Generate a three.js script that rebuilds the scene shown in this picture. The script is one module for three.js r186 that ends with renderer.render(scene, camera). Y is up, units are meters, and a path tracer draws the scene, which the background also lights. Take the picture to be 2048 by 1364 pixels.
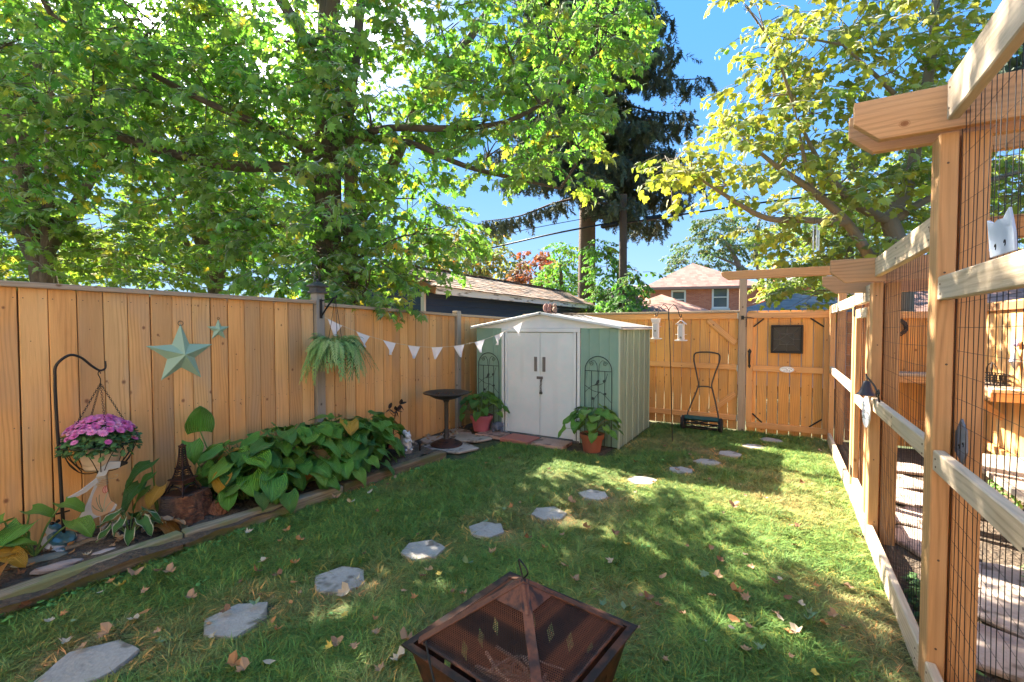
import * as THREE from 'three';
import { mergeGeometries, toCreasedNormals } from 'three/addons/utils/BufferGeometryUtils.js';
import { ConvexGeometry } from 'three/addons/geometries/ConvexGeometry.js';

// ------------------------------------------------------------ camera, sky, sun, exposure
const F = 910, YAW = Math.atan(541 / 910), PITCH = Math.atan(27 / 910), EYE = 1.6;
const scene = new THREE.Scene();
const camera = new THREE.PerspectiveCamera(2 * Math.atan(682 / F) * 180 / Math.PI, 1024 / 682, 0.05, 400);
camera.position.set(0, EYE, 0);
camera.rotation.order = 'YXZ';
camera.rotation.set(-PITCH, YAW, 0);
const renderer = new THREE.WebGLRenderer({ antialias: true });
renderer.toneMapping = THREE.LinearToneMapping;
renderer.toneMappingExposure = 10;
renderer.shadowMap.enabled = true;
const SUN = new THREE.Vector3(-0.71, 0.62, -0.33).normalize();
const sun = new THREE.DirectionalLight(new THREE.Color(1, 0.89, 0.73), 3.2);
sun.position.copy(SUN).multiplyScalar(60);
sun.castShadow = true;
sun.shadow.mapSize.set(4096, 4096);
Object.assign(sun.shadow.camera, { left: -25, right: 25, top: 25, bottom: -25, near: 1, far: 140 });
scene.add(sun, sun.target);
{ // clear early-autumn sky: blue overhead, pale towards the horizon, hazy and bright round the sun
  const w = 1024, h = 512, d = new Float32Array(w * h * 4);
  const mix = (a, b, t) => a + (b - a) * t;
  for (let j = 0; j < h; j++) for (let i = 0; i < w; i++) {
    const el = ((j + 0.5) / h - 0.5) * Math.PI, az = ((i + 0.5) / w - 0.5) * 2 * Math.PI;
    const x = Math.cos(el) * Math.cos(az), y = Math.sin(el), z = Math.cos(el) * Math.sin(az);
    const c = Math.max(-1, Math.min(1, x * SUN.x + y * SUN.y + z * SUN.z));
    const t = Math.pow(1 - Math.max(0, y), 4);
    const g = 4 * Math.exp((c - 1) * 60) + 0.01 * Math.pow(0.5 + 0.5 * c, 3);
    let r = mix(0.011, 0.075, t) + g, gg = mix(0.053, 0.11, t) + g * 0.96, b = mix(0.135, 0.142, t) + g * 0.95;
    if (y < 0) { const k = Math.min(1, -y * 8); r = mix(r, 0.12, k); gg = mix(gg, 0.13, k); b = mix(b, 0.09, k); }
    const o = (j * w + i) * 4; d[o] = r; d[o + 1] = gg; d[o + 2] = b; d[o + 3] = 1;
  }
  const sky = new THREE.DataTexture(d, w, h, THREE.RGBAFormat, THREE.FloatType);
  sky.mapping = THREE.EquirectangularReflectionMapping; sky.magFilter = THREE.LinearFilter; sky.minFilter = THREE.LinearFilter; sky.needsUpdate = true;
  scene.background = sky; scene.environment = sky;
}

// ------------------------------------------------------------ helpers
const V = (x, y, z) => new THREE.Vector3(x, y, z);
// a photo pixel (2048 wide) gives a direction; the plane axis = value that the thing touches gives the distance
function P(px, py, axis, val) {
  const d = V((px - 1024) / F, -(py - 682) / F, -1).applyEuler(camera.rotation);
  const t = (val - camera.position[axis]) / d[axis];
  return d.multiplyScalar(t).add(camera.position);
}
function rng(seed) { let a = seed >>> 0; return () => { a = (a + 0x6D2B79F5) | 0; let t = Math.imul(a ^ (a >>> 15), 1 | a); t = (t + Math.imul(t ^ (t >>> 7), 61 | t)) ^ t; return ((t ^ (t >>> 14)) >>> 0) / 4294967296; }; }
const R0 = rng(7);
const rr = (a, b, r = R0) => a + (b - a) * r();
const names = {};
function numbered(n) { const k = names[n] = (names[n] ?? -1) + 1; return k ? n + '_' + String(k).padStart(3, '0') : n; }
function tag(o, label, category, group, kind) { if (label) o.userData.label = label; if (category) o.userData.category = category; if (group) o.userData.group = group; if (kind) o.userData.kind = kind; return o; }
function thing(name, label, category, pos, turn = 0, group) { const o = new THREE.Group(); o.name = numbered(name); if (pos) o.position.copy(pos); o.rotation.y = turn; scene.add(o); return tag(o, label, category, group); }
function part(name, g, m, parent, pos, rot) { const o = new THREE.Mesh(g, m); o.name = name; if (pos) o.position.copy(pos); if (rot) o.rotation.set(rot[0], rot[1], rot[2]); o.castShadow = o.receiveShadow = true; parent.add(o); return o; }
function top(name, g, m, label, category, pos, rot, group) { const o = part(numbered(name), g, m, scene, pos, rot); return tag(o, label, category, group); }
function struct(name, g, m, pos) { const o = part(numbered(name), g, m, scene, pos); o.userData.kind = 'structure'; return o; }
function stuff(o) { o.userData.kind = 'stuff'; return o; }
function copy(o, pos, turn) { const c = o.clone(); c.name = numbered(o.name.replace(/_\d{3}$/, '')); c.userData = { ...o.userData }; if (pos) c.position.copy(pos); if (turn !== undefined) c.rotation.y = turn; scene.add(c); return c; }
// --- geometries
function fin(g) { if (g.index) g = g.toNonIndexed(); for (const k of Object.keys(g.attributes)) if (!['position', 'normal', 'uv', 'color'].includes(k)) g.deleteAttribute(k); return g; }
const merge = (l) => { l = l.map(fin); const c = l.some((g) => g.attributes.color); if (c) for (const g of l) if (!g.attributes.color) tint(g, 1, 1, 1); return mergeGeometries(l); };
function tint(g, r, gg, b) { const n = g.attributes.position.count, a = new Float32Array(n * 3); for (let i = 0; i < n; i++) { a[3 * i] = r; a[3 * i + 1] = gg; a[3 * i + 2] = b; } g.setAttribute('color', new THREE.BufferAttribute(a, 3)); return g; }
const _m = new THREE.Matrix4(), _q = new THREE.Quaternion(), _e = new THREE.Euler();
function xf(g, p = [0, 0, 0], r = [0, 0, 0], s = [1, 1, 1]) { _m.compose(V(...p), _q.setFromEuler(_e.set(...r)), V(...(typeof s === 'number' ? [s, s, s] : s))); g = g.clone(); g.applyMatrix4(_m); return g; }
// chamfered box centred on the origin, uv in metres with v along the grain axis, its own random place in the texture
function cbox(w, h, d, b = 0.003, grain = 'y', rnd = R0) {
  b = Math.min(b, w * 0.3, h * 0.3, d * 0.3);
  const H = [w / 2, h / 2, d / 2], pos = [], nor = [], uv = [], ou = rnd() * 3, ov = rnd() * 3, ga = 'xyz'.indexOf(grain);
  const put = (pts) => {
    const a = V(...pts[0]), n = V(...pts[1]).sub(a).cross(V(...pts[2]).sub(a)).normalize();
    const c = pts.reduce((s, p) => s.add(V(...p)), V(0, 0, 0)); if (n.dot(c) < 0) { pts = pts.slice().reverse(); n.negate(); }
    const an = [Math.abs(n.x), Math.abs(n.y), Math.abs(n.z)], k = an.indexOf(Math.max(...an));
    const axes = [0, 1, 2].filter((i) => i !== k), va = axes.includes(ga) ? ga : axes[1], ua = axes.find((i) => i !== va);
    for (let i = 1; i + 1 < pts.length; i++) for (const p of [pts[0], pts[i], pts[i + 1]]) { pos.push(...p); nor.push(n.x, n.y, n.z); uv.push(p[ua] + ou + k * 0.31, p[va] + ov); }
  };
  const S = [-1, 1];
  for (let k = 0; k < 3; k++) { const i = (k + 1) % 3, j = (k + 2) % 3;
    for (const s of S) { const q = []; for (const [a, c] of [[-1, -1], [1, -1], [1, 1], [-1, 1]]) { const p = [0, 0, 0]; p[k] = s * H[k]; p[i] = a * (H[i] - b); p[j] = c * (H[j] - b); q.push(p); } put(q); }
    for (const a of S) for (const c of S) { const q = []; for (const [e, f] of [[0, -1], [0, 1], [1, 1], [1, -1]]) { const p = [0, 0, 0]; p[k] = f * (H[k] - b); p[i] = a * (H[i] - (e ? b : 0)); p[j] = c * (H[j] - (e ? 0 : b)); q.push(p); } put(q); } }
  for (const a of S) for (const c of S) for (const e of S) put([[a * H[0], c * (H[1] - b), e * (H[2] - b)], [a * (H[0] - b), c * H[1], e * (H[2] - b)], [a * (H[0] - b), c * (H[1] - b), e * H[2]]]);
  const g = new THREE.BufferGeometry();
  g.setAttribute('position', new THREE.Float32BufferAttribute(pos, 3)); g.setAttribute('normal', new THREE.Float32BufferAttribute(nor, 3)); g.setAttribute('uv', new THREE.Float32BufferAttribute(uv, 2));
  return g;
}
// chamfered box between min and max corners; world-placed
function bb(x0, y0, z0, x1, y1, z1, b = 0.004, grain = 'y') { return xf(cbox(x1 - x0, y1 - y0, z1 - z0, b, grain), [(x0 + x1) / 2, (y0 + y1) / 2, (z0 + z1) / 2]); }
// a squared bar from a to b, w wide (sideways), t thick
function bar(a, b, w, t, bev = 0.003) { const d = b.clone().sub(a), L = d.length(); const g = cbox(w, L, t, bev, 'y'); const q = new THREE.Quaternion().setFromUnitVectors(V(0, 1, 0), d.normalize()); g.applyQuaternion(q); g.translate((a.x + b.x) / 2, (a.y + b.y) / 2, (a.z + b.z) / 2); return g; }
// tapered tube through points
function tube(pts, rad, radial = 6, steps = 0, closed = false, caps = true) {
  const rf = Array.isArray(rad) ? (t) => { const k = t * (rad.length - 1), i = Math.min(rad.length - 2, Math.floor(k)); return rad[i] + (rad[i + 1] - rad[i]) * (k - i); } : () => rad;
  const ps = pts.map((p) => p.isVector3 ? p : V(...p)), n = steps || (ps.length - 1) * 3;
  let sp = ps; if (ps.length > 2 || closed) { const c = new THREE.CatmullRomCurve3(ps, closed, 'centripetal'); sp = []; for (let i = 0; i <= n; i++) sp.push(c.getPoint(i / n)); }
  const pos = [], nor = [], uv = [], rings = []; let N = null, len = 0;
  for (let i = 0; i < sp.length; i++) {
    const a = sp[Math.max(0, i - 1)], b = sp[Math.min(sp.length - 1, i + 1)], T = b.clone().sub(a).normalize();
    if (!N) N = (Math.abs(T.y) < 0.9 ? V(0, 1, 0) : V(1, 0, 0)).cross(T).normalize(); else N.addScaledVector(T, -N.dot(T)).normalize();
    const B = T.clone().cross(N), r = rf(i / (sp.length - 1)); if (i) len += sp[i].distanceTo(sp[i - 1]);
    const ring = []; for (let k = 0; k <= radial; k++) { const f = k / radial * 2 * Math.PI, dir = N.clone().multiplyScalar(Math.cos(f)).addScaledVector(B, Math.sin(f)); ring.push([sp[i].clone().addScaledVector(dir, r), dir, f * r, len]); } rings.push(ring);
  }
  const push = (q) => { pos.push(q[0].x, q[0].y, q[0].z); nor.push(q[1].x, q[1].y, q[1].z); uv.push(q[2], q[3]); };
  for (let i = 0; i + 1 < rings.length; i++) for (let k = 0; k < radial; k++) { const a = rings[i][k], b = rings[i][k + 1], c = rings[i + 1][k + 1], d = rings[i + 1][k]; [a, b, c, a, c, d].forEach(push); }
  if (caps && !closed) for (const e of [0, rings.length - 1]) { const c = sp[e], T = (e ? sp[e].clone().sub(sp[e - 1]) : sp[0].clone().sub(sp[1])).normalize(); for (let k = 0; k < radial; k++) { const a = rings[e][k], b = rings[e][k + 1]; const tri = e ? [a, b] : [b, a]; push([c, T, 0, 0]); push([tri[0][0], T, 0.01, 0]); push([tri[1][0], T, 0, 0.01]); } }
  const g = new THREE.BufferGeometry();
  g.setAttribute('position', new THREE.Float32BufferAttribute(pos, 3)); g.setAttribute('normal', new THREE.Float32BufferAttribute(nor, 3)); g.setAttribute('uv', new THREE.Float32BufferAttribute(uv, 2));
  return g;
}
const lathe = (pts, seg = 28) => new THREE.LatheGeometry(pts.map((p) => new THREE.Vector2(...p)), seg);
function extrude(pts, depth, bev = 0.002, holes) { const s = new THREE.Shape(pts.map((p) => new THREE.Vector2(...p))); if (holes) for (const h of holes) s.holes.push(new THREE.Path(h.map((p) => new THREE.Vector2(...p)))); return new THREE.ExtrudeGeometry(s, { depth, bevelEnabled: bev > 0, bevelSize: bev, bevelThickness: bev, bevelSegments: 1, curveSegments: 8 }); }
function grainX(g) { const p = g.attributes.position, u = g.attributes.uv, a = R0() * 3, b = R0() * 3; for (let i = 0; i < u.count; i++) u.setXY(i, p.getY(i) + p.getZ(i) + a, p.getX(i) + b); return g; }
// --- noise and textures
function noiseTable(seed) { const r = rng(seed), t = new Float32Array(4096); for (let i = 0; i < 4096; i++) t[i] = r(); return t; }
const NT = noiseTable(99);
// value noise that repeats after px, py cells
function vn(x, y, px, py, s = 0) {
  const xi = Math.floor(x), yi = Math.floor(y); let fx = x - xi, fy = y - yi; fx = fx * fx * (3 - 2 * fx); fy = fy * fy * (3 - 2 * fy);
  const x0 = ((xi % px) + px) % px, x1 = (x0 + 1) % px, y0 = ((yi % py) + py) % py, y1 = (y0 + 1) % py;
  const h = (a, b) => NT[((a * 374761393 + b * 668265263 + s * 1274126177) ^ ((a * 374761393 + b * 668265263 + s * 97) >>> 13)) & 4095];
  const a = h(x0, y0), b = h(x1, y0), c = h(x0, y1), d = h(x1, y1);
  return a + (b - a) * fx + (c - a) * fy + (a - b - c + d) * fx * fy;
}
function fbm(u, v, cells, oct = 4, s = 0) { let a = 0, k = 0.5, t = 0; for (let i = 0; i < oct; i++) { a += k * vn(u * cells, v * cells, cells, cells, s + i); t += k; k *= 0.5; cells *= 2; } return a / t; }
const wn = (x, z, f, s = 0) => vn(x * f + 500, z * f + 500, 4093, 4093, s); // ground noise, metres
const srgb = (c) => Math.round(255 * (c <= 0.0031308 ? 12.92 * c : 1.055 * Math.pow(Math.max(0, c), 1 / 2.4) - 0.055));
function tex(w, h, fn, color = true, rep) {
  const d = new Uint8Array(w * h * 4);
  for (let j = 0; j < h; j++) for (let i = 0; i < w; i++) { const c = fn(i / w, j / h), o = (j * w + i) * 4; for (let k = 0; k < 3; k++) { const v = Array.isArray(c) ? c[k] : c; d[o + k] = color ? Math.max(0, Math.min(255, srgb(v))) : Math.max(0, Math.min(255, Math.round(v * 255))); } d[o + 3] = 255; }
  const t = new THREE.DataTexture(d, w, h); t.wrapS = t.wrapT = THREE.RepeatWrapping; t.magFilter = THREE.LinearFilter; t.minFilter = THREE.LinearMipmapLinearFilter; t.generateMipmaps = true; if (color) t.colorSpace = THREE.SRGBColorSpace; if (rep) t.repeat.set(...rep); t.needsUpdate = true; return t;
}
function mat(r, g, b, rough = 0.8, o = {}) { const phys = ['transmission', 'clearcoat', 'sheen'].some((k) => k in o); const m = new (phys ? THREE.MeshPhysicalMaterial : THREE.MeshStandardMaterial)({ roughness: rough, ...o }); m.color.setRGB(r, g, b); if (m.side === undefined || !('side' in o)) m.side = THREE.DoubleSide; return m; }
const lerp3 = (a, b, t) => [a[0] + (b[0] - a[0]) * t, a[1] + (b[1] - a[1]) * t, a[2] + (b[2] - a[2]) * t];
const clamp = (x, a = 0, b = 1) => Math.max(a, Math.min(b, x)), sst = (a, b, x) => { const t = clamp((x - a) / (b - a)); return t * t * (3 - 2 * t); };

// ------------------------------------------------------------ materials
function woodTex(seed, light, dark, knotCol, grey, knots, w = 512, h = 2048) { // 0.6 m by 2.4 m
  const r = rng(seed), K = []; for (let i = 0; i < knots; i++) K.push([r(), r(), 0.25 + Math.pow(r(), 2) * 1.2]);
  return tex(w, h, (u, v) => {
    let push = 0, kd = 9, kr = 1;
    for (const k of K) { let dx = u - k[0], dy = v - k[1]; dx -= Math.round(dx); dy -= Math.round(dy); const X = dx * 0.6, Y = dy * 2.4, R = 0.011 * k[2]; if (Math.abs(X) > 0.08 || Math.abs(Y) > 0.25) continue; push += Math.sign(X) * R * 1.1 * Math.exp(-Math.abs(X) / (R * 1.6) - (Y * Y) / (R * R * 14)); const d = Math.hypot(X / R, Y / (R * 1.25)); if (d < kd) { kd = d; kr = k[2]; } }
    const warp = vn(u * 5, v * 6, 5, 6, seed) * 0.05 + vn(u * 11, v * 14, 11, 14, seed + 1) * 0.012;
    const s = u - push / 0.6 + warp;
    const ring = Math.pow(0.5 + 0.5 * Math.sin(2 * Math.PI * (s * 22 + 1.6 * vn(u * 6, v * 3, 6, 3, seed + 7))), 2.2);
    const fib = vn(u * 300, v * 40, 300, 40, seed + 3) * 0.6 + vn(u * 150, v * 12, 150, 12, seed + 4) * 0.4;
    const blot = vn(u * 7, v * 5, 7, 5, seed + 5) * 0.6 + vn(u * 19, v * 13, 19, 13, seed + 8) * 0.4;
    let c = lerp3(light, dark, clamp(0.42 * ring * sst(0.25, 0.8, vn(u * 9, v * 4, 9, 4, seed + 9)) + 0.34 * (fib - 0.3) + 0.5 * (blot - 0.3)));
    const g = clamp((vn(u * 8, v * 7, 8, 7, seed + 6) - 0.55) * 2.2) * (0.5 + fib * 0.6); c = lerp3(c, grey, clamp(g) * 0.55);
    if (kd < 2.2) c = lerp3(knotCol, c, sst(0.5, 1.5, kd + 0.25 * Math.sin(kd * 14)));
    return c;
  });
}
const T = {};
T.cedar = woodTex(11, [0.77, 0.425, 0.155], [0.46, 0.21, 0.065], [0.26, 0.11, 0.045], [0.5, 0.34, 0.2], 24);
T.rough = woodTex(23, [0.62, 0.5, 0.36], [0.3, 0.22, 0.14], [0.26, 0.15, 0.075], [0.5, 0.46, 0.4], 9);
T.grey = woodTex(31, [0.34, 0.3, 0.24], [0.2, 0.165, 0.125], [0.09, 0.07, 0.05], [0.26, 0.25, 0.22], 10, 256, 1024);
for (const k of ['cedar', 'rough', 'grey']) T[k].repeat.set(1 / 0.6, 1 / 2.4);
T.fibre = tex(256, 512, (u, v) => 0.5 * vn(u * 120, v * 14, 120, 14, 3) + 0.3 * vn(u * 60, v * 6, 60, 6, 5) + 0.2 * vn(u * 128, v * 200, 128, 200, 6), false, [1 / 0.4, 1 / 0.8]);
T.rough1 = tex(256, 256, (u, v) => fbm(u, v, 16, 4, 2), false, [4, 4]);
const woodM = (map, r, g, b, rough = 0.8, bs = 0.0012) => mat(r, g, b, rough, { map, bumpMap: T.fibre, bumpScale: bs });
const M = {};
M.cedar = [[1, 1, 1], [1.12, 1.1, 1.06], [0.9, 0.84, 0.76], [1.06, 0.96, 0.84], [0.98, 1.06, 1.16], [0.82, 0.82, 0.86]].map((c) => woodM(T.cedar, ...c));
M.back = [[1.02, 0.93, 0.72], [0.95, 0.85, 0.64], [1.1, 1.0, 0.8], [0.9, 0.78, 0.6]].map((c) => woodM(T.cedar, ...c));
M.rail = [[1.08, 0.98, 0.95], [1.0, 0.92, 0.9]].map((c) => woodM(T.cedar, ...c));
M.beam = [[1, 1, 1], [1.08, 1.04, 1], [0.92, 0.92, 0.95]].map((c) => woodM(T.rough, ...c));
M.beamWarm = [[1.0, 0.68, 0.4], [0.95, 0.64, 0.38]].map((c) => woodM(T.rough, ...c));
M.brown = [[0.5, 0.42, 0.42], [0.42, 0.36, 0.36], [0.56, 0.46, 0.44]].map((c) => woodM(T.cedar, ...c));
M.grey = woodM(T.grey, 1, 1, 1, 0.9); M.greyDark = woodM(T.grey, 0.55, 0.52, 0.5, 0.9);
M.cap = woodM(T.rough, 0.72, 0.66, 0.6, 0.85);
M.black = mat(0.012, 0.011, 0.011, 0.45, { metalness: 0.3 });
M.iron = mat(0.03, 0.026, 0.023, 0.5, { metalness: 0.5 });
M.wire = mat(0.018, 0.018, 0.018, 0.5, { metalness: 0.3 });
M.galv = mat(0.42, 0.42, 0.4, 0.4, { metalness: 0.8 });
T.rust = tex(256, 256, (u, v) => { const n = fbm(u, v, 6, 5, 4), f = fbm(u, v, 40, 2, 9); return lerp3([0.035, 0.022, 0.02], [0.17, 0.065, 0.035], sst(0.35, 0.62, n) * (0.6 + 0.6 * f)); }, true, [3, 3]);
M.rust = mat(1, 1, 1, 0.75, { map: T.rust, metalness: 0.2, bumpMap: T.rough1, bumpScale: 0.0006 });
M.rustDark = mat(0.45, 0.42, 0.42, 0.6, { map: T.rust, metalness: 0.3, bumpMap: T.rough1, bumpScale: 0.0004 });
T.stone = tex(512, 512, (u, v) => { const n = fbm(u, v, 5, 5, 12), s = fbm(u, v, 60, 3, 17), st = sst(0.55, 0.7, fbm(u, v, 7, 3, 40)); return lerp3(lerp3([0.27, 0.245, 0.215], [0.46, 0.43, 0.39], n * 0.6 + s * 0.5), [0.11, 0.095, 0.075], st * 0.8); }, true, [1.4, 1.4]);
M.stone = mat(1, 1, 1, 0.9, { map: T.stone, bumpMap: T.rough1, bumpScale: 0.003 });
M.stoneB = mat(1.15, 1.05, 0.97, 0.9, { map: T.stone, bumpMap: T.rough1, bumpScale: 0.003 });
M.flag = mat(1.25, 1.08, 1.02, 0.9, { map: T.stone, bumpMap: T.rough1, bumpScale: 0.004 });
M.redbrick = mat(0.46, 0.15, 0.11, 0.9, { bumpMap: T.rough1, bumpScale: 0.002 });
M.pinkpaver = mat(1.3, 0.85, 0.72, 0.9, { map: T.stone, bumpMap: T.rough1, bumpScale: 0.003 });
T.soil = tex(512, 512, (u, v) => { const n = fbm(u, v, 30, 4, 21), c = fbm(u, v, 90, 2, 25); return lerp3([0.035, 0.026, 0.019], [0.17, 0.125, 0.085], n * 0.7 + c * 0.4 - 0.1); }, true, [1.2, 1.2]);
T.soilB = tex(512, 512, (u, v) => fbm(u, v, 40, 4, 22), false, [1.2, 1.2]);
M.soil = mat(1, 1, 1, 1, { map: T.soil, bumpMap: T.soilB, bumpScale: 0.02 });
T.turf = tex(512, 512, (u, v) => { const n = fbm(u, v, 24, 4, 51), c = fbm(u, v, 8, 3, 55); return lerp3([0.035, 0.05, 0.018], lerp3([0.075, 0.095, 0.03], [0.16, 0.12, 0.06], sst(0.4, 0.7, c)), n); }, true, [0.7, 0.7]);
M.turf = mat(1, 1, 1, 1, { map: T.turf, bumpMap: T.soilB, bumpScale: 0.02 });
M.white = mat(0.68, 0.66, 0.63, 0.5); M.whiteWood = mat(0.7, 0.68, 0.64, 0.7);
// ------------------------------------------------------------ ground
const LF = -4.4, BZ = -7.8, RX = 0.56; // planes of the left fence, the back fence and the enclosure
const lawnY = (x, z) => 0.02 * (wn(x, z, 0.8, 3) - 0.5) + 0.012 * (wn(x, z, 3, 5) - 0.5);
function sheet(x0, z0, x1, z1, nx, nz, fy) {
  const g = new THREE.PlaneGeometry(x1 - x0, z1 - z0, nx, nz); g.rotateX(-Math.PI / 2); g.translate((x0 + x1) / 2, 0, (z0 + z1) / 2);
  const p = g.attributes.position, u = g.attributes.uv; for (let i = 0; i < p.count; i++) { p.setY(i, fy(p.getX(i), p.getZ(i))); u.setXY(i, p.getX(i), p.getZ(i)); } g.computeVertexNormals(); return g;
}
struct('ground', sheet(-150, -150, 150, 150, 2, 2, () => -0.06), mat(0.9, 0.9, 0.9, 1, { map: T.turf }));
struct('lawn', sheet(-3.62, -7.78, 0.58, 3, 60, 130, (x, z) => lawnY(x, z)), M.turf);
struct('garden_bed', sheet(-4.44, -4.35, -3.58, 3, 30, 160, (x, z) => 0.1 + 0.05 * (wn(x, z, 2.5, 9) - 0.5) + 0.03 * (wn(x, z, 12, 11) - 0.5)), M.soil);
struct('soil_patch', sheet(-4.44, -7.8, -1.75, -4.3, 50, 60, (x, z) => 0.004 + 0.012 * (wn(x, z, 8, 13)) - (z > -5.4 && x > -3.7 ? 0.05 : 0) - (x > -1.9 ? 0.04 : 0)), M.soil);
struct('enclosure_ground', sheet(0.56, -7.8, 2.02, 3, 20, 100, (x, z) => -0.006 + 0.03 * (wn(x, z, 5, 15) - 0.5)), M.soil);

// ------------------------------------------------------------ left board fence, three bays and two posts
const nailM = mat(0.1, 0.06, 0.04, 0.7);
function boardFence(label, z0, z1, y0, y1, w) {
  const t = thing('board_fence', label, 'fence', V(LF, 0, 0));
  const n = Math.round((z0 - z1) / w), s = (z0 - z1) / n, nail = new THREE.CylinderGeometry(0.0035, 0.0035, 0.004, 6);
  for (let i = 0; i < n; i++) {
    const z = z0 - s * (i + 0.5), h = y0 + (y1 - y0) * (i + 0.5) / n - 0.03, b = cbox(0.02, h - 0.02, s - rr(0.003, 0.011), 0.0035);
    const o = part('board', b, M.cedar[Math.floor(R0() * 6)], t, V(-0.011 + rr(-0.004, 0.004), 0.02 + (h - 0.02) / 2, z), [rr(-0.003, 0.003), rr(-0.02, 0.02), rr(-0.002, 0.002)]);
    const nl = []; for (const [dy, dz] of [[h - 0.07, 0.045], [h - 0.07, -0.045], [h / 2 + rr(-0.02, 0.02), 0.04], [h / 2 + rr(-0.02, 0.02), -0.04]]) nl.push(xf(nail, [0.0106, dy - 0.02 - (h - 0.02) / 2, dz + rr(-0.008, 0.008)], [0, 0, Math.PI / 2]));
    stuff(part('nail', merge(nl), nailM, o));
  }
  const cap = bar(V(0, y0 - 0.012, z0), V(0, y1 - 0.012, z1), 0.09, 0.038, 0.004); // laid along the fence
  part('cap_rail', xf(cap, [0.0, 0, 0]), M.cap, t);
  part('backing_panel', bb(-0.05, 0.03, z1 + 0.005, -0.04, Math.min(y0, y1) - 0.04, z0 - 0.005, 0.001), M.brown[1], t);
  part('back_rail', bar(V(-0.075, y0 - 0.35, z0), V(-0.075, y1 - 0.35, z1), 0.038, 0.09), M.rail[0], t);
  part('back_rail', bar(V(-0.075, 0.3, z0), V(-0.075, 0.3, z1), 0.038, 0.09), M.rail[0], t);
}
boardFence('tall cedar board fence bay behind the star ornaments and purple flower basket', 2.2, -3.168, 1.915, 1.889, 0.1475);
boardFence('cedar board fence bay between the two grey posts, behind the bunting', -3.282, -5.655, 1.867, 1.803, 0.1475);
boardFence('short cedar board fence bay running behind the green shed', -5.768, -7.78, 1.805, 1.77, 0.1475);
{
  const p = thing('fence_post', 'weathered grey fence post with dark tiered cap, beside hanging fern', 'post', V(LF - 0.01, 0, -3.225));
  part('post', xf(cbox(0.105, 1.98, 0.105, 0.006), [0, 0.99, 0]), M.grey, p);
  const c = [cbox(0.15, 0.022, 0.15, 0.004), xf(cbox(0.125, 0.05, 0.125, 0.004), [0, 0.035, 0]), xf(cbox(0.17, 0.018, 0.17, 0.004), [0, 0.068, 0])];
  const py = new THREE.ConeGeometry(0.11, 0.055, 4); py.rotateY(Math.PI / 4); c.push(xf(py, [0, 0.105, 0])); c.push(xf(new THREE.SphereGeometry(0.018, 10, 8), [0, 0.135, 0]));
  part('post_cap', xf(merge(c), [0, 1.985, 0]), mat(0.07, 0.062, 0.055, 0.7), p);
  const q = thing('fence_post', 'plain grey fence post beside the bird bath, ending just above fence', 'post', V(LF - 0.005, 0, -5.712));
  part('post', xf(cbox(0.1, 1.86, 0.1, 0.006), [0, 0.93, 0]), M.grey, q);
}
// ------------------------------------------------------------ back fence with diagonal braces, seen from its rail side
{
  const t = thing('back_fence', 'cedar board fence with three rails and diagonal braces behind the mower', 'fence', V(0, 0, BZ));
  const edges = []; for (let x = -4.4; x < -1.99; x += 0.139) edges.push(x); edges.push(-1.969, -1.829, -1.692, -1.551, -1.419, -1.278, -1.142, -0.995, -0.863, -0.724, -0.586);
  for (let i = 0; i + 1 < edges.length; i++) { const x0 = edges[i], x1 = edges[i + 1]; part('board', bb(x0 + 0.004, 0.015, -0.06, x1 - 0.005, 1.82, -0.042, 0.003), M.back[Math.floor(R0() * 4)], t); }
  part('rail', bb(-4.38, 1.735, -0.04, -0.585, 1.825, 0, 0.004, 'x'), M.rail[0], t);
  part('rail', bb(-4.38, 0.945, -0.04, -0.585, 1.03, 0, 0.004, 'x'), M.rail[1], t);
  part('rail', bb(-4.38, 0.155, -0.04, -0.585, 0.24, 0, 0.004, 'x'), M.rail[0], t);
  part('cap_rail', bb(-4.38, 1.828, -0.09, -0.585, 1.862, 0.03, 0.004, 'x'), M.cap, t);
  const br = (x0, y0, x1, y1) => part('brace', bar(V(x0, y0, -0.022), V(x1, y1, -0.022), 0.085, 0.03), M.rail[1], t);
  br(-1.02, 1.72, -0.62, 1.35); br(-0.98, 0.26, -0.61, 0.58); br(-3.9, 1.72, -3.5, 1.35); br(-1.9, 1.35, -1.78, 1.7);
  for (const y of [0.97, 0.19, 1.78]) part('joist_hanger', bb(-0.6, y - 0.045, -0.045, -0.586, y + 0.05, 0.004, 0.001), M.galv, t);
}
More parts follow.
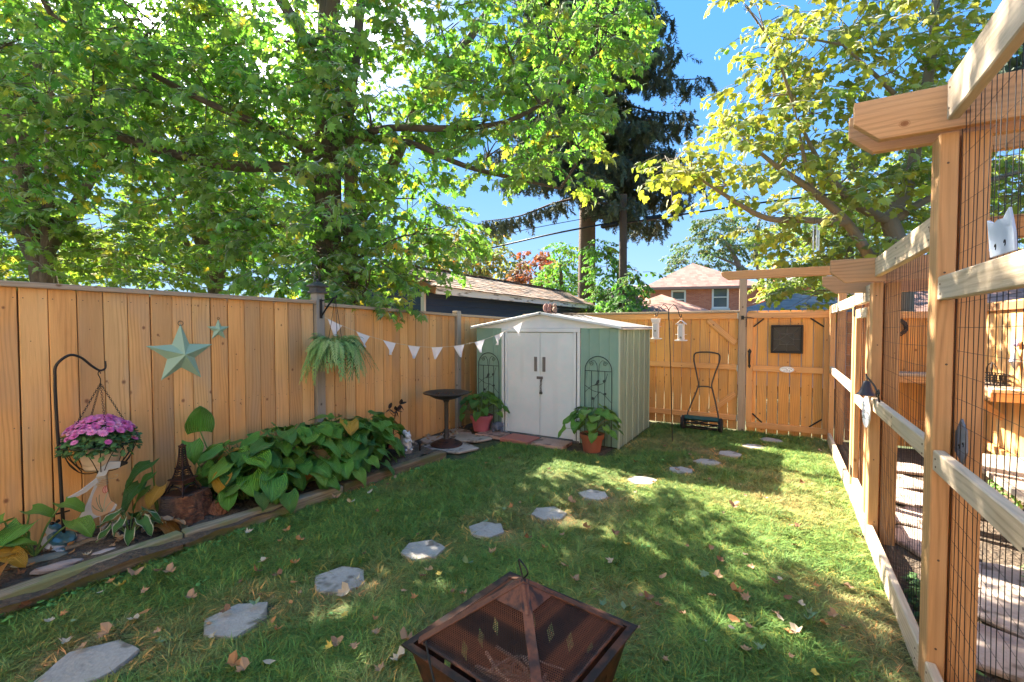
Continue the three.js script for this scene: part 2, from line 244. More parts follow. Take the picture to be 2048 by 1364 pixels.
{ // gate post and the long overhead beam
  const p = thing('gate_post', 'tall grey-brown gate post rising to the overhead beam', 'post', V(-0.528, 0, BZ - 0.02));
  part('post', xf(cbox(0.1, 2.34, 0.1, 0.006), [0, 1.17, 0]), woodM(T.grey, 1.35, 1.12, 0.95, 0.9), p);
  const lt = part('latch', merge([bb(-0.02, 1.72, 0.05, 0.02, 1.78, 0.06), tube([[0.0, 1.75, 0.06], [0.05, 1.755, 0.075], [0.16, 1.74, 0.07]], 0.006, 6)]), M.black, p);
  const ch = []; for (let i = 0; i < 9; i++) ch.push(xf(new THREE.TorusGeometry(0.009, 0.0022, 5, 8), [0.052, 1.73 - i * 0.014, 0.07], [0, (i % 2) * 1.57, 0])); part('chain', merge(ch), M.iron, lt);
  const b = thing('overhead_beam', 'long wooden beam with angled end bridging gate post and enclosure', 'beam', V(0, 0, BZ - 0.02));
  part('beam', (() => { const s = [[-0.835, 2.45], [-0.8, 2.462], [0.66, 2.462], [0.66, 2.34], [-0.74, 2.34], [-0.82, 2.4]]; return grainX(xf(extrude(s, 0.08, 0.003), [0, 0, -0.04])); })(), woodM(T.rough, 0.95, 0.62, 0.36), b);
  part('post', xf(cbox(0.09, 2.34, 0.09, 0.005), [0.66 + 0.05, 1.17, 0]), M.beamWarm[0], b);
}
{ // the gate
  const t = thing('garden_gate', 'cedar board gate with small black window, oval sign and black handle', 'gate', V(0, 0, BZ + 0.02));
  const e = [-0.46, -0.329, -0.189, -0.047, 0.1, 0.242, 0.384, 0.506, 0.602];
  for (let i = 0; i + 1 < e.length; i++) part('board', bb(e[i] + 0.005, 0.0, -0.06, e[i + 1] - 0.006, 1.852, -0.042, 0.003), M.back[Math.floor(R0() * 4)], t);
  part('stile', bb(-0.468, 0.165, -0.04, -0.383, 1.735, 0), M.rail[0], t); part('stile', bb(0.506, 0.165, -0.04, 0.598, 1.735, 0), M.rail[1], t);
  part('rail', bb(-0.468, 1.738, -0.04, 0.602, 1.828, 0, 0.004, 'x'), M.rail[1], t); part('rail', bb(-0.38, 0.94, -0.04, 0.503, 1.027, 0, 0.004, 'x'), M.rail[0], t); part('rail', bb(-0.462, 0.075, -0.04, 0.602, 0.162, 0, 0.004, 'x'), M.rail[1], t);
  const br = (x0, y0, x1, y1) => part('corner_brace', bar(V(x0, y0, -0.03), V(x1, y1, -0.03), 0.02, 0.016), M.black, t);
  br(-0.38, 1.61, -0.24, 1.735); br(0.34, 1.735, 0.505, 1.61); br(-0.38, 0.29, -0.25, 0.165); br(0.35, 0.165, 0.503, 0.29);
  // window: frame, dark pane, leading
  const w = part('window', merge([bb(-0.148, 1.61, -0.04, 0.258, 1.636, 0.012), bb(-0.148, 1.222, -0.04, 0.258, 1.248, 0.012), bb(-0.148, 1.248, -0.04, -0.122, 1.61, 0.012), bb(0.232, 1.248, -0.04, 0.258, 1.61, 0.012)]), M.black, t);
  part('pane', bb(-0.122, 1.248, -0.036, 0.232, 1.61, -0.03, 0.001), mat(0.012, 0.011, 0.01, 0.4), w);
  const cx = 0.055, cy = 1.429, L = [], st = (a, b) => L.push(tube([[a[0], a[1], -0.022], [b[0], b[1], -0.022]], 0.005, 5));
  const ix = 0.088, iy = 0.078, ox = 0.172, oy = 0.176; for (const s of [-1, 1]) for (const q of [-1, 1]) st([cx + s * ox, cy + q * oy], [cx + s * ix, cy + q * iy]);
  for (const s of [-1, 1]) { st([cx - ix, cy + s * iy], [cx + ix, cy + s * iy]); st([cx + s * ix, cy - iy], [cx + s * ix, cy + iy]); st([cx + s * ix, cy], [cx + s * ox, cy]); st([cx, cy + s * iy], [cx, cy + s * oy]); }
  for (const s of [-1, 1]) for (const q of [-1, 1]) L.push(tube([[cx + s * ix, cy, -0.022], [cx + s * ix * 0.42, cy + q * iy * 0.42, -0.022], [cx, cy + q * iy, -0.022]], 0.005, 5));
  part('leading', merge(L), mat(0.1, 0.1, 0.095, 0.4), w);
  const hd = part('handle', merge([tube([[-0.425, 1.2, 0.005], [-0.425, 1.19, 0.05], [-0.425, 1.12, 0.06], [-0.425, 1.05, 0.045], [-0.425, 1.04, 0.005]], [0.012, 0.014, 0.016, 0.012, 0.01], 8), xf(extrude([[0, 0.06], [0.028, 0.02], [0.012, -0.02], [0, -0.03], [-0.012, -0.02], [-0.028, 0.02]], 0.005, 0.001), [-0.425, 1.22, 0.001]), xf(extrude([[0, -0.045], [0.02, -0.012], [0.01, 0.025], [-0.01, 0.025], [-0.02, -0.012]], 0.005, 0.001), [-0.425, 1.025, 0.001])]), M.black, t);
  hd.userData.label = 'black thumb-latch pull handle';
  for (const y of [0.1, 1.735]) part('hinge', bb(0.585, y, 0.001, 0.612, y + 0.095, 0.012), M.black, t);
  // oval sign with lettering
  const cv = document.createElement('canvas'); cv.width = 512; cv.height = 256; const c = cv.getContext('2d');
  c.fillStyle = '#f4f1ec'; c.fillRect(0, 0, 512, 256); c.strokeStyle = '#1c1a1a'; c.lineWidth = 6; c.beginPath(); c.ellipse(256, 128, 232, 106, 0, 0, 7); c.stroke();
  c.fillStyle = '#14121a'; c.textAlign = 'center'; c.textBaseline = 'middle'; const txt = 'PLEASE CLOSE'; c.font = 'bold 46px serif';
  for (let i = 0; i < txt.length; i++) { const a = -1.02 + 2.04 * i / (txt.length - 1); c.save(); c.translate(256 + Math.sin(a) * 205, 150 - Math.cos(a) * 74); c.rotate(a * 0.42); c.fillText(txt[i], 0, 0); c.restore(); }
  c.font = 'bold 38px serif'; c.fillText('THE', 256, 128); c.font = 'bold 64px serif'; c.fillText('G A T E', 256, 182);
  const st2 = new THREE.CanvasTexture(cv); st2.colorSpace = THREE.SRGBColorSpace;
  const sg = thing('gate_sign', 'white oval sign lettered PLEASE CLOSE THE GATE on gate rail', 'sign', V(0.062, 0.984, BZ + 0.021));
  const disc = new THREE.CylinderGeometry(1, 1, 1, 40); part('plate', xf(disc, [0, 0, 0.004], [Math.PI / 2, 0, 0], [0.092, 0.006, 0.044]), M.whiteWood, sg);
  const face = new THREE.CircleGeometry(1, 40); part('lettering', xf(face, [0, 0, 0.0085], [0, 0, 0], [0.091, 0.0435, 1]), mat(1, 1, 1, 0.5, { map: st2 }), sg);
}
// ------------------------------------------------------------ mesh enclosure on the right
{
  const t = thing('mesh_enclosure', 'timber framed cat enclosure walled with black welded wire along lawn', 'enclosure', V(0, 0, 0));
  const bm = () => M.beam[Math.floor(R0() * 3)], wm = () => M.beamWarm[Math.floor(R0() * 2)];
  const screwG = new THREE.CylinderGeometry(0.0045, 0.0045, 0.003, 8);
  // posts: trim on the yard side, 4x4 behind the wire
  const post = (z0, z1, h, inner = true) => { const wide = z1 - z0; { const o = part('post_trim', bb(RX, 0.0, z0, RX + 0.062, h, z1, 0.004), wm(), t), L = []; for (let y = 0.2; y < h; y += 0.42) L.push(xf(screwG, [RX + 0.031 + rr(-0.015, 0.015), y + rr(-0.05, 0.05), z1 + 0.0005], [Math.PI / 2, 0, 0])); stuff(part('screw', merge(L), nailM, o)); } if (inner) part('post', bb(RX + 0.078, 0, z0, RX + 0.168, h, z0 + 0.09, 0.004), wm(), t); };
  post(-2.72, -2.6, 2.42); post(-4.33, -4.2, 1.93); post(-5.3, -5.2, 1.9); post(-7.7, -7.6, 1.9); post(1.0, 1.1, 2.42); post(-0.85, -0.75, 2.42);
  // near bay rails
  const rail = (z0, z1, y0, y1, x0 = RX + 0.004, x1 = RX + 0.045, m = bm()) => { const o = part('rail', bb(x0, y0, z0, x1, y1, z1, 0.005, 'z'), m, t), L = []; for (const z of [z0 + 0.04, (z0 + z1) / 2, z1 - 0.04]) for (const f of [0.28, 0.72]) L.push(xf(screwG, [x0 - 0.0005, y0 + (y1 - y0) * f + rr(-0.008, 0.008), z + rr(-0.012, 0.012)], [0, 0, Math.PI / 2])); stuff(part('screw', merge(L), nailM, o)); return o; };
  const cut = (a, b) => [[-2.598, -0.852], [-0.748, 0.998]].forEach(([z0, z1]) => rail(z0, z1, a, b));
  cut(1.715, 1.816); cut(0.985, 1.075); rail(-2.515, 1.1, 2.44, 2.6, RX, RX + 0.042);
  rail(-4.198, -2.722, 1.0, 1.09); rail(-4.198, -2.722, 1.965, 2.1); rail(-2.598, 1.0, 0.0, 0.145, RX - 0.004, RX + 0.034); rail(-4.198, -2.722, 0.0, 0.145, RX - 0.004, RX + 0.034); rail(-5.2, -4.332, 0, 0.145, RX - 0.004, RX + 0.034); rail(-7.6, -5.302, 0, 0.145, RX - 0.004, RX + 0.034);
  rail(-7.598, -5.302, 0.98, 1.065); rail(-7.598, -5.302, 1.79, 1.9); rail(-5.198, -4.332, 1.8, 1.93);
  const xbm = woodM(T.rough, 1.0, 0.7, 0.46);
  // paired cross beams with clipped ends
  const xb = (z, y, h, xe) => part('cross_beam', grainX(xf(extrude([[RX - xe, y + h], [2.0, y + h], [2.0, y], [RX - xe + 0.09, y], [RX - xe, y + h * 0.48]], 0.038, 0.002), [0, 0, z])), xbm, t);
  xb(-2.596, 2.425, 0.175, 0.297); xb(-2.762, 2.425, 0.175, 0.297); xb(-4.196, 1.935, 0.165, 0.258); xb(-4.6, 1.88, 0.14, 0.28);
  xb(-0.62, 2.605, 0.14, 0.02);
  // door in the third bay: frame, mesh, cross-piece
  const d = part('door', bb(RX + 0.002, 0.16, -5.14, RX + 0.04, 1.76, -5.06), wm(), t); part('door_stile', bb(RX + 0.002, 0.16, -4.48, RX + 0.04, 1.76, -4.4), wm(), d); part('door_rail', bb(RX + 0.002, 1.68, -5.058, RX + 0.04, 1.76, -4.482, 0.004, 'z'), bm(), d); part('door_rail', bb(RX + 0.002, 0.16, -5.058, RX + 0.04, 0.25, -4.482, 0.004, 'z'), bm(), d); part('door_rail', bb(RX + 0.002, 0.93, -5.058, RX + 0.04, 1.0, -4.482, 0.004, 'z'), bm(), d);
  for (const y of [0.24, 1.7]) part('hinge', bb(RX - 0.006, y, -5.19, RX + 0.002, y + 0.09, -5.1), M.black, d);
  // welded wire, 5 by 10 cm
  const mesh = (z0, z1, y0, y1, x, m, vr, hr, name = 'wire_mesh') => { const L = []; let k = 0;
    for (let z = z0; z <= z1; z += 0.0508) { const pts = []; const ph = R0() * 6; for (let y = y0; y <= y1 + 0.001; y += (y1 - y0) / 9) pts.push(V(x + 0.0025 * Math.sin(y * 5 + ph), y, z + 0.0045 * Math.sin(y * 3.3 + z * 2) + rr(-0.0012, 0.0012))); L.push(tube(pts, vr, 4, 9, false, false)); }
    for (let y = y0 + 0.03; y <= y1; y += 0.1016) { const pts = []; const n = Math.max(2, Math.round((z1 - z0) / 0.25)); for (let i = 0; i <= n; i++) { const z = z0 + (z1 - z0) * i / n; pts.push(V(x + 0.004, y + 0.004 * Math.sin(z * 4 + y * 9), z)); } L.push(tube(pts, hr, 4, n, false, false)); }
    stuff(part(name, merge(L), m, t)); };
  mesh(-2.6, 1.0, 0.05, 2.5, RX + 0.068, M.wire, 0.0014, 0.0009); mesh(-4.3, -2.66, 0.05, 2.05, RX + 0.068, M.wire, 0.0012, 0.0009); mesh(-7.6, -5.25, 0.05, 1.85, RX + 0.068, M.wire, 0.0009, 0.0011); mesh(-5.1, -4.42, 0.2, 1.72, RX + 0.045, M.wire, 0.0011, 0.0011);
  // end frame of the tall bay and the far-side frame
  part('frame_post', bb(0.82, 0, -3.3, 0.885, 2.42, -3.24), M.brown[2], t);
  part('frame_rail', bb(0.887, 2.05, -3.29, 1.98, 2.165, -3.25, 0.004, 'x'), M.beamWarm[1], t); part('frame_rail', bb(0.72, 2.5, -3.3, 2.0, 2.6, -3.26, 0.004, 'x'), M.beamWarm[0], t);
  part('frame_post', bb(1.91, 0, -3.3, 1.98, 2.42, -3.24), M.beamWarm[0], t); part('frame_post', bb(1.91, 0, -0.9, 1.98, 2.42, -0.82), M.beamWarm[0], t);
  part('frame_rail', bb(1.93, 2.44, -3.23, 1.97, 2.58, 1.1, 0.004, 'z'), M.beamWarm[1], t);
  { const L = []; for (let x = 0.9; x < 1.9; x += 0.0508) L.push(tube([[x, 1.9, -3.235], [x, 2.52, -3.235]], 0.0013, 4, 1, false, false)); for (let y = 1.95; y < 2.5; y += 0.1016) L.push(tube([[0.88, y, -3.232], [1.92, y, -3.232]], 0.0013, 4, 1, false, false)); stuff(part('wire_mesh', merge(L), M.wire, t)); }
}
{ // boundary fence inside the enclosure
  const t = thing('boundary_fence', 'cedar board fence closing the far long side of the enclosure', 'fence', V(2.02, 0, 0));
  for (let z = -7.78, i = 0; z < 2.2; z += 0.1475, i++) part('board', bb(-0.02, 0, z + 0.003, 0, 1.88, z + 0.144, 0.003), M.cedar[Math.floor(R0() * 6)], t);
  part('rail', bb(-0.06, 1.78, -7.78, -0.022, 1.86, 2.2, 0.003, 'z'), M.brown[0], t); part('rail', bb(-0.06, 0.25, -7.78, -0.022, 0.33, 2.2, 0.003, 'z'), M.rail[0], t);
  const u = thing('brown_fence_panel', 'dark brown stained board panel beyond the enclosure wire, beside gate', 'fence', V(0, 0, BZ - 0.04));
  for (let y = 0.02, i = 0; y < 1.8; y += 0.15, i++) part('board', bb(0.77, y, -0.02, 1.13, y + 0.146, 0, 0.003, 'x'), M.brown[i % 3], u);
  const w = thing('enclosure_back_fence', 'orange cedar fence panel with clipped corner frame carrying the twig wreath', 'fence', V(0, 0, BZ - 0.04));
  for (let x = 1.135; x < 1.98; x += 0.142) part('board', bb(x + 0.002, 0.02, -0.02, Math.min(1.99, x + 0.14), 1.8, 0, 0.003), M.back[Math.floor(R0() * 4)], w);
  part('rail', bb(1.14, 1.72, 0.002, 1.98, 1.81, 0.04, 0.004, 'x'), M.rail[0], w); part('brace', bar(V(1.62, 1.72, 0.021), V(1.96, 1.48, 0.021), 0.08, 0.034), M.rail[1], w); part('rail', bb(1.14, 0.3, 0.002, 1.98, 0.38, 0.04, 0.004, 'x'), M.rail[1], w);
  // cat shelf round the corner
  const s = thing('wall_shelf', 'wide cedar shelf fixed round the inside corner of the enclosure', 'shelf', V(0, 0, 0));
  part('shelf_board', bb(1.14, 0.985, -7.82, 1.98, 1.02, -7.5, 0.004, 'x'), M.beam[0], s); part('edge_board', bb(1.14, 0.9, -7.5, 1.72, 0.985, -7.47, 0.004, 'x'), M.beamWarm[0], s);
  part('shelf_board', bb(1.7, 0.985, -7.495, 1.99, 1.018, -5.98, 0.004, 'z'), M.beam[1], s); part('edge_board', bb(1.7, 0.9, -7.465, 1.73, 0.982, -6.0, 0.004, 'z'), M.beamWarm[1], s);
  part('bracket', bar(V(1.72, 0.9, -6.6), V(1.97, 0.66, -6.6), 0.06, 0.035), M.beamWarm[0], s); part('edge_board', bb(1.735, 0.9, -6.02, 1.98, 0.982, -5.99, 0.004, 'x'), M.beamWarm[0], s);
  // grey plank bench
  const b = thing('plank_bench', 'low bench of grey weathered planks inside the enclosure', 'bench', V(0, 0, 0));
  for (let i = 0; i < 4; i++) part('plank', bb(1.36 + i * 0.15, 0.46, -5.5, 1.505 + i * 0.15, 0.5, -3.4, 0.004, 'z'), M.grey, b);
  for (const z of [-5.3, -3.6]) for (const x of [1.4, 1.85]) part('leg', bb(x, 0, z, x + 0.08, 0.459, z + 0.08), M.grey, b);
}
// ------------------------------------------------------------ metal shed
{
  const t = thing('garden_shed', 'low sage green metal shed with white double doors and gable', 'shed', V(0, 0, -5.8));
  T.shed = tex(256, 256, (u, v) => { const n = fbm(u, v, 5, 4, 71), s = fbm(u, v, 30, 2, 73); return [0.9 + 0.2 * n - 0.1 * s, 0.92 + 0.16 * n, 0.92 + 0.14 * n].map((x) => x * (0.97 - 0.1 * sst(0.6, 0.8, vn(u * 9, v * 2, 9, 2, 75)) * n)); }, true, [0.8, 0.8]);
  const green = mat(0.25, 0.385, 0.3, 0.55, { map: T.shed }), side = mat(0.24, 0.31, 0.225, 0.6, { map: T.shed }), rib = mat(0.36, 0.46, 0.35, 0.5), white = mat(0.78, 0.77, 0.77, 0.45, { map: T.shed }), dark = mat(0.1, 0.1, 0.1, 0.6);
  const X0 = -4.09, X1 = -1.83, D = -1.52, HT = 1.59;
  const panel = (x0, x1, m, name = 'front_panel') => part(name, bb(x0, 0.02, -0.03, x1, HT, 0, 0.003), m, t);
  // front green panels with pressed ribs, right side of vertical ribbed sheets
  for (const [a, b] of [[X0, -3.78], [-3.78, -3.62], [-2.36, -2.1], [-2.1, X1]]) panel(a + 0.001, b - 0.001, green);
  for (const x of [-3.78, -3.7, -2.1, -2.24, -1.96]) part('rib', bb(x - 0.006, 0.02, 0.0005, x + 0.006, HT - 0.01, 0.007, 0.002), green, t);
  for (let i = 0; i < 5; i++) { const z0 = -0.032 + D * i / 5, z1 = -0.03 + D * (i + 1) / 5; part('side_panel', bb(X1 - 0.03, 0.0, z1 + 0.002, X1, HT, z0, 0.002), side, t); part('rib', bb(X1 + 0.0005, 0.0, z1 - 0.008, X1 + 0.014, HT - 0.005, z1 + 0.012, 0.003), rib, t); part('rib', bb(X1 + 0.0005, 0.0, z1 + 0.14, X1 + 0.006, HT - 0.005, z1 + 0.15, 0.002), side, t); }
  part('corner_trim', bb(X1 - 0.008, 0.0, -0.03, X1 + 0.012, HT, 0.008, 0.003), rib, t);
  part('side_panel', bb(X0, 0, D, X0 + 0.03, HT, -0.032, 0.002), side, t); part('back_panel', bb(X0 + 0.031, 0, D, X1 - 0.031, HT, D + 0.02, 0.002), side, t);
  // gable, roof sheets and white trim
  const px = -2.95, py = 1.79;
  part('gable', xf(extrude([[X0 - 0.03, HT + 0.002], [X1 + 0.02, HT + 0.002], [px, py]], 0.025, 0.001), [0, 0, -0.02]), white, t);
  const rf = (xa, xb) => { const L = Math.hypot(xb - xa, py - HT) + 0.04; const g = cbox(L, 0.012, -D + 0.14, 0.003, 'x'); const s = Math.sign(xb - xa); const a = Math.atan2(py - HT, Math.abs(xb - xa)); const o = part('roof_sheet', g, mat(0.2, 0.19, 0.18, 0.6), t, V((xa + xb) / 2, (py + HT) / 2 + 0.018, D / 2 - 0.01), [0, 0, s * -a]); part('roof_edge', xf(cbox(L, 0.035, 0.014, 0.003, 'x'), [0, -0.006, (-D + 0.14) / 2 + 0.008]), white, o); };
  rf(px + 0.002, X1 + 0.03); rf(px - 0.002, X0 - 0.05);
  part('eave_trim', bb(X1 + 0.03, HT - 0.02, D - 0.04, X1 + 0.07, HT + 0.008, 0.05, 0.004, 'z'), mat(0.55, 0.52, 0.45, 0.6), t);
  // door frame, header and sliding doors
  part('door_header', bb(-3.62, 1.535, 0.0, -2.362, 1.59, 0.028, 0.004, 'x'), white, t);
  for (const [a, b] of [[-3.62, -3.575], [-3.56, -3.52], [-2.46, -2.42], [-2.405, -2.362]]) part('door_jamb', bb(a, 0.02, 0, b, 1.533, 0.022, 0.003), white, t);
  for (const [a, b, hx] of [[-3.52, -2.982, -3.045], [-2.976, -2.46, -2.91]]) { const d = part('door', bb(a, 0.05, -0.012, b, 1.528, 0.006, 0.003), white, t); part('door_handle', merge([bb(hx - 0.025, 0.97, 0.006, hx + 0.02, 1.18, 0.02, 0.004), bb(hx - 0.012, 0.985, 0.02, hx + 0.008, 1.165, 0.034, 0.004)]), mat(0.2, 0.19, 0.185, 0.5, { metalness: 0.5 }), d); }
  part('hasp', merge([bb(-3.03, 0.86, 0.006, -2.93, 0.9, 0.014), bb(-2.96, 0.83, 0.014, -2.94, 0.88, 0.03)]), mat(0.16, 0.15, 0.15, 0.5, { metalness: 0.6 }), t);
  const ch = []; for (let i = 0; i < 8; i++) ch.push(xf(new THREE.TorusGeometry(0.013, 0.0035, 5, 9), [-2.955 + 0.004 * Math.sin(i), 0.84 - i * 0.02, 0.025], [0.3 * (i % 2), (i % 2) * 1.3, 0])); part('chain', merge(ch), dark, t);
  part('padlock', merge([xf(cbox(0.045, 0.035, 0.02, 0.005), [-2.955, 0.665, 0.025]), tube([[-2.97, 0.68, 0.025], [-2.965, 0.705, 0.025], [-2.945, 0.705, 0.025], [-2.94, 0.68, 0.025]], 0.004, 5)]), mat(0.14, 0.13, 0.12, 0.4, { metalness: 0.7 }), t);
  part('sill', bb(-3.6, 0.0, -0.02, -2.37, 0.045, 0.05, 0.005, 'x'), mat(0.36, 0.37, 0.4, 0.7, { map: T.stone }), t);
}
// ------------------------------------------------------------ blue garage over the left fence
const roofPad = mat(0.2, 0.16, 0.14, 0.95);
{
  const t = thing('garage', 'dark blue sided garage with mossy shingle roof and white fascia', 'garage', V(0, 0, 0));
  const blue = [mat(0.03, 0.055, 0.115, 0.6), mat(0.035, 0.062, 0.125, 0.6), mat(0.027, 0.05, 0.105, 0.6)];
  const Z0 = -6.75, Z1 = -15, X = -6.0, XL = -9.4;
  for (let y = 0.1, i = 0; y < 2.72; y += 0.13, i++) {
    if (y < 2.26) part('siding_board', xf(cbox(0.014, 0.128, Z0 - Z1 - 0.1, 0.003, 'z'), [X, y + 0.065, (Z0 + Z1) / 2], [0, 0, 0.06]), blue[i % 3], t);
    const w = y < 2.35 ? 0 : (y - 2.35) * 2.2; part('siding_board', xf(cbox(X - XL - 0.02 - 2 * w, 0.128, 0.014, 0.003, 'x'), [(X + XL) / 2, y + 0.065, Z0], [-0.06, 0, 0]), blue[(i + 1) % 3], t);
  }
  part('corner_board', bb(X - 0.06, 0, Z0 - 0.02, X + 0.03, 2.32, Z0 + 0.035), M.whiteWood, t);
  const fasc = tex(256, 64, (u, v) => { const n = fbm(u, v, 12, 4, 91); return lerp3([0.74, 0.72, 0.66], [0.2, 0.18, 0.13], sst(0.6, 0.76, n)); }, true, [2.5, 0.35]);
  const EX = -5.6, EY = 2.33, RXg = -6.85, RY = 2.86, a = Math.atan2(RY - EY, EX - RXg), za = -6.62, zb = -15.15;
  part('fascia', bb(EX - 0.02, EY - 0.1, zb, EX + 0.012, EY + 0.04, za, 0.004, 'z'), mat(1, 1, 1, 0.8, { map: fasc }), t);
  part('soffit', bb(-5.98, EY - 0.05, zb, EX - 0.022, EY - 0.03, za - 0.05), mat(0.3, 0.25, 0.18, 0.8), t);
  const rakeM = mat(0.3, 0.14, 0.06, 0.8); part('rake_board', bar(V(EX, EY - 0.04, za + 0.01), V(RXg, RY - 0.04, za + 0.01), 0.12, 0.03), rakeM, t); part('rake_board', bar(V(RXg - 0.002, RY - 0.04, za + 0.01), V(-9.6, 1.72, za + 0.01), 0.12, 0.03), rakeM, t);
  { const g = cbox(Math.hypot(EX - RXg, RY - EY), 0.03, za - zb, 0.002); g.rotateZ(-a); g.translate((EX + RXg) / 2, (EY + RY) / 2 + 0.02, (za + zb) / 2); part('roof_deck', g, roofPad, t); }
  { const L = Math.hypot(-9.6 - RXg, 1.72 - RY), g = cbox(L, 0.03, za - zb, 0.002); g.rotateZ(Math.atan2(RY - 1.72, 2.75)); g.translate((RXg - 9.6) / 2, (RY + 1.72) / 2 + 0.02, (za + zb) / 2); part('roof_deck', g, roofPad, t); }
  const sh = [[0.16, 0.1, 0.07], [0.21, 0.14, 0.1], [0.11, 0.08, 0.06], [0.25, 0.175, 0.125], [0.23, 0.12, 0.06]].map((c) => mat(...c, 0.95, { bumpMap: T.rough1, bumpScale: 0.004 }));
  const rows = 9, SL = Math.hypot(EX - RXg, RY - EY), gs = [0, 1, 2].map(() => cbox(SL / rows + 0.045, 0.01, 0.3, 0.003)), r = rng(5);
  for (let i = 0; i < rows; i++) { const f = (i + 0.45) / rows; for (let k = 0; k < 28; k++) { const z = za + 0.02 - 0.3 * k - (i % 2) * 0.15 - 0.15; const o = part('shingle', gs[k % 3], sh[Math.floor(r() * 5)], t, V(EX + (RXg - EX) * f + 0.03, EY + (RY - EY) * f + 0.047 + r() * 0.008, z), [0, rr(-0.03, 0.03, r), -a + 0.045 + rr(-0.025, 0.025, r)]); o.scale.z = 0.97; } }
  for (let k = 0; k < 28; k++) part('ridge_shingle', cbox(0.26, 0.02, 0.29, 0.006), sh[k % 5], t, V(RXg, RY + 0.058, za - 0.15 - 0.303 * k), [0, 0, rr(-0.1, 0.1, r)]);
}
// ------------------------------------------------------------ houses and roofs beyond the back fence
T.brick = tex(256, 256, (u, v) => { const row = Math.floor(v * 32), uu = (u * 16 + (row % 2) * 0.5), fx = uu - Math.floor(uu), fy = v * 32 - row; const n = NT[(row * 131 + Math.floor(uu) * 17) & 4095], m = fx < 0.05 || fy < 0.12; return m ? [0.36, 0.27, 0.23] : lerp3([0.46, 0.13, 0.07], [0.58, 0.2, 0.11], n); }, true, [1 / 3.5, 1 / 2.4]);
T.shingle = tex(256, 256, (u, v) => { const row = Math.floor(v * 16), uu = u * 10 + (row % 2) * 0.5 + NT[row & 4095] * 0.3, n = NT[(row * 57 + Math.floor(uu) * 91) & 4095], e = v * 16 - row < 0.12 ? 0.7 : 1; return [0.75 + 0.5 * n, 0.75 + 0.5 * n, 0.75 + 0.5 * n].map((x) => x * e * 0.8); }, true, [1 / 3, 1 / 2.4]);
const brickM = mat(1, 1, 1, 0.9, { map: T.brick }), pinkRoof = mat(0.4, 0.215, 0.165, 0.95, { map: T.shingle }), greyRoof = mat(0.28, 0.27, 0.27, 0.95, { map: T.shingle }), glassM = mat(0.07, 0.09, 0.11, 0.08), charcoal = mat(0.06, 0.065, 0.085, 0.7);
function wallUv(g) { const p = g.attributes.position, n = g.attributes.normal, u = new Float32Array(p.count * 2); for (let i = 0; i < p.count; i++) { u[2 * i] = Math.abs(n.getX(i)) > 0.7 ? p.getZ(i) : p.getX(i); u[2 * i + 1] = Math.abs(n.getY(i)) > 0.95 ? p.getZ(i) : p.getY(i); } g.setAttribute('uv', new THREE.BufferAttribute(u, 2)); return g; }
function hip(w, d, h, y, ridge = 0) { const W = w / 2, D = d / 2, r = ridge / 2; const q = [[-W, D], [W, D], [W, -D], [-W, -D]].map(([x, z]) => [x, y, z]), a = [-r, y + h, 0], b = [r, y + h, 0]; const tri = [q[0], q[1], b, q[0], b, a, q[1], q[2], b, q[2], q[3], a, q[2], a, b, q[3], q[0], a]; const g = new THREE.BufferGeometry(); g.setAttribute('position', new THREE.Float32BufferAttribute(tri.flat(), 3)); g.computeVertexNormals(); return wallUv(g); }
function house(name, label, wallMat, roofMat, o) {
  const t = thing(name, label, o.cat ?? 'house', V(o.x, 0, o.z), o.turn ?? 0), W = o.w / 2, D = o.d / 2, gz = D;
  part('wall', wallUv(bb(-W, 0, -D, W, o.h, D, 0.01)), wallMat, t);
  const rf = part('roof', hip(o.w + 0.7, o.d + 0.7, o.rh, o.h + 0.02, o.ridge ?? 0), roofMat, t);
  part('eave', bb(-W - 0.36, o.h - 0.16, -D - 0.36, W + 0.36, o.h + 0.015, D + 0.36), o.eave ?? mat(0.34, 0.2, 0.16, 0.8), t);
  for (const [x, y, w, h] of o.win ?? []) {
    const f = part('window', merge([bb(x - w / 2 - 0.12, y - 0.12, gz, x - w / 2, y + h + 0.12, gz + 0.06), bb(x + w / 2, y - 0.12, gz, x + w / 2 + 0.12, y + h + 0.12, gz + 0.06), bb(x - w / 2, y + h, gz, x + w / 2, y + h + 0.12, gz + 0.06), bb(x - w / 2, y - 0.12, gz, x + w / 2, y, gz + 0.06), bb(x - w / 2, y + h / 2 - 0.035, gz, x + w / 2, y + h / 2 + 0.035, gz + 0.055)]), M.whiteWood, t);
    for (const k of [0, 1]) part('pane', bb(x - w / 2, y + k * (h / 2 + 0.036), gz + 0.005, x + w / 2, y + h / 2 - 0.036 + k * h / 2, gz + 0.02, 0.001), glassM, f);
    part('sill', bb(x - w / 2 - 0.2, y - 0.24, gz, x + w / 2 + 0.2, y - 0.121, gz + 0.14), mat(0.55, 0.53, 0.5, 0.8), f);
  }
  if (o.chim) part('chimney', wallUv(bb(o.chim - 0.3, o.h, -0.3, o.chim + 0.3, o.h + o.rh + 0.5, 0.3)), wallMat, rf);
  return t;
}
const far = (px, zc) => { const d = V((px - 1024) / F, 0, -1).multiplyScalar(zc).applyAxisAngle(V(0, 1, 0), YAW); return V(d.x, 0, d.z); };
const hy = (py, zc) => EYE + (655 - py) / F * zc;
{ const c = far(1384, 36); house('brick_house', 'red brick house with pinkish hipped roof and two white sash windows', brickM, pinkRoof, { x: c.x, z: c.z, turn: 0.3, w: 7.2, d: 8, h: hy(574, 32), rh: 2.2, win: [[-1.5, hy(614, 32), 0.75, 1.1], [1.25, hy(614, 32), 0.85, 1.35]] }); }
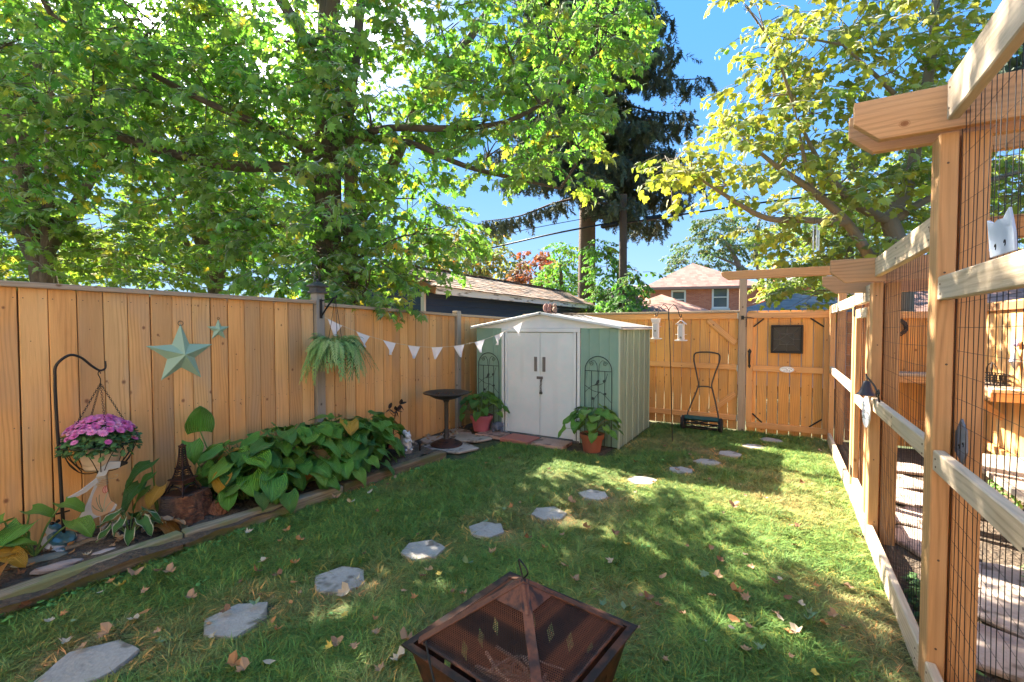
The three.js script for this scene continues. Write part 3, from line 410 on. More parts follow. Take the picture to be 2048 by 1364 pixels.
{ const c = far(1285, 48); house('grey_house', 'charcoal grey sided house with a shallow grey roof', charcoal, greyRoof, { x: c.x, z: c.z, turn: 0.25, w: 8.5, d: 8, h: hy(583, 45), rh: 0.9, ridge: 4, win: [[-2.4, hy(620, 45), 0.9, 1.5]], eave: mat(0.4, 0.4, 0.4, 0.7) }); }
{ const c = far(1576, 33); house('vine_house', 'brick house with grey roof half hidden by the yellow leafed tree', brickM, greyRoof, { x: c.x + 1.5, z: c.z - 1, turn: 0.25, w: 6.5, d: 6, h: hy(565, 30), rh: 1.3, chim: -2.2, win: [[0.1, hy(592, 30), 0.8, 1.3]], eave: mat(0.5, 0.48, 0.45, 0.8) }); }
{ const c = far(1322, 17); house('far_garage', 'low garage with pink shingled hip roof behind bird feeders', mat(0.4, 0.36, 0.33, 0.8), pinkRoof, { cat: 'garage', x: c.x, z: c.z, turn: 0.2, w: 3.6, d: 4.5, h: hy(640, 16), rh: 0.95 }); }
{ const c = far(1592, 13); house('low_garage', 'low garage with grey shingled hip roof behind the gate', mat(0.4, 0.38, 0.36, 0.8), greyRoof, { cat: 'garage', x: c.x, z: c.z - 1, turn: 0.1, w: 3.6, d: 4, h: hy(632, 12), rh: 0.72 }); }
{ const c = far(1860, 13); house('brown_garage', 'garage with brown layered shingle roof seen through enclosure wire', mat(0.2, 0.13, 0.1, 0.8), mat(0.42, 0.24, 0.19, 0.95, { map: T.shingle }), { cat: 'garage', x: c.x, z: c.z - 1.5, turn: 0, w: 6, d: 5, h: hy(640, 11), rh: 1.6, ridge: 3 }); }
// ------------------------------------------------------------ utility pole and cables
{
  const b = far(1245, 14.5), t = thing('utility_pole', 'brown wooden utility pole standing beside the spruce trunk', 'pole', b);
  part('pole', tube([[0, 0, 0], [0, 2.9, 0], [0, hy(392, 14.5), 0]], [0.15, 0.13, 0.115], 12), mat(0.1, 0.072, 0.052, 0.95, { bumpMap: T.fibre, bumpScale: 0.01 }), t);
  const cab = (label, pts, r) => top('overhead_cable', tube(pts, r, 5, 24, false, true), M.black, label, 'cable');
  const q = (px, py, zc) => { const p = far(px, zc); p.y = hy(py, zc); return p; };
  cab('thick black overhead cable running from pole across above blue garage', [q(870, 517, 16), q(980, 497, 17), q(1110, 468, 15.4), q(1248, 442, 14.5)], 0.03);
  cab('black overhead cable sagging from the pole into the yellow tree', [q(1246, 448, 14.5), q(1400, 425, 14), q(1560, 402, 13.5), q(1900, 365, 12)], 0.028);
  cab('thin overhead wire above the thick cable left of pole', [q(860, 505, 16), q(1040, 463, 15.2), q(1244, 425, 14.5)], 0.012);
  for (const [px, py] of [[1217, 452], [1305, 437]]) { const s = thing('splice_case', 'dark cable splice case hanging from the cable near the pole', 'splice case', q(px, py, 14.4), YAW, 'splice cases on the cable'); part('case', xf(new THREE.CapsuleGeometry(0.075, 0.4, 6, 12), [0, 0, 0], [0, 0, Math.PI / 2 + 0.16]), M.black, s); part('strap', merge([xf(new THREE.TorusGeometry(0.08, 0.01, 5, 14), [-0.18, -0.03, 0], [0, 1.57, 0]), xf(new THREE.TorusGeometry(0.08, 0.01, 5, 14), [0.18, 0.03, 0], [0, 1.57, 0])]), M.iron, s); }
}

// ------------------------------------------------------------ the house this back garden belongs to, behind the camera, its sunny wall facing the yard
{
  struct('patio', bb(-3.6, -0.06, 1.0, 0.5, 0.03, 3.3, 0.01), mat(0.5, 0.46, 0.41, 0.9, { bumpMap: T.rough1, bumpScale: 0.002 }));
  const t = thing('cream_house', 'cream clapboard house standing at the near end of the garden', 'house', V(0, 0, 3.3)), cr = [mat(0.74, 0.67, 0.56, 0.7), mat(0.72, 0.65, 0.54, 0.7)], W0 = -5.6, W1 = 3.2;
  part('wall', bb(W0, 0, 0.02, W1, 6.2, 6.5, 0.01), cr[0], t);
  for (let y = 0.12, i = 0; y < 6.1; y += 0.2, i++) part('siding_board', xf(cbox(W1 - W0, 0.205, 0.016, 0.004, 'x'), [(W0 + W1) / 2, y + 0.1, 0.004], [0.05, 0, 0]), cr[i % 2], t);
  part('roof', hip(W1 - W0 + 0.8, 7.4, 2.4, 6.25, 3), greyRoof, t).position.set((W0 + W1) / 2, 0, 3.3);
  for (const [x, y, w, h] of [[-3.4, 1.0, 1.1, 1.3], [-3.2, 3.8, 1, 1.4], [0.4, 3.8, 1, 1.4]]) { const f = part('window', merge([bb(x - w / 2 - 0.1, y - 0.1, -0.06, x + w / 2 + 0.1, y, -0.012), bb(x - w / 2 - 0.1, y + h, -0.06, x + w / 2 + 0.1, y + h + 0.1, -0.012), bb(x - w / 2 - 0.1, y, -0.06, x - w / 2, y + h, -0.012), bb(x + w / 2, y, -0.06, x + w / 2 + 0.1, y + h, -0.012)]), M.whiteWood, t); part('pane', bb(x - w / 2, y, -0.04, x + w / 2, y + h, -0.02, 0.001), glassM, f); }
  const d = part('door', bb(-1.5, 0.05, -0.05, -0.6, 2.1, -0.012), M.whiteWood, t); part('handle', xf(new THREE.SphereGeometry(0.03, 12, 8), [-0.7, 1.0, -0.08]), M.iron, d);
}
// ------------------------------------------------------------ trees
const q3 = (px, py, zc) => { const p = far(px, zc); p.y = hy(py, zc); return p; };
// one leaf: fan from its middle, folded along the midrib
function leafGeo(half, size, fold = 0.25, droop = 0.25) {
  const out = [...half.map(([x, y]) => [x, y]), ...half.slice(1, -1).reverse().map(([x, y]) => [-x, y])], pos = [], c = [0, 0.4];
  const P3 = ([x, y]) => [x * size, (-fold * Math.abs(x) - droop * y * y) * size, y * size];
  for (let i = 0; i < out.length; i++) { const a = out[i], b = out[(i + 1) % out.length]; pos.push(...P3(c), ...P3(a), ...P3(b)); }
  const g = new THREE.BufferGeometry(); g.setAttribute('position', new THREE.Float32BufferAttribute(pos, 3)); g.computeVertexNormals(); g.setAttribute('uv', new THREE.Float32BufferAttribute(new Float32Array(pos.length / 3 * 2), 2)); return g;
}
const MAPLE = [[0, 0.06], [0.33, -0.02], [0.25, 0.15], [0.57, 0.4], [0.24, 0.4], [0.28, 0.68], [0.12, 0.63], [0, 1]];
const PLANE = [[0, 0.04], [0.3, 0.0], [0.52, 0.28], [0.4, 0.44], [0.26, 0.5], [0.3, 0.74], [0.12, 0.74], [0, 0.98]];
const OVAL = [[0, 0], [0.2, 0.2], [0.28, 0.5], [0.18, 0.8], [0, 1]];
function sprayGeo(shape, n, len, size, seed, yellow = 0.06, hang = 0.5, yr = 3) {
  const r = rng(seed), L = [], pts = []; for (let i = 0; i < 4; i++) pts.push(V(rr(-0.03, 0.03, r), -0.05 * i * i * len * 0.5 + rr(-0.02, 0.02, r), len * i / 3));
  L.push(tint(tube(pts, [0.006 * len / 0.4, 0.0025], 3, 3, false, false), 0.55, 0.3, 0.5));
  const cv = new THREE.CatmullRomCurve3(pts);
  for (let i = 0; i < n; i++) {
    const t = 0.15 + 0.85 * (i + r()) / n, p = cv.getPoint(Math.min(1, t)), side = i % 2 ? 1 : -1, g = leafGeo(shape, size * rr(0.7, 1.15, r), rr(0.1, 0.5, r), rr(0.05, 0.45, r));
    const yaw = side * rr(0.3, 1.7, r), pitch = rr(-0.15, 0.55 + hang, r), roll = rr(-0.7, 0.7, r);
    g.rotateZ(roll); g.rotateX(pitch); g.rotateY(yaw); const off = V(0, 0, size * rr(0.25, 0.7, r)).applyEuler(new THREE.Euler(0, yaw, 0)); g.translate(p.x + off.x, p.y - size * rr(0, 0.35, r), p.z + off.z);
    const b = rr(0.75, 1.25, r), y = r() < yellow; L.push(tint(g, b * (y ? yr : rr(0.85, 1.25, r)), b * (y ? 1.3 : 1), b * (y ? 0.8 : rr(0.8, 1.1, r))));
  }
  return merge(L);
}
const barkM = mat(0.15, 0.115, 0.085, 0.95, { bumpMap: T.fibre, bumpScale: 0.02 }), barkDark = mat(0.12, 0.09, 0.066, 0.95, { bumpMap: T.fibre, bumpScale: 0.02 }), barkPale = mat(0.25, 0.2, 0.14, 0.9, { bumpMap: T.fibre, bumpScale: 0.01 }), barkRed = mat(0.15, 0.1, 0.072, 0.95, { bumpMap: T.fibre, bumpScale: 0.03 });
const leafM = (r, g, b, tr = 0.45, rough = 1) => mat(r, g, b, rough, { transmission: tr, thickness: 0, vertexColors: true });
// limbs: [[points], [radii]]; blobs: [centre, rx, ry, rz, sprays]
function tree(name, label, o) {
  const r = rng(o.seed), t = thing(name, label, 'tree', o.base.clone(), 0, o.group), B = o.base, W = [], samples = [];
  const loc = (p) => p.clone().sub(B);
  for (const [pts, rad] of o.limbs) { const lp = pts.map(loc); W.push(tube(lp, rad, o.radial ?? 9, lp.length * 4)); const c = new THREE.CatmullRomCurve3(lp); for (let i = 2; i <= 14; i++) samples.push([c.getPoint(i / 14), rad]); }
  const put = [];
  for (const [c, rx, ry, rz, n] of o.blobs) {
    const lc = loc(c); let best = null, bd = 1e9; for (const s of samples) { const d = s[0].distanceTo(lc) + (s[0].y > lc.y ? 0.8 : 0); if (d < bd) { bd = d; best = s[0]; } }
    if (o.twigs !== 0 && bd < 6) { const mid = best.clone().lerp(lc, 0.5); mid.y += 0.12 * bd; mid.x += rr(-0.2, 0.2, r); W.push(tube([best, mid, lc], [0.016 + bd * 0.007, 0.014, 0.008], 5, 6, false, false)); for (let k = 0; k < (o.twigs ?? 4); k++) { const e = lc.clone().add(V(rr(-rx, rx, r), rr(-ry, ry * 0.8, r), rr(-rz, rz, r)).multiplyScalar(0.95)), f = mid.clone().lerp(lc, rr(0.1, 1, r)); const m2 = f.clone().lerp(e, 0.5); m2.y += 0.08; W.push(tube([f, m2, e], [0.011, 0.007, 0.003], 4, 4, false, false)); } }
    const nn = Math.round(n * (o.dens ?? 1)); for (let i = 0; i < nn; i++) { const d = V(rr(-1, 1, r), rr(-1, 1, r), rr(-1, 1, r)); if (d.lengthSq() > 1) { i--; continue; } d.multiplyScalar(Math.pow(Math.max(0.05, d.length()), -0.25)); put.push([V(lc.x + d.x * rx, lc.y + d.y * ry, lc.z + d.z * rz), Math.atan2(d.x, d.z) + rr(-1.2, 1.2, r)]); }
  }
  part('trunk', merge(W), o.bark, t);
  const nv = o.sprays.length; for (let k = 0; k < nv; k++) {
    const mine = put.filter((_, i) => i % nv === k), im = new THREE.InstancedMesh(o.sprays[k], o.leaf, mine.length), c = new THREE.Color();
    im.name = 'foliage'; im.castShadow = im.receiveShadow = true; stuff(im);
    mine.forEach(([p, yaw], i) => { const s = rr(0.75, 1.25, r) * (o.scale ?? 1); _m.compose(p, _q.setFromEuler(_e.set(rr(-0.2, 0.5, r), yaw, rr(-0.4, 0.4, r), 'YXZ')), V(s, s, s)); im.setMatrixAt(i, _m); const y = r(), b = rr(0.75, 1.2, r); c.setRGB(b * (y < (o.yellow ?? 0.07) ? (o.yr ?? 2.2) : rr(0.85, 1.3, r)), b * (y < (o.yellow ?? 0.07) ? 1.2 : 1), b * rr(0.7, 1.1, r)); im.setColorAt(i, c); });
    t.add(im);
  }
  return t;
}
const SP = { maple: [1, 2, 3].map((s) => sprayGeo(MAPLE, 13, 0.48, 0.115, s * 13, 0.05)), mapleFar: [4, 5].map((s) => sprayGeo(MAPLE, 16, 0.7, 0.16, s * 13, 0.05)), plane: [6, 7, 8].map((s) => sprayGeo(PLANE, 9, 0.48, 0.145, s * 13, 0.12, 0.7, 1.5)), farLeaf: [9, 10].map((s) => sprayGeo(OVAL, 16, 0.9, 0.28, s * 13, 0.05)), shrub: [11, 12].map((s) => sprayGeo(OVAL, 14, 0.5, 0.14, s * 13, 0.03)) };
{ // big silver maple behind the left fence
  const b = V(-5.75, 0, -4.3), Z = 6.7, w = (x, y, z) => V(x, y, z);
  const limbs = [
    [[b, q3(655, 560, Z), q3(660, 380, Z), q3(662, 180, Z), w(-5.9, 7, -4.6), w(-6.1, 10, -5)], [0.27, 0.21, 0.19, 0.17, 0.13, 0.07]],
    [[w(-5.5, 0, -4.6), q3(703, 540, 6.8), q3(706, 380, 6.8), q3(700, 250, 6.8), q3(720, 100, 6.6), q3(735, -60, 6.4)], [0.14, 0.12, 0.1, 0.09, 0.07, 0.05]],
    [[q3(650, 400, Z), q3(600, 345, 6.4), q3(470, 335, 6.2), q3(330, 305, 6), q3(180, 250, 5.8), q3(60, 200, 5.6), q3(-120, 150, 5.5)], [0.09, 0.075, 0.07, 0.06, 0.05, 0.04, 0.03]],
    [[q3(660, 330, Z), q3(560, 270, 6.3), q3(420, 210, 6), q3(250, 120, 5.7), q3(120, 40, 5.5)], [0.08, 0.05, 0.04, 0.03, 0.02]],
    [[q3(690, 470, 6.8), q3(740, 410, 7), q3(790, 330, 7.1), q3(850, 200, 7.1), q3(940, 90, 7.1), q3(1010, -20, 7)], [0.13, 0.11, 0.09, 0.075, 0.06, 0.04]],
    [[q3(685, 300, 6.6), q3(760, 265, 6.3), q3(900, 262, 6), q3(1010, 250, 5.9), q3(1110, 200, 5.8)], [0.06, 0.05, 0.04, 0.03, 0.02]],
    [[q3(700, 285, 6.6), q3(820, 290, 6.3), q3(930, 335, 6.2), q3(1030, 360, 6.1), q3(1120, 380, 6.1)], [0.05, 0.045, 0.035, 0.025, 0.015]],
    [[q3(665, 200, 6.6), q3(600, 60, 6.3), q3(520, -60, 6)], [0.1, 0.08, 0.05]],
    [[w(-5.8, 6, -4.5), w(-4.6, 7.6, -4), w(-3.5, 8.6, -3.2)], [0.1, 0.07, 0.03]], [[w(-5.9, 6.4, -4.6), w(-7.2, 8, -3.4), w(-8.4, 9, -2)], [0.1, 0.07, 0.03]], [[w(-5.9, 6.8, -4.7), w(-6.6, 8.4, -6.2), w(-7.4, 9.6, -7)], [0.1, 0.07, 0.03]],
  ];
  const bl = (px, py, zc, rx, n, ry = rx * 0.75) => [q3(px, py, zc), rx, ry, rx, n];
  const blobs = [bl(60, 90, 5.8, 0.9, 56), bl(200, 170, 5.7, 0.8, 50), bl(330, 60, 5.9, 0.9, 60), bl(420, 200, 6, 0.8, 50), bl(540, 100, 6.2, 0.9, 60), bl(300, 300, 6.2, 0.7, 40), bl(120, 270, 6, 0.7, 40), bl(20, 330, 6.2, 0.6, 26), bl(500, 330, 6.4, 0.7, 44), bl(590, 240, 6.3, 0.6, 36), bl(560, 450, 6.6, 0.6, 38), bl(470, 470, 7, 0.6, 34), bl(590, 545, 6.4, 0.4, 22), bl(410, 400, 6.8, 0.6, 34), bl(620, 90, 5.6, 0.5, 26), bl(700, 200, 5.9, 0.5, 26),
    bl(760, 120, 6.4, 0.8, 44), bl(880, 60, 6.3, 0.8, 46), bl(790, 280, 6.5, 0.6, 34), bl(835, 400, 6.8, 0.6, 34), bl(780, 470, 6.8, 0.7, 44), bl(740, 560, 6.2, 0.45, 26), bl(820, 500, 6.6, 0.55, 32), bl(900, 470, 6.7, 0.35, 12), bl(960, 200, 6.2, 0.6, 32), bl(1010, 90, 6.1, 0.8, 44), bl(985, 300, 6.1, 0.45, 16), bl(1090, 210, 5.9, 0.7, 40), bl(1130, 60, 6, 0.8, 46), bl(1200, 110, 6, 0.45, 16), bl(1090, 330, 6, 0.4, 12), bl(1150, 280, 6, 0.35, 9), bl(1235, 30, 6.1, 0.4, 12), bl(655, 430, 5.7, 0.35, 12), bl(690, 330, 5.7, 0.35, 12), bl(640, 560, 5.7, 0.22, 7), bl(700, 330, 6.4, 0.4, 18), bl(640, 500, 6.2, 0.3, 10)];
  for (const [x, y, z, r, n] of [[-4.2, 8.2, -3.4, 1.7, 70], [-6.2, 8.2, -2.2, 1.8, 80], [-7.4, 7.6, -4.6, 1.9, 90], [-5.6, 10, -4.6, 2, 90], [-8.4, 9.4, -3, 1.8, 80], [-8.8, 7.2, -1.6, 1.6, 70], [-3.2, 9.2, -2.4, 1.4, 40], [-7.6, 10.6, -5.4, 1.6, 60], [-6.4, 6.6, -0.6, 1.6, 60], [-7.6, 5.6, -3, 1.3, 50]]) blobs.push([V(x, y, z), r, r * 0.8, r, n]);
  tree('silver_maple', 'tall silver maple with dark trunk rising just behind the left fence', { seed: 41, base: b, limbs, blobs, bark: barkDark, leaf: leafM(0.16, 0.37, 0.045, 0.58), sprays: SP.maple, yellow: 0.06, dens: 1.3 });
}
{ // further maples to the left
  const mk = (label, px, zc, seed, col, bl, rad) => { const b = far(px, zc); const L = [[[b, V(b.x + 0.1, 2.2, b.z), V(b.x, 4.4, b.z + 0.2), V(b.x + 0.3, 8, b.z)], [rad, rad * 0.8, rad * 0.65, 0.06]]]; for (const [dx, y, dz, y0] of [[2, 6, 1, 2.4], [-2.2, 6.4, 0.8, 2.6], [1.4, 7, -1.4, 3], [2.4, 6.2, 0.4, 1.9], [-1.2, 7.5, 1.6, 3.2]]) L.push([[V(b.x, y0, b.z), V(b.x + dx * 0.45, (y0 + y) / 2 - 0.2, b.z + dz * 0.45), V(b.x + dx, y, b.z + dz)], [rad * 0.45, rad * 0.35, 0.03]]); tree('maple_tree', label, { seed, base: b, limbs: L, blobs: bl.map(([x, y, z, r, n]) => [q3(x, y, z), r, r * 0.8, r, n]), bark: barkM, leaf: col, sprays: SP.mapleFar, yellow: 0.12, dens: 1.5 }); };
  mk('maple with forking grey limbs behind the tall fence bay', 92, 9.5, 51, leafM(0.19, 0.37, 0.045, 0.58), [[60, 470, 9, 0.9, 40], [200, 420, 9.5, 1, 46], [20, 250, 9.5, 1.2, 60], [160, 200, 9.5, 1.3, 60], [330, 250, 10, 1.3, 60], [100, 50, 10, 1.5, 70], [320, 60, 10, 1.5, 70], [300, 520, 10, 0.7, 30], [-60, 380, 9, 1, 40]], 0.27);
  mk('distant sunlit maple filling the gap behind the first maple', 430, 13, 53, leafM(0.21, 0.39, 0.045, 0.58), [[380, 480, 13, 1.2, 60], [480, 420, 13, 1.4, 70], [540, 520, 12.5, 1.1, 50], [250, 480, 13.5, 1.3, 60], [400, 320, 13.5, 1.7, 80], [560, 300, 13.5, 1.7, 80], [600, 430, 13, 1.2, 50], [160, 520, 13, 1.1, 45], [480, 180, 14, 1.8, 80], [70, 540, 13, 0.9, 40]], 0.22);
  mk('maple standing further along behind the fence, with leaning limbs', -150, 11, 57, leafM(0.13, 0.3, 0.04, 0.55), [[-100, 400, 11, 1.6, 80], [-40, 540, 11, 1.2, 50], [-150, 200, 11, 1.8, 90], [20, 120, 12, 1.6, 70]], 0.3);
}
{ // plane tree beyond the gate
  const b = far(1800, 9.2), Z = 9;
  const limbs = [[[b, q3(1798, 520, Z), q3(1772, 440, Z)], [0.2, 0.17, 0.15]], [[q3(1772, 445, Z), q3(1815, 350, Z), q3(1832, 240, 8.8), q3(1850, 100, 8.7), q3(1855, -40, 8.6)], [0.14, 0.12, 0.1, 0.08, 0.05]], [[q3(1772, 445, Z), q3(1700, 405, 8.8), q3(1640, 340, 8.6), q3(1590, 250, 8.5)], [0.1, 0.08, 0.05, 0.02]], [[q3(1745, 530, 8.6), q3(1690, 448, 8.5), q3(1620, 385, 8.4), q3(1540, 330, 8.3), q3(1480, 280, 8.2)], [0.1, 0.08, 0.065, 0.04, 0.02]], [[q3(1690, 448, 8.5), q3(1610, 442, 8.4), q3(1530, 438, 8.3), q3(1450, 395, 8.2), q3(1380, 350, 8.1)], [0.07, 0.06, 0.05, 0.035, 0.015]], [[q3(1772, 450, Z), q3(1850, 400, 8.8), q3(1950, 370, 8.6), q3(2080, 330, 8.5)], [0.09, 0.07, 0.05, 0.03]], [[q3(1620, 385, 8.4), q3(1600, 310, 8.2), q3(1580, 220, 8)], [0.04, 0.03, 0.01]], [[q3(1832, 250, 8.8), q3(1740, 160, 8.4), q3(1660, 90, 8.1)], [0.05, 0.035, 0.01]]];
  const bl = (px, py, zc, r, n) => [q3(px, py, zc), r, r * 0.8, r, n];
  const blobs = [bl(1360, 350, 8, 0.45, 13), bl(1330, 330, 8.1, 0.3, 6), bl(1440, 280, 8, 0.6, 24), bl(1450, 370, 8.1, 0.5, 15), bl(1530, 200, 8, 0.7, 30), bl(1560, 90, 8, 0.8, 36), bl(1560, 320, 8.1, 0.6, 22), bl(1640, 230, 8.2, 0.8, 38), bl(1680, 70, 8.2, 0.9, 46), bl(1640, 400, 8.4, 0.7, 28), bl(1720, 330, 8.4, 0.8, 38), bl(1780, 150, 8.4, 0.9, 46), bl(1820, 40, 8.4, 0.9, 44), bl(1740, 460, 8.8, 0.7, 28), bl(1830, 300, 8.8, 0.8, 36), bl(1600, 500, 9.2, 0.6, 22), bl(1680, 520, 9.4, 0.6, 22), bl(1520, 440, 8.6, 0.4, 10), bl(1950, 360, 8.8, 0.9, 36), bl(2040, 340, 8.6, 0.9, 36), bl(1900, 200, 8.6, 0.9, 36), bl(2050, 430, 8.8, 0.7, 24), bl(1480, 25, 7, 0.22, 4), bl(1950, 60, 8.6, 1, 40), bl(1820, 440, 9.2, 0.5, 16), bl(1600, 590, 10, 0.5, 16)];
  tree('plane_tree', 'yellowing plane tree with spreading grey limbs beyond the garden gate', { seed: 61, base: b, limbs, blobs, bark: barkPale, leaf: leafM(0.27, 0.36, 0.045, 0.55), sprays: SP.plane, yellow: 0.14, yr: 1.45, twigs: 5 });
}
{ // backdrop trees
  const simple = (name, label, px, zc, seed, col, bl, o = {}) => { const b = far(px, zc), h = o.h ?? 4; tree(name, label, { seed, base: b, limbs: [[[b, V(b.x + 0.1, h * 0.5, b.z), V(b.x, h, b.z)], [o.rad ?? 0.16, (o.rad ?? 0.16) * 0.8, 0.05]], ...(o.limbs ?? [])], blobs: bl.map(([x, y, z, r, n, ry]) => [q3(x, y, z), r, ry ?? r * 0.85, r, n]), bark: o.bark ?? barkM, leaf: col, sprays: o.sp ?? SP.farLeaf, yellow: o.y ?? 0.05, twigs: o.twigs ?? 3, scale: o.s }); };
  simple('pale_tree', 'distant pale yellow-green tree above the garage roof', 960, 32, 71, leafM(0.27, 0.32, 0.07, 0.45), [[940, 520, 32, 1.7, 70], [990, 530, 32, 1.7, 70], [960, 480, 32, 1.6, 70], [900, 560, 32, 1.6, 40], [1010, 580, 32, 1.5, 40], [860, 500, 31, 1.5, 40]], { h: 6 });
  simple('brown_tree', 'small tree turning rusty brown above the garage roof', 1066, 26, 72, leafM(0.24, 0.12, 0.05, 0.3), [[1068, 530, 26, 0.7, 40, 0.9], [1055, 565, 26, 0.9, 50], [1045, 590, 26, 0.7, 30]], { h: 4, y: 0.2 });
  simple('leafy_shrub_tree', 'bright green bushy tree left of the spruce trunk', 1120, 19.5, 73, leafM(0.14, 0.38, 0.035, 0.5), [[1115, 560, 19.5, 0.9, 80], [1140, 520, 19.5, 0.6, 50, 0.9], [1095, 595, 19.5, 0.9, 80], [1150, 590, 19.5, 0.9, 80], [1120, 495, 19.5, 0.35, 16], [1075, 610, 19, 0.5, 30]], { h: 4.5, sp: SP.shrub });
  simple('leafy_shrub_tree', 'green vine-like bush growing at the foot of the utility pole', 1235, 16, 74, leafM(0.11, 0.31, 0.035, 0.5), [[1212, 540, 16.3, 0.5, 60, 0.9], [1225, 590, 16, 0.65, 80], [1250, 605, 14, 0.4, 40], [1200, 495, 16.3, 0.3, 20], [1265, 565, 14, 0.22, 12], [1278, 545, 14, 0.13, 5], [1215, 625, 15.5, 0.6, 50]], { h: 3.5, sp: SP.shrub, rad: 0.1 });
  simple('distant_tree', 'open crowned tree with bare leaning limbs behind the brick house', 1500, 46, 75, leafM(0.1, 0.19, 0.06, 0.4), [[1440, 470, 46, 2.6, 110], [1385, 510, 46, 2.2, 90], [1370, 545, 45, 1.6, 50], [1470, 500, 46, 1.6, 50], [1520, 470, 46, 1.8, 60], [1455, 540, 45, 1.4, 40], [1500, 590, 44, 1.1, 30], [1420, 450, 46, 1.5, 50]], { h: 6, rad: 0.35, limbs: [[[q3(1505, 640, 46), q3(1490, 580, 46), q3(1470, 520, 46), q3(1440, 470, 46)], [0.4, 0.35, 0.25, 0.1]], [[q3(1530, 640, 46), q3(1520, 560, 46), q3(1510, 490, 46), q3(1515, 440, 46)], [0.35, 0.3, 0.25, 0.12]], [[q3(1520, 560, 46), q3(1470, 530, 46), q3(1420, 510, 46)], [0.2, 0.15, 0.06]]], bark: mat(0.22, 0.19, 0.17, 0.9) });
  simple('sunlit_tree', 'bright sunlit tree behind the plane tree limbs', 1690, 16, 76, leafM(0.22, 0.36, 0.04, 0.5), [[1600, 480, 16, 1.3, 80], [1700, 470, 16, 1.5, 100], [1790, 460, 16, 1.5, 90], [1640, 400, 16.5, 1.3, 70], [1750, 350, 16.5, 1.6, 90], [1580, 560, 16, 0.8, 50], [1650, 570, 15.5, 1, 60], [1850, 400, 16, 1.6, 90], [1950, 380, 16, 1.7, 90], [1720, 560, 15.5, 1, 60], [2040, 420, 16, 1.6, 80], [1830, 250, 17, 1.5, 70], [1950, 250, 17, 1.7, 80], [2060, 280, 17, 1.7, 80]], { h: 6, sp: SP.mapleFar, rad: 0.22 });
}
{ // Norway spruce with hanging branchlets
  const b = far(1172, 17.6), r = rng(81), t = thing('spruce_tree', 'tall dark spruce with drooping branchlets and bare lower trunk', 'tree', b), W = [];
  W.push(tube([[0, 0, 0], [0.02, 4, 0], [0.05, 9, 0], [0, 14, 0], [0, 20, 0]], [0.36, 0.33, 0.27, 0.2, 0.05], 12, 20));
  const needle = (L, k) => { const pos = []; const ax = V(0, -1, 0.15).normalize(); const add = (p, d, w, l) => { const s = d.clone().cross(V(0.3, 0.2, 1)).normalize().multiplyScalar(w); const e = p.clone().addScaledVector(d, l); pos.push(p.x - s.x, p.y - s.y, p.z - s.z, p.x + s.x, p.y + s.y, p.z + s.z, e.x, e.y, e.z); }; for (let i = 0; i < 16; i++) { const p = V(rr(-0.01, 0.01, r), -L * i / 16, 0.05 * L * i / 16), a = r() * 6.28; const d = V(Math.cos(a) * 0.75, -0.75, Math.sin(a) * 0.75).normalize(), l = 0.3 * L * (1 - i / 20) * rr(0.6, 1.2, r); for (let j = 0; j < 5; j++) { const pp = p.clone().addScaledVector(d, l * j / 5), aa = r() * 6.28; add(pp, d.clone().add(V(Math.cos(aa) * 0.6, rr(-0.3, 0.3, r), Math.sin(aa) * 0.6)).normalize(), 0.014, 0.085); } add(p, d, 0.018, l); } for (let i = 0; i < 14; i++) { const p = V(0, -L * i / 14, 0), aa = r() * 6.28; add(p, V(Math.cos(aa) * 0.7, -0.6, Math.sin(aa) * 0.7).normalize(), 0.014, 0.1); } add(V(0, 0, 0), ax, 0.012, L); const g = new THREE.BufferGeometry(); g.setAttribute('position', new THREE.Float32BufferAttribute(pos, 3)); g.computeVertexNormals(); g.setAttribute('uv', new THREE.Float32BufferAttribute(new Float32Array(pos.length / 3 * 2), 2)); return g; };
  const gs = [needle(0.5), needle(0.62), needle(0.4)], put = [];
  for (let y = 6.2; y < 19; y += 0.34) for (let k = 0; k < 4; k++) {
    const az = r() * 6.28, side = Math.cos(az) * 0.86 - Math.sin(az) * -0.5; if (y < 7.6 && r() < 0.35) continue; if (y > 8 && y < 12.5 && side < -0.1 && r() < 0.55) continue;
    const L = rr(0.65, 1.05, r) * (y < 12 ? 4.2 : 4.2 - (y - 12) * 0.45), d = V(Math.cos(az), 0, Math.sin(az)), pts = [0, 0.3, 0.65, 1].map((f) => d.clone().multiplyScalar(L * f).add(V(0, y + (f < 0.3 ? 0.1 : 0) - 0.95 * f * f * L * 0.34 + (f === 1 ? 0.16 * L : 0), 0)));
    W.push(tube(pts, [0.06, 0.045, 0.03, 0.012], 5, 8, false, false)); const c = new THREE.CatmullRomCurve3(pts), n = Math.round(L * 26);
    for (let i = 0; i < n; i++) { const f = 0.22 + 0.78 * (i + r()) / n, p = c.getPoint(Math.min(1, f)), sd = rr(-0.75, 0.75, r) * (0.4 + f * 0.5); p.add(V(-d.z * sd, rr(-0.12, 0.05, r) - Math.abs(sd) * 0.2, d.x * sd)); put.push([p, rr(0.7, 1.3, r)]); }
  }
  part('trunk', merge(W), barkRed, t);
  gs.forEach((g, k) => { const mine = put.filter((_, i) => i % 3 === k), im = new THREE.InstancedMesh(g, mat(0.085, 0.115, 0.065, 0.9), mine.length), c = new THREE.Color(); im.name = 'foliage'; im.castShadow = im.receiveShadow = true; stuff(im); mine.forEach(([p, s], i) => { _m.compose(p, _q.setFromEuler(_e.set(rr(-0.8, 0.8, r), r() * 6.28, rr(-0.8, 0.8, r))), V(s, s, s)); im.setMatrixAt(i, _m); const v = rr(0.6, 1.35, r); c.setRGB(v * rr(0.9, 1.25, r), v, v * rr(0.8, 1.2, r)); im.setColorAt(i, c); }); t.add(im); });
}
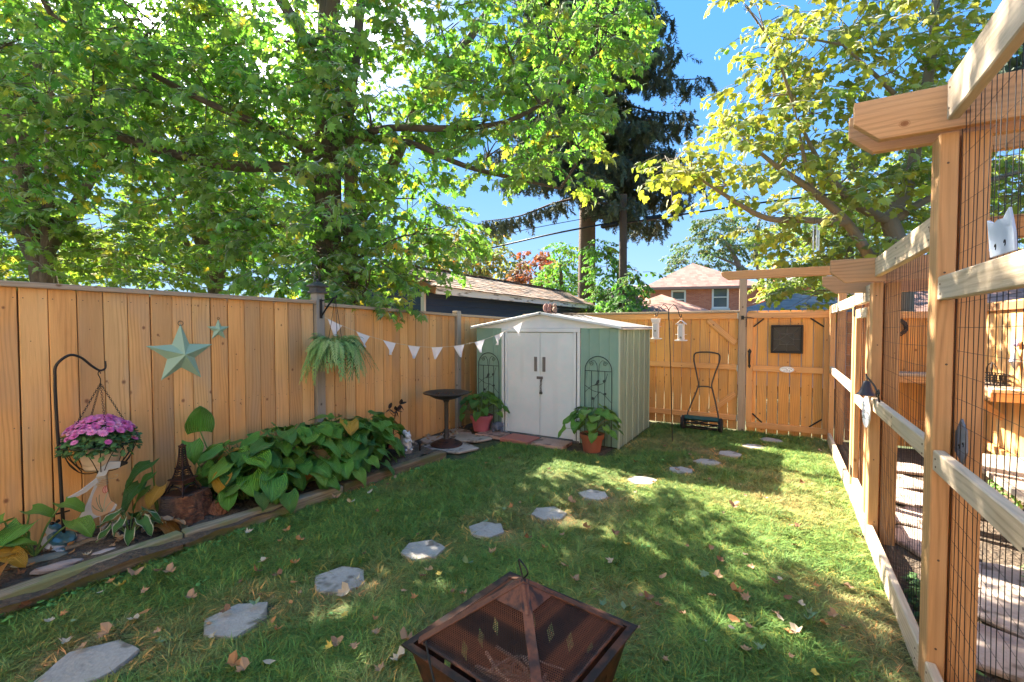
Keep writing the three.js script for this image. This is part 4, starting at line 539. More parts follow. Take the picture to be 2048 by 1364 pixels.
// ------------------------------------------------------------ timber edging of the bed
{
  const mossy = tex(256, 512, (u, v) => { const n = fbm(u, v, 8, 4, 61), f = vn(u * 60, v * 8, 60, 8, 62); return lerp3(lerp3([0.34, 0.29, 0.2], [0.18, 0.15, 0.1], f), [0.19, 0.21, 0.085], sst(0.42, 0.66, n) * 0.85); }, true, [1 / 0.5, 1 / 1.2]);
  const m = mat(1, 1, 1, 0.95, { map: mossy, bumpMap: T.fibre, bumpScale: 0.004 }), md = mat(0.62, 0.52, 0.45, 0.95, { map: mossy, bumpMap: T.fibre, bumpScale: 0.004 });
  const tm = (label, a, b, mm) => { const g = bar(a, b, 0.09, 0.13, 0.008); return top('edging_timber', g, mm, label, 'timber', null, null, 'timbers edging the bed'); };
  tm('mossy green edging timber in front of the flower basket and goose', V(-3.7, 0.06, 2.5), V(-3.73, 0.06, -1.57), m);
  tm('mossy edging timber below tree stump and hostas', V(-3.73, 0.055, -1.585), V(-3.58, 0.05, -2.84), m);
  tm('dark brown edging timber running from hostas to the flagstones', V(-3.6, 0.05, -2.86), V(-3.52, 0.04, -4.3), md);
}
// ------------------------------------------------------------ stepping stones
const stoneSpots = [[-2.79, -0.79, 0.2, 0.1], [-2.54, -1.34, 0.178, 0.5], [-2.37, -1.87, 0.178, 0.3], [-2.18, -2.417, 0.168, 0.8], [-1.97, -2.93, 0.16, 0.2], [-1.69, -3.46, 0.168, 0.6], [-1.507, -4.05, 0.165, 0.1], [-1.224, -4.686, 0.16, 0.4], [-0.95, -5.226, 0.145, 0.7], [-0.746, -5.734, 0.16, 0.2], [-0.538, -6.273, 0.165, 0.5], [-0.304, -6.828, 0.165, 0.3], [-0.12, -7.35, 0.16, 0.9]];
function slab(n, r, h, seed, sx = 1, sz = 1) { // an uneven flat stone: chipped outline, bulged sides
  const q = rng(seed), out = []; for (let i = 0; i < n; i++) { const a = i / n * 6.2832 + rr(-0.12, 0.12, q), k = r * rr(0.88, 1.1, q); out.push([Math.cos(a) * k * sx, Math.sin(a) * k * sz]); }
  const pts = []; for (let i = 0; i < n; i++) { const [x0, z0] = out[i], [x1, z1] = out[(i + 1) % n]; for (const f of [0, 0.33, 0.66]) { const j = f ? rr(0.97, 1.02, q) : 1; pts.push([(x0 + (x1 - x0) * f) * j, (z0 + (z1 - z0) * f) * j]); } }
  const pos = [], uv = [], N = pts.length, ring = (s, y) => pts.map(([x, z]) => [x * s, y + (s < 0.99 ? rr(-0.002, 0.002, q) : 0), z * s]);
  const R = [ring(0.97, 0), ring(1, h * 0.6), ring(0.975, h * 0.97), ring(0.6, h)], c = [0, h, 0], ou = q() * 5;
  const tri = (...p) => p.forEach((v) => { pos.push(...v); uv.push(v[0] + ou, v[2] + v[1] + ou); });
  for (let k = 0; k < 3; k++) for (let i = 0; i < N; i++) { const j = (i + 1) % N; tri(R[k][i], R[k + 1][j], R[k][j]); tri(R[k][i], R[k + 1][i], R[k + 1][j]); }
  for (let i = 0; i < N; i++) tri(R[3][i], c, R[3][(i + 1) % N]);
  const g = new THREE.BufferGeometry(); g.setAttribute('position', new THREE.Float32BufferAttribute(pos, 3)); g.setAttribute('uv', new THREE.Float32BufferAttribute(uv, 2)); g.computeVertexNormals(); return toCreasedNormals(g, 0.6);
}
stoneSpots.forEach(([x, z, r, a], i) => top('stepping_stone', slab(6, r, 0.035, 300 + i, 0.95, 0.9), M.stone, 'grey hexagonal stepping stone set into the lawn', 'stone', V(x, lawnY(x, z) - 0.01, z), [rr(-0.02, 0.02), a, rr(-0.02, 0.02)], 'stepping stones crossing the lawn to the gate'));
// flagstones round the bird bath and pavers along the shed door
const inPaved = [];
const flag = (name, label, x, z, r, sx, sz, m, turn, y = 0.012, h = 0.03) => top(name, slab(6, r, h, Math.round(x * 77 + z * 31) + 900, sx, sz), m, label, 'stone', V(x, y, z), [0, turn, 0]);
flag('flagstone', 'pale flagstone under the bird bath foot', -3.72, -4.68, 0.3, 1.25, 0.9, M.stoneB, 0.35);
flag('flagstone', 'brown flagstone behind the bird bath by fence', -4.12, -4.9, 0.26, 1, 1, M.flag, 0.8); flag('flagstone', 'small flagstone at end of the mossy timber', -3.98, -4.42, 0.2, 1.1, 0.8, M.flag, 0.2);
flag('flagstone', 'dark flagstone in front of the pink pot', -3.78, -5.24, 0.27, 1.1, 0.85, M.stoneB, 0.3); flag('flagstone', 'flagstone between fence and pink pot', -4.16, -5.4, 0.24, 1, 1, M.flag, 0.1);
const paver = (label, x, z, w, d, m, turn = 0) => top('paver', xf(cbox(w, 0.05, d, 0.008, 'x'), [0, 0.025, 0]), m, label, 'paver', V(x, 0.012, z), [0, turn, 0]);
paver('dusty pink paver beside the pink pot at shed', -3.62, -5.53, 0.42, 0.3, M.pinkpaver, 0.05); paver('bright red paver in front of the left shed door', -3.14, -5.5, 0.46, 0.34, M.redbrick, -0.03); paver('pinkish paver in front of the right shed door', -2.65, -5.5, 0.46, 0.34, M.pinkpaver, 0.02);
top('brick', xf(cbox(0.2, 0.06, 0.09, 0.006, 'x'), [0, 0.03, 0]), M.redbrick, 'orange brick lying at the fence foot behind white squirrel statue', 'brick', V(-4.12, 0.085, -4.12), [0, 0.7, 0]);
// ------------------------------------------------------------ grass
const onStone = (x, z) => stoneSpots.some(([sx, sz, r]) => Math.hypot(x - sx, z - sz) < r * 0.9);
const straw = (x, z) => { let d = 9; for (const [sx, sz, r] of stoneSpots) d = Math.min(d, Math.hypot(x - sx, z - sz) - r); const n = wn(x, z, 1.6, 31) * 0.6 + wn(x, z, 5, 33) * 0.4; return clamp((n - 0.5) * 1.8 + 0.75 * Math.exp(-Math.max(0, d) * 9) * wn(x, z, 6, 41) * 1.4 + 0.75 * sst(-0.4, 0.5, x) * wn(x, z, 2.2, 37) * sst(-6.5, -3.5, z)); };
{
  const blades = (n, seed, h, rad, lean) => { const r = rng(seed), pos = [], col = []; for (let i = 0; i < n; i++) { const a = r() * 6.283, d = rad * Math.sqrt(r()), x = Math.cos(a) * d, z = Math.sin(a) * d, nz = vn(x * 38 + 50, z * 38 + 50, 997, 997, seed), cl = 0.45 + 1.1 * nz, L = h * rr(0.55, 1.25, r) * cl, w = rr(0.0014, 0.0028, r), az = 6 * vn(x * 22 + 90, z * 22 + 90, 997, 997, seed + 3) + rr(-1.1, 1.1, r), ln = lean * rr(0.3, 1.6, r), dx = Math.cos(az), dz = Math.sin(az), sx = -dz * w, sz = dx * w; const p = (f) => [x + dx * ln * L * f * f, L * f * (1 - 0.32 * ln * f), z + dz * ln * L * f * f]; const [a0, b0, c0] = [p(0), p(0.55), p(1)]; const q = [[a0[0] - sx, a0[1], a0[2] - sz], [a0[0] + sx, a0[1], a0[2] + sz], [b0[0] + sx * 0.8, b0[1], b0[2] + sz * 0.8], [b0[0] - sx * 0.8, b0[1], b0[2] - sz * 0.8], c0]; const b = rr(0.6, 1.25, r) * (0.6 + 0.8 * nz), y = r() < 0.16 ? 2.3 : 1; for (const k of [0, 1, 2, 0, 2, 3, 3, 2, 4]) { pos.push(...q[k]); col.push(b * y, b * (y > 1 ? 1.2 : 1), b); } } const g = new THREE.BufferGeometry(); g.setAttribute('position', new THREE.Float32BufferAttribute(pos, 3)); g.setAttribute('color', new THREE.Float32BufferAttribute(col, 3)); g.computeVertexNormals(); return g; };
  const S = 0.085, vars = [1, 2, 3, 4, 5].map((k) => blades(210, 400 + k, 0.048 + 0.009 * (k % 3), 0.072, 0.8 + 0.2 * k)), edge = [1, 2].map((k) => blades(44, 420 + k, 0.05, 0.032, 1.3)), put = [[], [], [], [], [], [], []], r = rng(410);
  const bad = (X, Z) => (Z < -5.3 && X < -1.78) || (Z < -4.25 && X < -3.3) || X < -3.64 + (Z < -1.6 ? (-1.6 - Z) * 0.06 : 0) || X > 0.56 || onStone(X, Z);
  for (let z = -7.7; z < 1; z += S) for (let x = -3.6; x < 0.56; x += S) {
    const X = x + rr(-0.03, 0.03, r), Z = z + rr(-0.03, 0.03, r), k = Math.floor(r() * 5), s = straw(X, Z);
    let n = 0; for (let i = 0; i < 8; i++) if (bad(X + 0.075 * Math.cos(i * 0.785), Z + 0.075 * Math.sin(i * 0.785))) n++;
    if (!n && !bad(X, Z)) put[k].push([X, Z, s]);
    else if (n < 8) for (let i = 0; i < 7; i++) { const a = r() * 6.28, d = 0.06 * Math.sqrt(r()), u = X + d * Math.cos(a), v = Z + d * Math.sin(a); if (!bad(u, v)) put[5 + (i & 1)].push([u, v, s]); }
  }
  const m = mat(1, 1, 1, 0.75, { vertexColors: true });
  const root = new THREE.Group(); root.name = 'grass'; root.userData = { kind: 'stuff', label: 'short green lawn grass with straw coloured patches', category: 'grass' }; scene.add(root);
  put.forEach((l, k) => { const im = new THREE.InstancedMesh(k < 5 ? vars[k] : edge[k - 5], m, l.length), c = new THREE.Color(); im.name = 'grass_blades'; im.receiveShadow = im.castShadow = true; stuff(im); l.forEach(([x, z, s], i) => { const sc = rr(0.75, 1.15, r) * (1 - 0.35 * s) * (0.8 + 0.5 * wn(x, z, 1.1, 43)); _m.compose(V(x, lawnY(x, z) - 0.002, z), _q.setFromEuler(_e.set(0, r() * 6.28, 0)), V(1.05, sc, 1.05)); im.setMatrixAt(i, _m); const b = rr(0.85, 1.15, r), g = wn(x, z, 0.9, 47); const cc = lerp3(lerp3([0.078, 0.18, 0.03], [0.12, 0.22, 0.034], g), [0.33, 0.25, 0.11], clamp(s * rr(0.5, 1.1, r))); c.setRGB(cc[0] * b, cc[1] * b, cc[2] * b); im.setColorAt(i, c); }); root.add(im); });
}
{ // low weeds and clover along the timbers and here and there in the grass
  const r = rng(455), lg = leafGeo([[0, 0], [0.28, 0.3], [0.36, 0.6], [0.2, 0.9], [0, 0.92]], 0.03, 0.2, 0.3), n = 620, im = new THREE.InstancedMesh(lg, mat(0.1, 0.27, 0.06, 0.7), n), c = new THREE.Color(); im.name = 'weeds'; im.castShadow = im.receiveShadow = true; tag(stuff(im), 'small round-leaved weeds and clover dotted through the lawn edge', 'weeds');
  for (let i = 0, X = 0, Z = 0; i < n; i++) { if (i % 7 === 0) { const e = r() < 0.6; Z = e ? rr(-4.1, 0.2, r) : rr(-7, -0.4, r); X = e ? -3.62 + (Z < -1.6 ? (-1.6 - Z) * 0.06 : 0) + 0.02 + 0.12 * r() * r() : rr(-3.3, 0.4, r); if (onStone(X, Z) || (Z < -5.2 && X < -1.7)) X = -3.55; } const a = r() * 6.28; _m.compose(V(X + rr(-0.03, 0.03, r), lawnY(X, Z) + rr(0.02, 0.055, r), Z + rr(-0.03, 0.03, r)), _q.setFromEuler(_e.set(rr(-0.4, 0.4, r), a, rr(-0.3, 0.3, r), 'YXZ')), V(1, 1, 1).multiplyScalar(rr(0.5, 1.2, r))); im.setMatrixAt(i, _m); const b = rr(0.7, 1.3, r); c.setRGB(b, b, b); im.setColorAt(i, c); }
  scene.add(im);
}
// ------------------------------------------------------------ fallen leaves
const curl = (shape, size, k, seed) => { const r = rng(seed), g = leafGeo(shape, size, 0, 0), p = g.attributes.position; for (let i = 0; i < p.count; i++) { const x = p.getX(i) / size, z = p.getZ(i) / size; p.setY(i, size * (k * x * x * 1.6 + k * 0.8 * (z - 0.45) * (z - 0.45) + 0.06 * Math.sin(x * 9 + z * 7 + seed))); } g.translate(0, 0, -size * 0.45); g.computeVertexNormals(); return g; };
const dryG = [curl(MAPLE, 0.1, 0.5, 1), curl(MAPLE, 0.085, 1.1, 2), curl(PLANE, 0.095, 0.8, 3), curl(MAPLE, 0.075, 0.3, 4), curl(OVAL, 0.1, 1.4, 5), curl(PLANE, 0.12, 1.2, 6)];
const dryM = [['tan', mat(0.36, 0.22, 0.12, 0.85)], ['brown', mat(0.2, 0.1, 0.05, 0.85)], ['pale cream', mat(0.46, 0.38, 0.27, 0.85)], ['yellow', mat(0.6, 0.44, 0.08, 0.8)], ['rust orange', mat(0.42, 0.2, 0.07, 0.85)], ['grey-green', mat(0.17, 0.26, 0.13, 0.8)]];
{
  const r = rng(501), w = [0, 0, 0, 0, 0, 1, 1, 1, 2, 2, 3, 4, 4, 5];
  const spots = []; for (let i = 0; i < 175; i++) { const px = rr(20, 1720, r), py = 880 + Math.pow(r(), 0.8) * 480, p = P(px, py, 'y', 0); if (p.x < -3.62 || p.x > 0.52 || p.z < -7.6) { continue; } if (p.z < -5.2 && p.x < -1.75) continue; spots.push([p.x, p.z]); }
  for (const [px, py] of [[690, 1240], [265, 1245], [925, 1195], [905, 1190], [380, 1195], [540, 1335], [1500, 1145], [1560, 1250], [1550, 1235], [1490, 1310], [1130, 1140], [1150, 1170], [1230, 1075], [1205, 1215], [1190, 1190], [930, 1135], [560, 1090], [1630, 1360], [1480, 975], [1420, 965], [1270, 930], [700, 985], [790, 960], [775, 975], [815, 930], [1310, 905], [1330, 895], [1000, 920], [1040, 1010], [1665, 925], [1640, 905]]) { const p = P(px, py, 'y', 0.02); spots.push([p.x, p.z]); }
  spots.forEach(([x, z]) => { const k = w[Math.floor(r() * w.length)], y = lawnY(x, z) + rr(0.042, 0.06, r); top('fallen_leaf', dryG[Math.floor(r() * 6)], dryM[k][1], 'curled ' + dryM[k][0] + ' fallen leaf lying on the lawn grass', 'leaf', V(x, y, z), [rr(-0.4, 0.4, r), r() * 6.28, rr(-0.4, 0.4, r)], dryM[k][0] + ' leaves scattered over the lawn').scale.setScalar(rr(0.35, 0.72, r)); });
}
// ------------------------------------------------------------ hostas
T.vein = tex(256, 128, (u, v) => { const s = Math.abs(u - 0.5) * 2; return 0.5 + 0.4 * Math.sin(s * Math.PI * 15) * Math.min(1, s * 8) - (s < 0.04 ? 0.3 : 0); }, false);
function hostaLeaf(L, W, droop, cup, seed, nu = 8, nv = 8) {
  const r = rng(seed), pos = [], uv = [], idx = [], tw = rr(-0.25, 0.25, r), wv = r() * 6;
  for (let j = 0; j <= nv; j++) for (let i = 0; i <= nu; i++) { const t = j / nv, s = i / nu * 2 - 1, a = Math.abs(s); const w = W * 0.5 * Math.pow(Math.sin(Math.PI * Math.pow(0.2 + 0.8 * t, 0.8)), 0.75) * (t > 0.98 ? 0.02 : 1); let z = L * t - 0.16 * L * a * a * Math.pow(1 - t, 2.2), x = s * w, y = cup * W * (a * a * 0.55) * (1 - 0.4 * t) - droop * L * t * t + 0.012 * Math.sin(t * 9 + wv + s * 2) * a; y += tw * x * t; pos.push(x, y, z); uv.push((s + 1) / 2, t); }
  for (let j = 0; j < nv; j++) for (let i = 0; i < nu; i++) { const a = j * (nu + 1) + i; idx.push(a, a + nu + 1, a + 1, a + 1, a + nu + 1, a + nu + 2); }
  const g = new THREE.BufferGeometry(); g.setAttribute('position', new THREE.Float32BufferAttribute(pos, 3)); g.setAttribute('uv', new THREE.Float32BufferAttribute(uv, 2)); g.setIndex(idx); g.computeVertexNormals(); return g;
}
T.veinC = tex(256, 128, (u, v) => { const s = Math.abs(u - 0.5) * 2, k = 0.5 + 0.5 * Math.sin(s * Math.PI * 15), n = fbm(u, v, 6, 3, 141); return [0.78 + 0.2 * k + 0.2 * n, 0.8 + 0.16 * k + 0.14 * n, 0.75 + 0.2 * k].map((x) => x * (s < 0.045 ? 1.15 : 1) * 0.92); });
const hM = (r, g, b) => mat(r, g, b, 0.4, { map: T.veinC, bumpMap: T.vein, bumpScale: 0.012, transmission: 0.18, thickness: 0 });
const hostaM = [hM(0.15, 0.43, 0.05), hM(0.12, 0.36, 0.055), hM(0.19, 0.48, 0.055), hM(0.1, 0.31, 0.06), hM(0.22, 0.48, 0.055)], hostaY = [hM(0.75, 0.42, 0.04), hM(0.6, 0.27, 0.05), hM(0.42, 0.3, 0.16)], stemM = mat(0.14, 0.24, 0.05, 0.6), stemM2 = mat(0.3, 0.26, 0.1, 0.7);
const HG = [[0.24, 0.225, 0.18, 0.3], [0.22, 0.2, 0.35, 0.22], [0.26, 0.23, 0.28, 0.15], [0.23, 0.215, 0.1, 0.4], [0.22, 0.2, 0.45, 0.18]].map((a, i) => hostaLeaf(...a, 600 + i));
const HGs = [[0.15, 0.085, 0.35, 0.35], [0.17, 0.09, 0.55, 0.3], [0.14, 0.08, 0.2, 0.4]].map((a, i) => hostaLeaf(...a, 640 + i, 6, 7));
// leaf placed with its stalk end at p, pointing along yaw, pitched down by pitch
function leafAt(t, g, m, p, yaw, pitch, roll, s, name = 'leaf') { const o = part(name, g, m, t, p); o.rotation.order = 'YXZ'; o.rotation.set(pitch, yaw, roll); o.scale.setScalar(s); return o; }
function hosta(label, base, o) {
  const r = rng(o.seed), t = thing(o.name ?? 'hosta', label, 'plant', base, 0, o.group), G = o.geo ?? HG, S = o.s ?? 1;
  for (let i = 0; i < o.n; i++) {
    const ring = i / o.n, az = (o.az0 ?? 0) + i * 2.399 + rr(-0.3, 0.3, r), d = S * (0.05 + o.spread * Math.sqrt(ring)) * rr(0.8, 1.1, r), h = S * (o.h * (1 - 0.72 * ring * ring) * rr(0.82, 1.08, r)), p = V(Math.sin(az) * d * (o.sx ?? 1), Math.max(0.07 * S, h), Math.cos(az) * d);
    if (o.wall !== undefined && base.x + p.x < o.wall) p.x = o.wall - base.x + 0.02;
    let yaw = az + rr(-0.5, 0.5, r), lx = Math.sin(yaw); if (o.wall !== undefined && base.x + p.x + lx * 0.2 * S < o.wall) yaw = Math.PI / 2 + rr(-1.1, 1.1, r);
    const pitch = 0.08 + 0.62 * ring + rr(-0.25, 0.25, r), y = r() < (o.y ?? 0.05), lf = leafAt(t, G[Math.floor(r() * G.length)], y ? hostaY[Math.floor(r() * 3)] : hostaM[Math.floor(r() * 5)], p, yaw, pitch, rr(-0.25, 0.25, r), S * rr(0.75, 1.12, r));
    if (y) lf.userData.label = 'yellowed fading leaf';
    part('stalk', tube([[rr(-0.03, 0.03, r), 0, rr(-0.03, 0.03, r)], [p.x * 0.35, p.y * 0.65, p.z * 0.35], [p.x, p.y, p.z]], [0.007 * S, 0.005 * S, 0.004 * S], 5, 5, false, false), y ? stemM2 : stemM, t);
  }
  return t;
}
[[-4.04, -2.2, 0.56, 40], [-4.0, -2.48, 0.64, 40], [-3.97, -2.8, 0.66, 40], [-3.98, -3.15, 0.64, 40], [-3.97, -3.52, 0.58, 36], [-4.08, -3.76, 0.48, 22], [-3.88, -2.3, 0.36, 20], [-3.84, -2.62, 0.34, 22], [-3.82, -2.95, 0.34, 22], [-3.82, -3.28, 0.32, 20]].forEach(([x, z, h, n], i) => hosta('broad-leaved green hosta in the dense clump against the board fence', V(x, 0.09, z), { seed: 700 + i, n, h, spread: 0.34, wall: -4.33, s: 0.85, group: 'hostas in the dense clump', y: 0.025, sx: 0.9 }));
{ // a tall upright leaf beside the clump
  const t = thing('hosta', 'young hosta with one tall upright leaf against fence board', 'plant', V(-4.22, 0.1, -1.92)); const o = leafAt(t, HG[3], hostaM[1], V(0, 0.62, -0.02), 1.2, -1.35, 0, 1); part('stalk', tube([[0.1, 0, -0.2], [0.03, 0.35, -0.1], [0, 0.62, -0.02]], [0.008, 0.006, 0.005], 5), stemM, t); leafAt(t, HG[4], hostaM[0], V(0.02, 0.55, 0.06), 1.5, 0.9, 0, 0.8); part('stalk', tube([[0.1, 0, -0.2], [0.05, 0.3, 0], [0.02, 0.55, 0.06]], [0.008, 0.006, 0.005], 5), stemM, t);
  const u = thing('hosta', 'hosta with long dark leaves beside the tower ornament', 'plant', V(-4.25, 0.1, -1.62)); for (const [x, y, z, yw, pt, m, s] of [[0, 0.44, 0.02, 0.35, 0.1, 1, 0.95], [0.02, 0.3, 0.1, 0.5, 0.35, 3, 0.95], [0.05, 0.36, 0.03, 0.2, 0.3, 0, 0.6], [0.03, 0.25, 0.05, -0.2, 0.5, 2, 0.7]]) { leafAt(u, HGs[1], hostaM[m], V(x, y, z), yw, pt, 0, s * 1.35); part('stalk', tube([[0.02, 0, -0.02], [x * 0.5, y * 0.6, z * 0.3], [x, y, z]], [0.006, 0.005, 0.004], 5), stemM, u); }
  const yl = leafAt(u, HG[2], hostaY[0], V(0.1, 0.26, 0.0), 0.5, 0.55, 0.3, 0.7); yl.userData.label = 'yellow drooping leaf'; part('stalk', tube([[0.02, 0, -0.02], [0.08, 0.18, -0.02], [0.1, 0.26, 0]], 0.004, 5), stemM2, u);
}
{ // variegated small hosta
  const edge = tex(128, 128, (u, v) => { const s = Math.abs(u - 0.5) * 2, e = sst(0.84, 0.95, s + 0.12 * vn(u * 9, v * 9, 9, 9, 3) + 0.18 * sst(0.75, 1, v)); return lerp3([0.09, 0.24, 0.05], [0.66, 0.64, 0.42], e); });
  const vm = mat(1, 1, 1, 0.5, { map: edge, bumpMap: T.vein, bumpScale: 0.008 }), t = thing('variegated_hosta', 'small variegated hosta with cream edged leaves in front of stump', 'plant', V(-3.98, 0.1, -1.36)), r = rng(77);
  for (let i = 0; i < 13; i++) { const az = i * 2.4, d = 0.05 + 0.09 * Math.sqrt(i / 13), p = V(Math.sin(az) * d, 0.2 - 0.12 * i / 13, Math.cos(az) * d); leafAt(t, HGs[i % 3], vm, p, az + rr(-0.4, 0.4, r), 0.2 + 0.5 * i / 13, rr(-0.2, 0.2, r), rr(0.72, 0.95, r)); part('stalk', tube([[0, 0, 0], [p.x * 0.5, p.y * 0.7, p.z * 0.5], p.toArray()], 0.003, 4, 4), stemM, t); }
  const l = thing('hosta', 'hosta with bright broad leaves at the near end of bed by blue ornament', 'plant', V(-4.2, 0.1, -0.88)); for (const [x, y, z, yw, pt, s, m] of [[0.05, 0.24, 0.0, 0.6, 0.2, 0.95, 2], [0.0, 0.28, 0.08, 0.1, 0.15, 0.9, 4], [-0.03, 0.3, -0.04, 2.3, 0.05, 0.65, 0], [0.08, 0.33, -0.17, 2.2, 0.15, 0.65, 2], [0.1, 0.2, -0.22, 2.0, 0.4, 0.75, 4], [0.08, 0.18, 0.05, 1.2, 0.45, 0.7, 0]]) { leafAt(l, HG[1], hostaM[m], V(x, y, z), yw, pt, 0, s); part('stalk', tube([[0, 0, -0.05], [x * 0.6, y * 0.6, z * 0.6], [x, y, z]], [0.008, 0.006, 0.005], 5), stemM, l); }
  const yh = thing('yellow_hosta', 'collapsing hosta with orange and yellow leaves by the fence end', 'plant', V(-3.98, 0.1, -0.72)); for (const [x, y, z, yw, pt, s, m] of [[0, 0.14, -0.05, 2.0, 0.4, 0.5, 0], [0.06, 0.1, 0.0, 1.0, 0.6, 0.5, 1], [-0.03, 0.15, -0.02, 2.8, 0.1, 0.5, 0], [0.1, 0.05, 0.03, 0.6, 0.25, 0.55, 1]]) leafAt(yh, HG[(m + 2) % 5], hostaY[m], V(x, y, z), yw, pt, 0.2, s); leafAt(yh, HG[0], hostaM[4], V(-0.05, 0.18, -0.05), 2.5, 0, 0, 0.6);
  const dl = thing('withered_leaves', 'curled withered hosta leaves heaped in front of the stump', 'leaves', V(-3.92, 0.1, -1.52)); for (let i = 0; i < 9; i++) leafAt(dl, HGs[i % 3], [hostaY[2], hostaY[1], dryM[0][1]][i % 3], V(rr(-0.12, 0.1, r), 0.03 + rr(0, 0.06, r), rr(-0.1, 0.1, r)), r() * 6.28, rr(-0.3, 0.5, r), rr(-0.6, 0.6, r), rr(0.7, 1.1, r));
}
// ------------------------------------------------------------ stump with lattice tower
function rockGeo(rx, ry, rz, seed, det = 2) { const g = new THREE.IcosahedronGeometry(1, det), p = g.attributes.position, r = rng(seed), a = r() * 9; for (let i = 0; i < p.count; i++) { const x = p.getX(i), y = p.getY(i), z = p.getZ(i), k = 1 + 0.16 * Math.sin(x * 3 + a) * Math.cos(z * 2.6 + a * 2) + 0.08 * Math.sin(y * 6 + x * 5 + a); p.setXYZ(i, x * k * rx, y * k * ry, z * k * rz); } g.computeVertexNormals(); const gg = fin(g); const u = gg.attributes.uv, q = gg.attributes.position; for (let i = 0; i < q.count; i++) u.setXY(i, q.getX(i) + q.getY(i), q.getZ(i)); return gg; }
{
  const t = thing('tree_stump', 'rotting tree stump with reddish torn side in garden bed', 'stump', V(-4.05, 0.08, -1.74));
  const g = new THREE.CylinderGeometry(0.13, 0.17, 0.22, 40, 8), p = g.attributes.position; for (let i = 0; i < p.count; i++) { const a = Math.atan2(p.getZ(i), p.getX(i)), k = 1 + 0.09 * Math.sin(a * 5 + 1) + 0.06 * Math.sin(a * 11 + p.getY(i) * 12) + 0.03 * Math.sin(a * 23 + p.getY(i) * 40); p.setX(i, p.getX(i) * k); p.setZ(i, p.getZ(i) * k * 1.15); } g.computeVertexNormals(); g.translate(0, 0.11, 0);
  const bark = tex(256, 256, (u, v) => { const n = fbm(u, v, 10, 4, 111), f = vn(u * 60, v * 8, 60, 8, 112), redd = sst(0.05, 0.2, u) * sst(0.55, 0.4, u); return lerp3(lerp3([0.05, 0.035, 0.028], [0.13, 0.09, 0.065], n), lerp3([0.12, 0.045, 0.022], [0.36, 0.15, 0.07], f), redd * sst(0.3, 0.6, n + 0.2)); });
  part('stump', g, mat(1, 1, 1, 1, { map: bark, bumpMap: T.soilB, bumpScale: 0.03 }), t);
  const root = part('root', xf(rockGeo(0.14, 0.07, 0.1, 5), [0.05, 0.04, -0.2]), mat(0.2, 0.085, 0.045, 1, { bumpMap: T.soilB, bumpScale: 0.03 }), t);
}
{ // lattice tower ornament
  const t = thing('tower_ornament', 'rusty miniature iron lattice tower standing on the stump', 'ornament', V(-4.05, 0.3, -1.73), 0.35), m = M.rustDark, H = 0.38;
  const hw = (y) => 0.012 + 0.075 * Math.pow(1 - y / H, 2.1); // half width
  const corner = (sx, sz, y0, y1) => { const pts = []; for (let i = 0; i <= 5; i++) { const y = y0 + (y1 - y0) * i / 5; pts.push([sx * hw(y), y, sz * hw(y)]); } return tube(pts, 0.006, 4, 5); };
  for (const sx of [-1, 1]) for (const sz of [-1, 1]) part('leg', corner(sx, sz, 0, H * 0.97), m, t);
  const lat = []; for (let y = 0.13; y < H * 0.93; y += 0.018) { const a = hw(y), b = hw(y + 0.018); for (const s of [-1, 1]) { lat.push(tube([[-a, y, s * a], [b, y + 0.018, s * b]], 0.0028, 3, 1, false, false), tube([[a, y, s * a], [-b, y + 0.018, s * b]], 0.0028, 3, 1, false, false), tube([[s * a, y, -a], [s * b, y + 0.018, b]], 0.0028, 3, 1, false, false), tube([[s * a, y, a], [s * b, y + 0.018, -b]], 0.0028, 3, 1, false, false)); } }
  stuff(part('lattice', merge(lat), m, t));
  for (let k = 0; k < 4; k++) { const w = hw(0) * 0.75, g = []; for (let i = 0; i < 12; i++) { const a0 = Math.PI * i / 12, a1 = Math.PI * (i + 1) / 12; g.push(tube([[Math.cos(a0) * w, 0.015 + Math.sin(a0) * 0.05, hw(0.04) * 0.95], [Math.cos(a1) * w, 0.015 + Math.sin(a1) * 0.05, hw(0.04) * 0.95]], 0.007, 4, 1)); } part('arch', xf(merge(g), [0, 0, 0], [0, k * Math.PI / 2, 0]), m, t); part('spandrel', xf(bb(-hw(0.09), 0.075, hw(0.08) - 0.012, hw(0.09), 0.1, hw(0.08) - 0.002, 0.001), [0, 0, 0], [0, k * Math.PI / 2, 0]), m, t); }
  for (const [y, e] of [[0.105, 0.02], [0.19, 0.01], [H * 0.955, 0.008]]) part('platform', bb(-hw(y) - e, y, -hw(y) - e, hw(y) + e, y + 0.012, hw(y) + e, 0.002), m, t);
  part('base_plate', bb(-0.095, -0.008, -0.095, 0.095, 0.006, 0.095, 0.003), m, t); part('cupola', xf(new THREE.SphereGeometry(0.012, 10, 8), [0, H * 0.99, 0]), m, t);
}
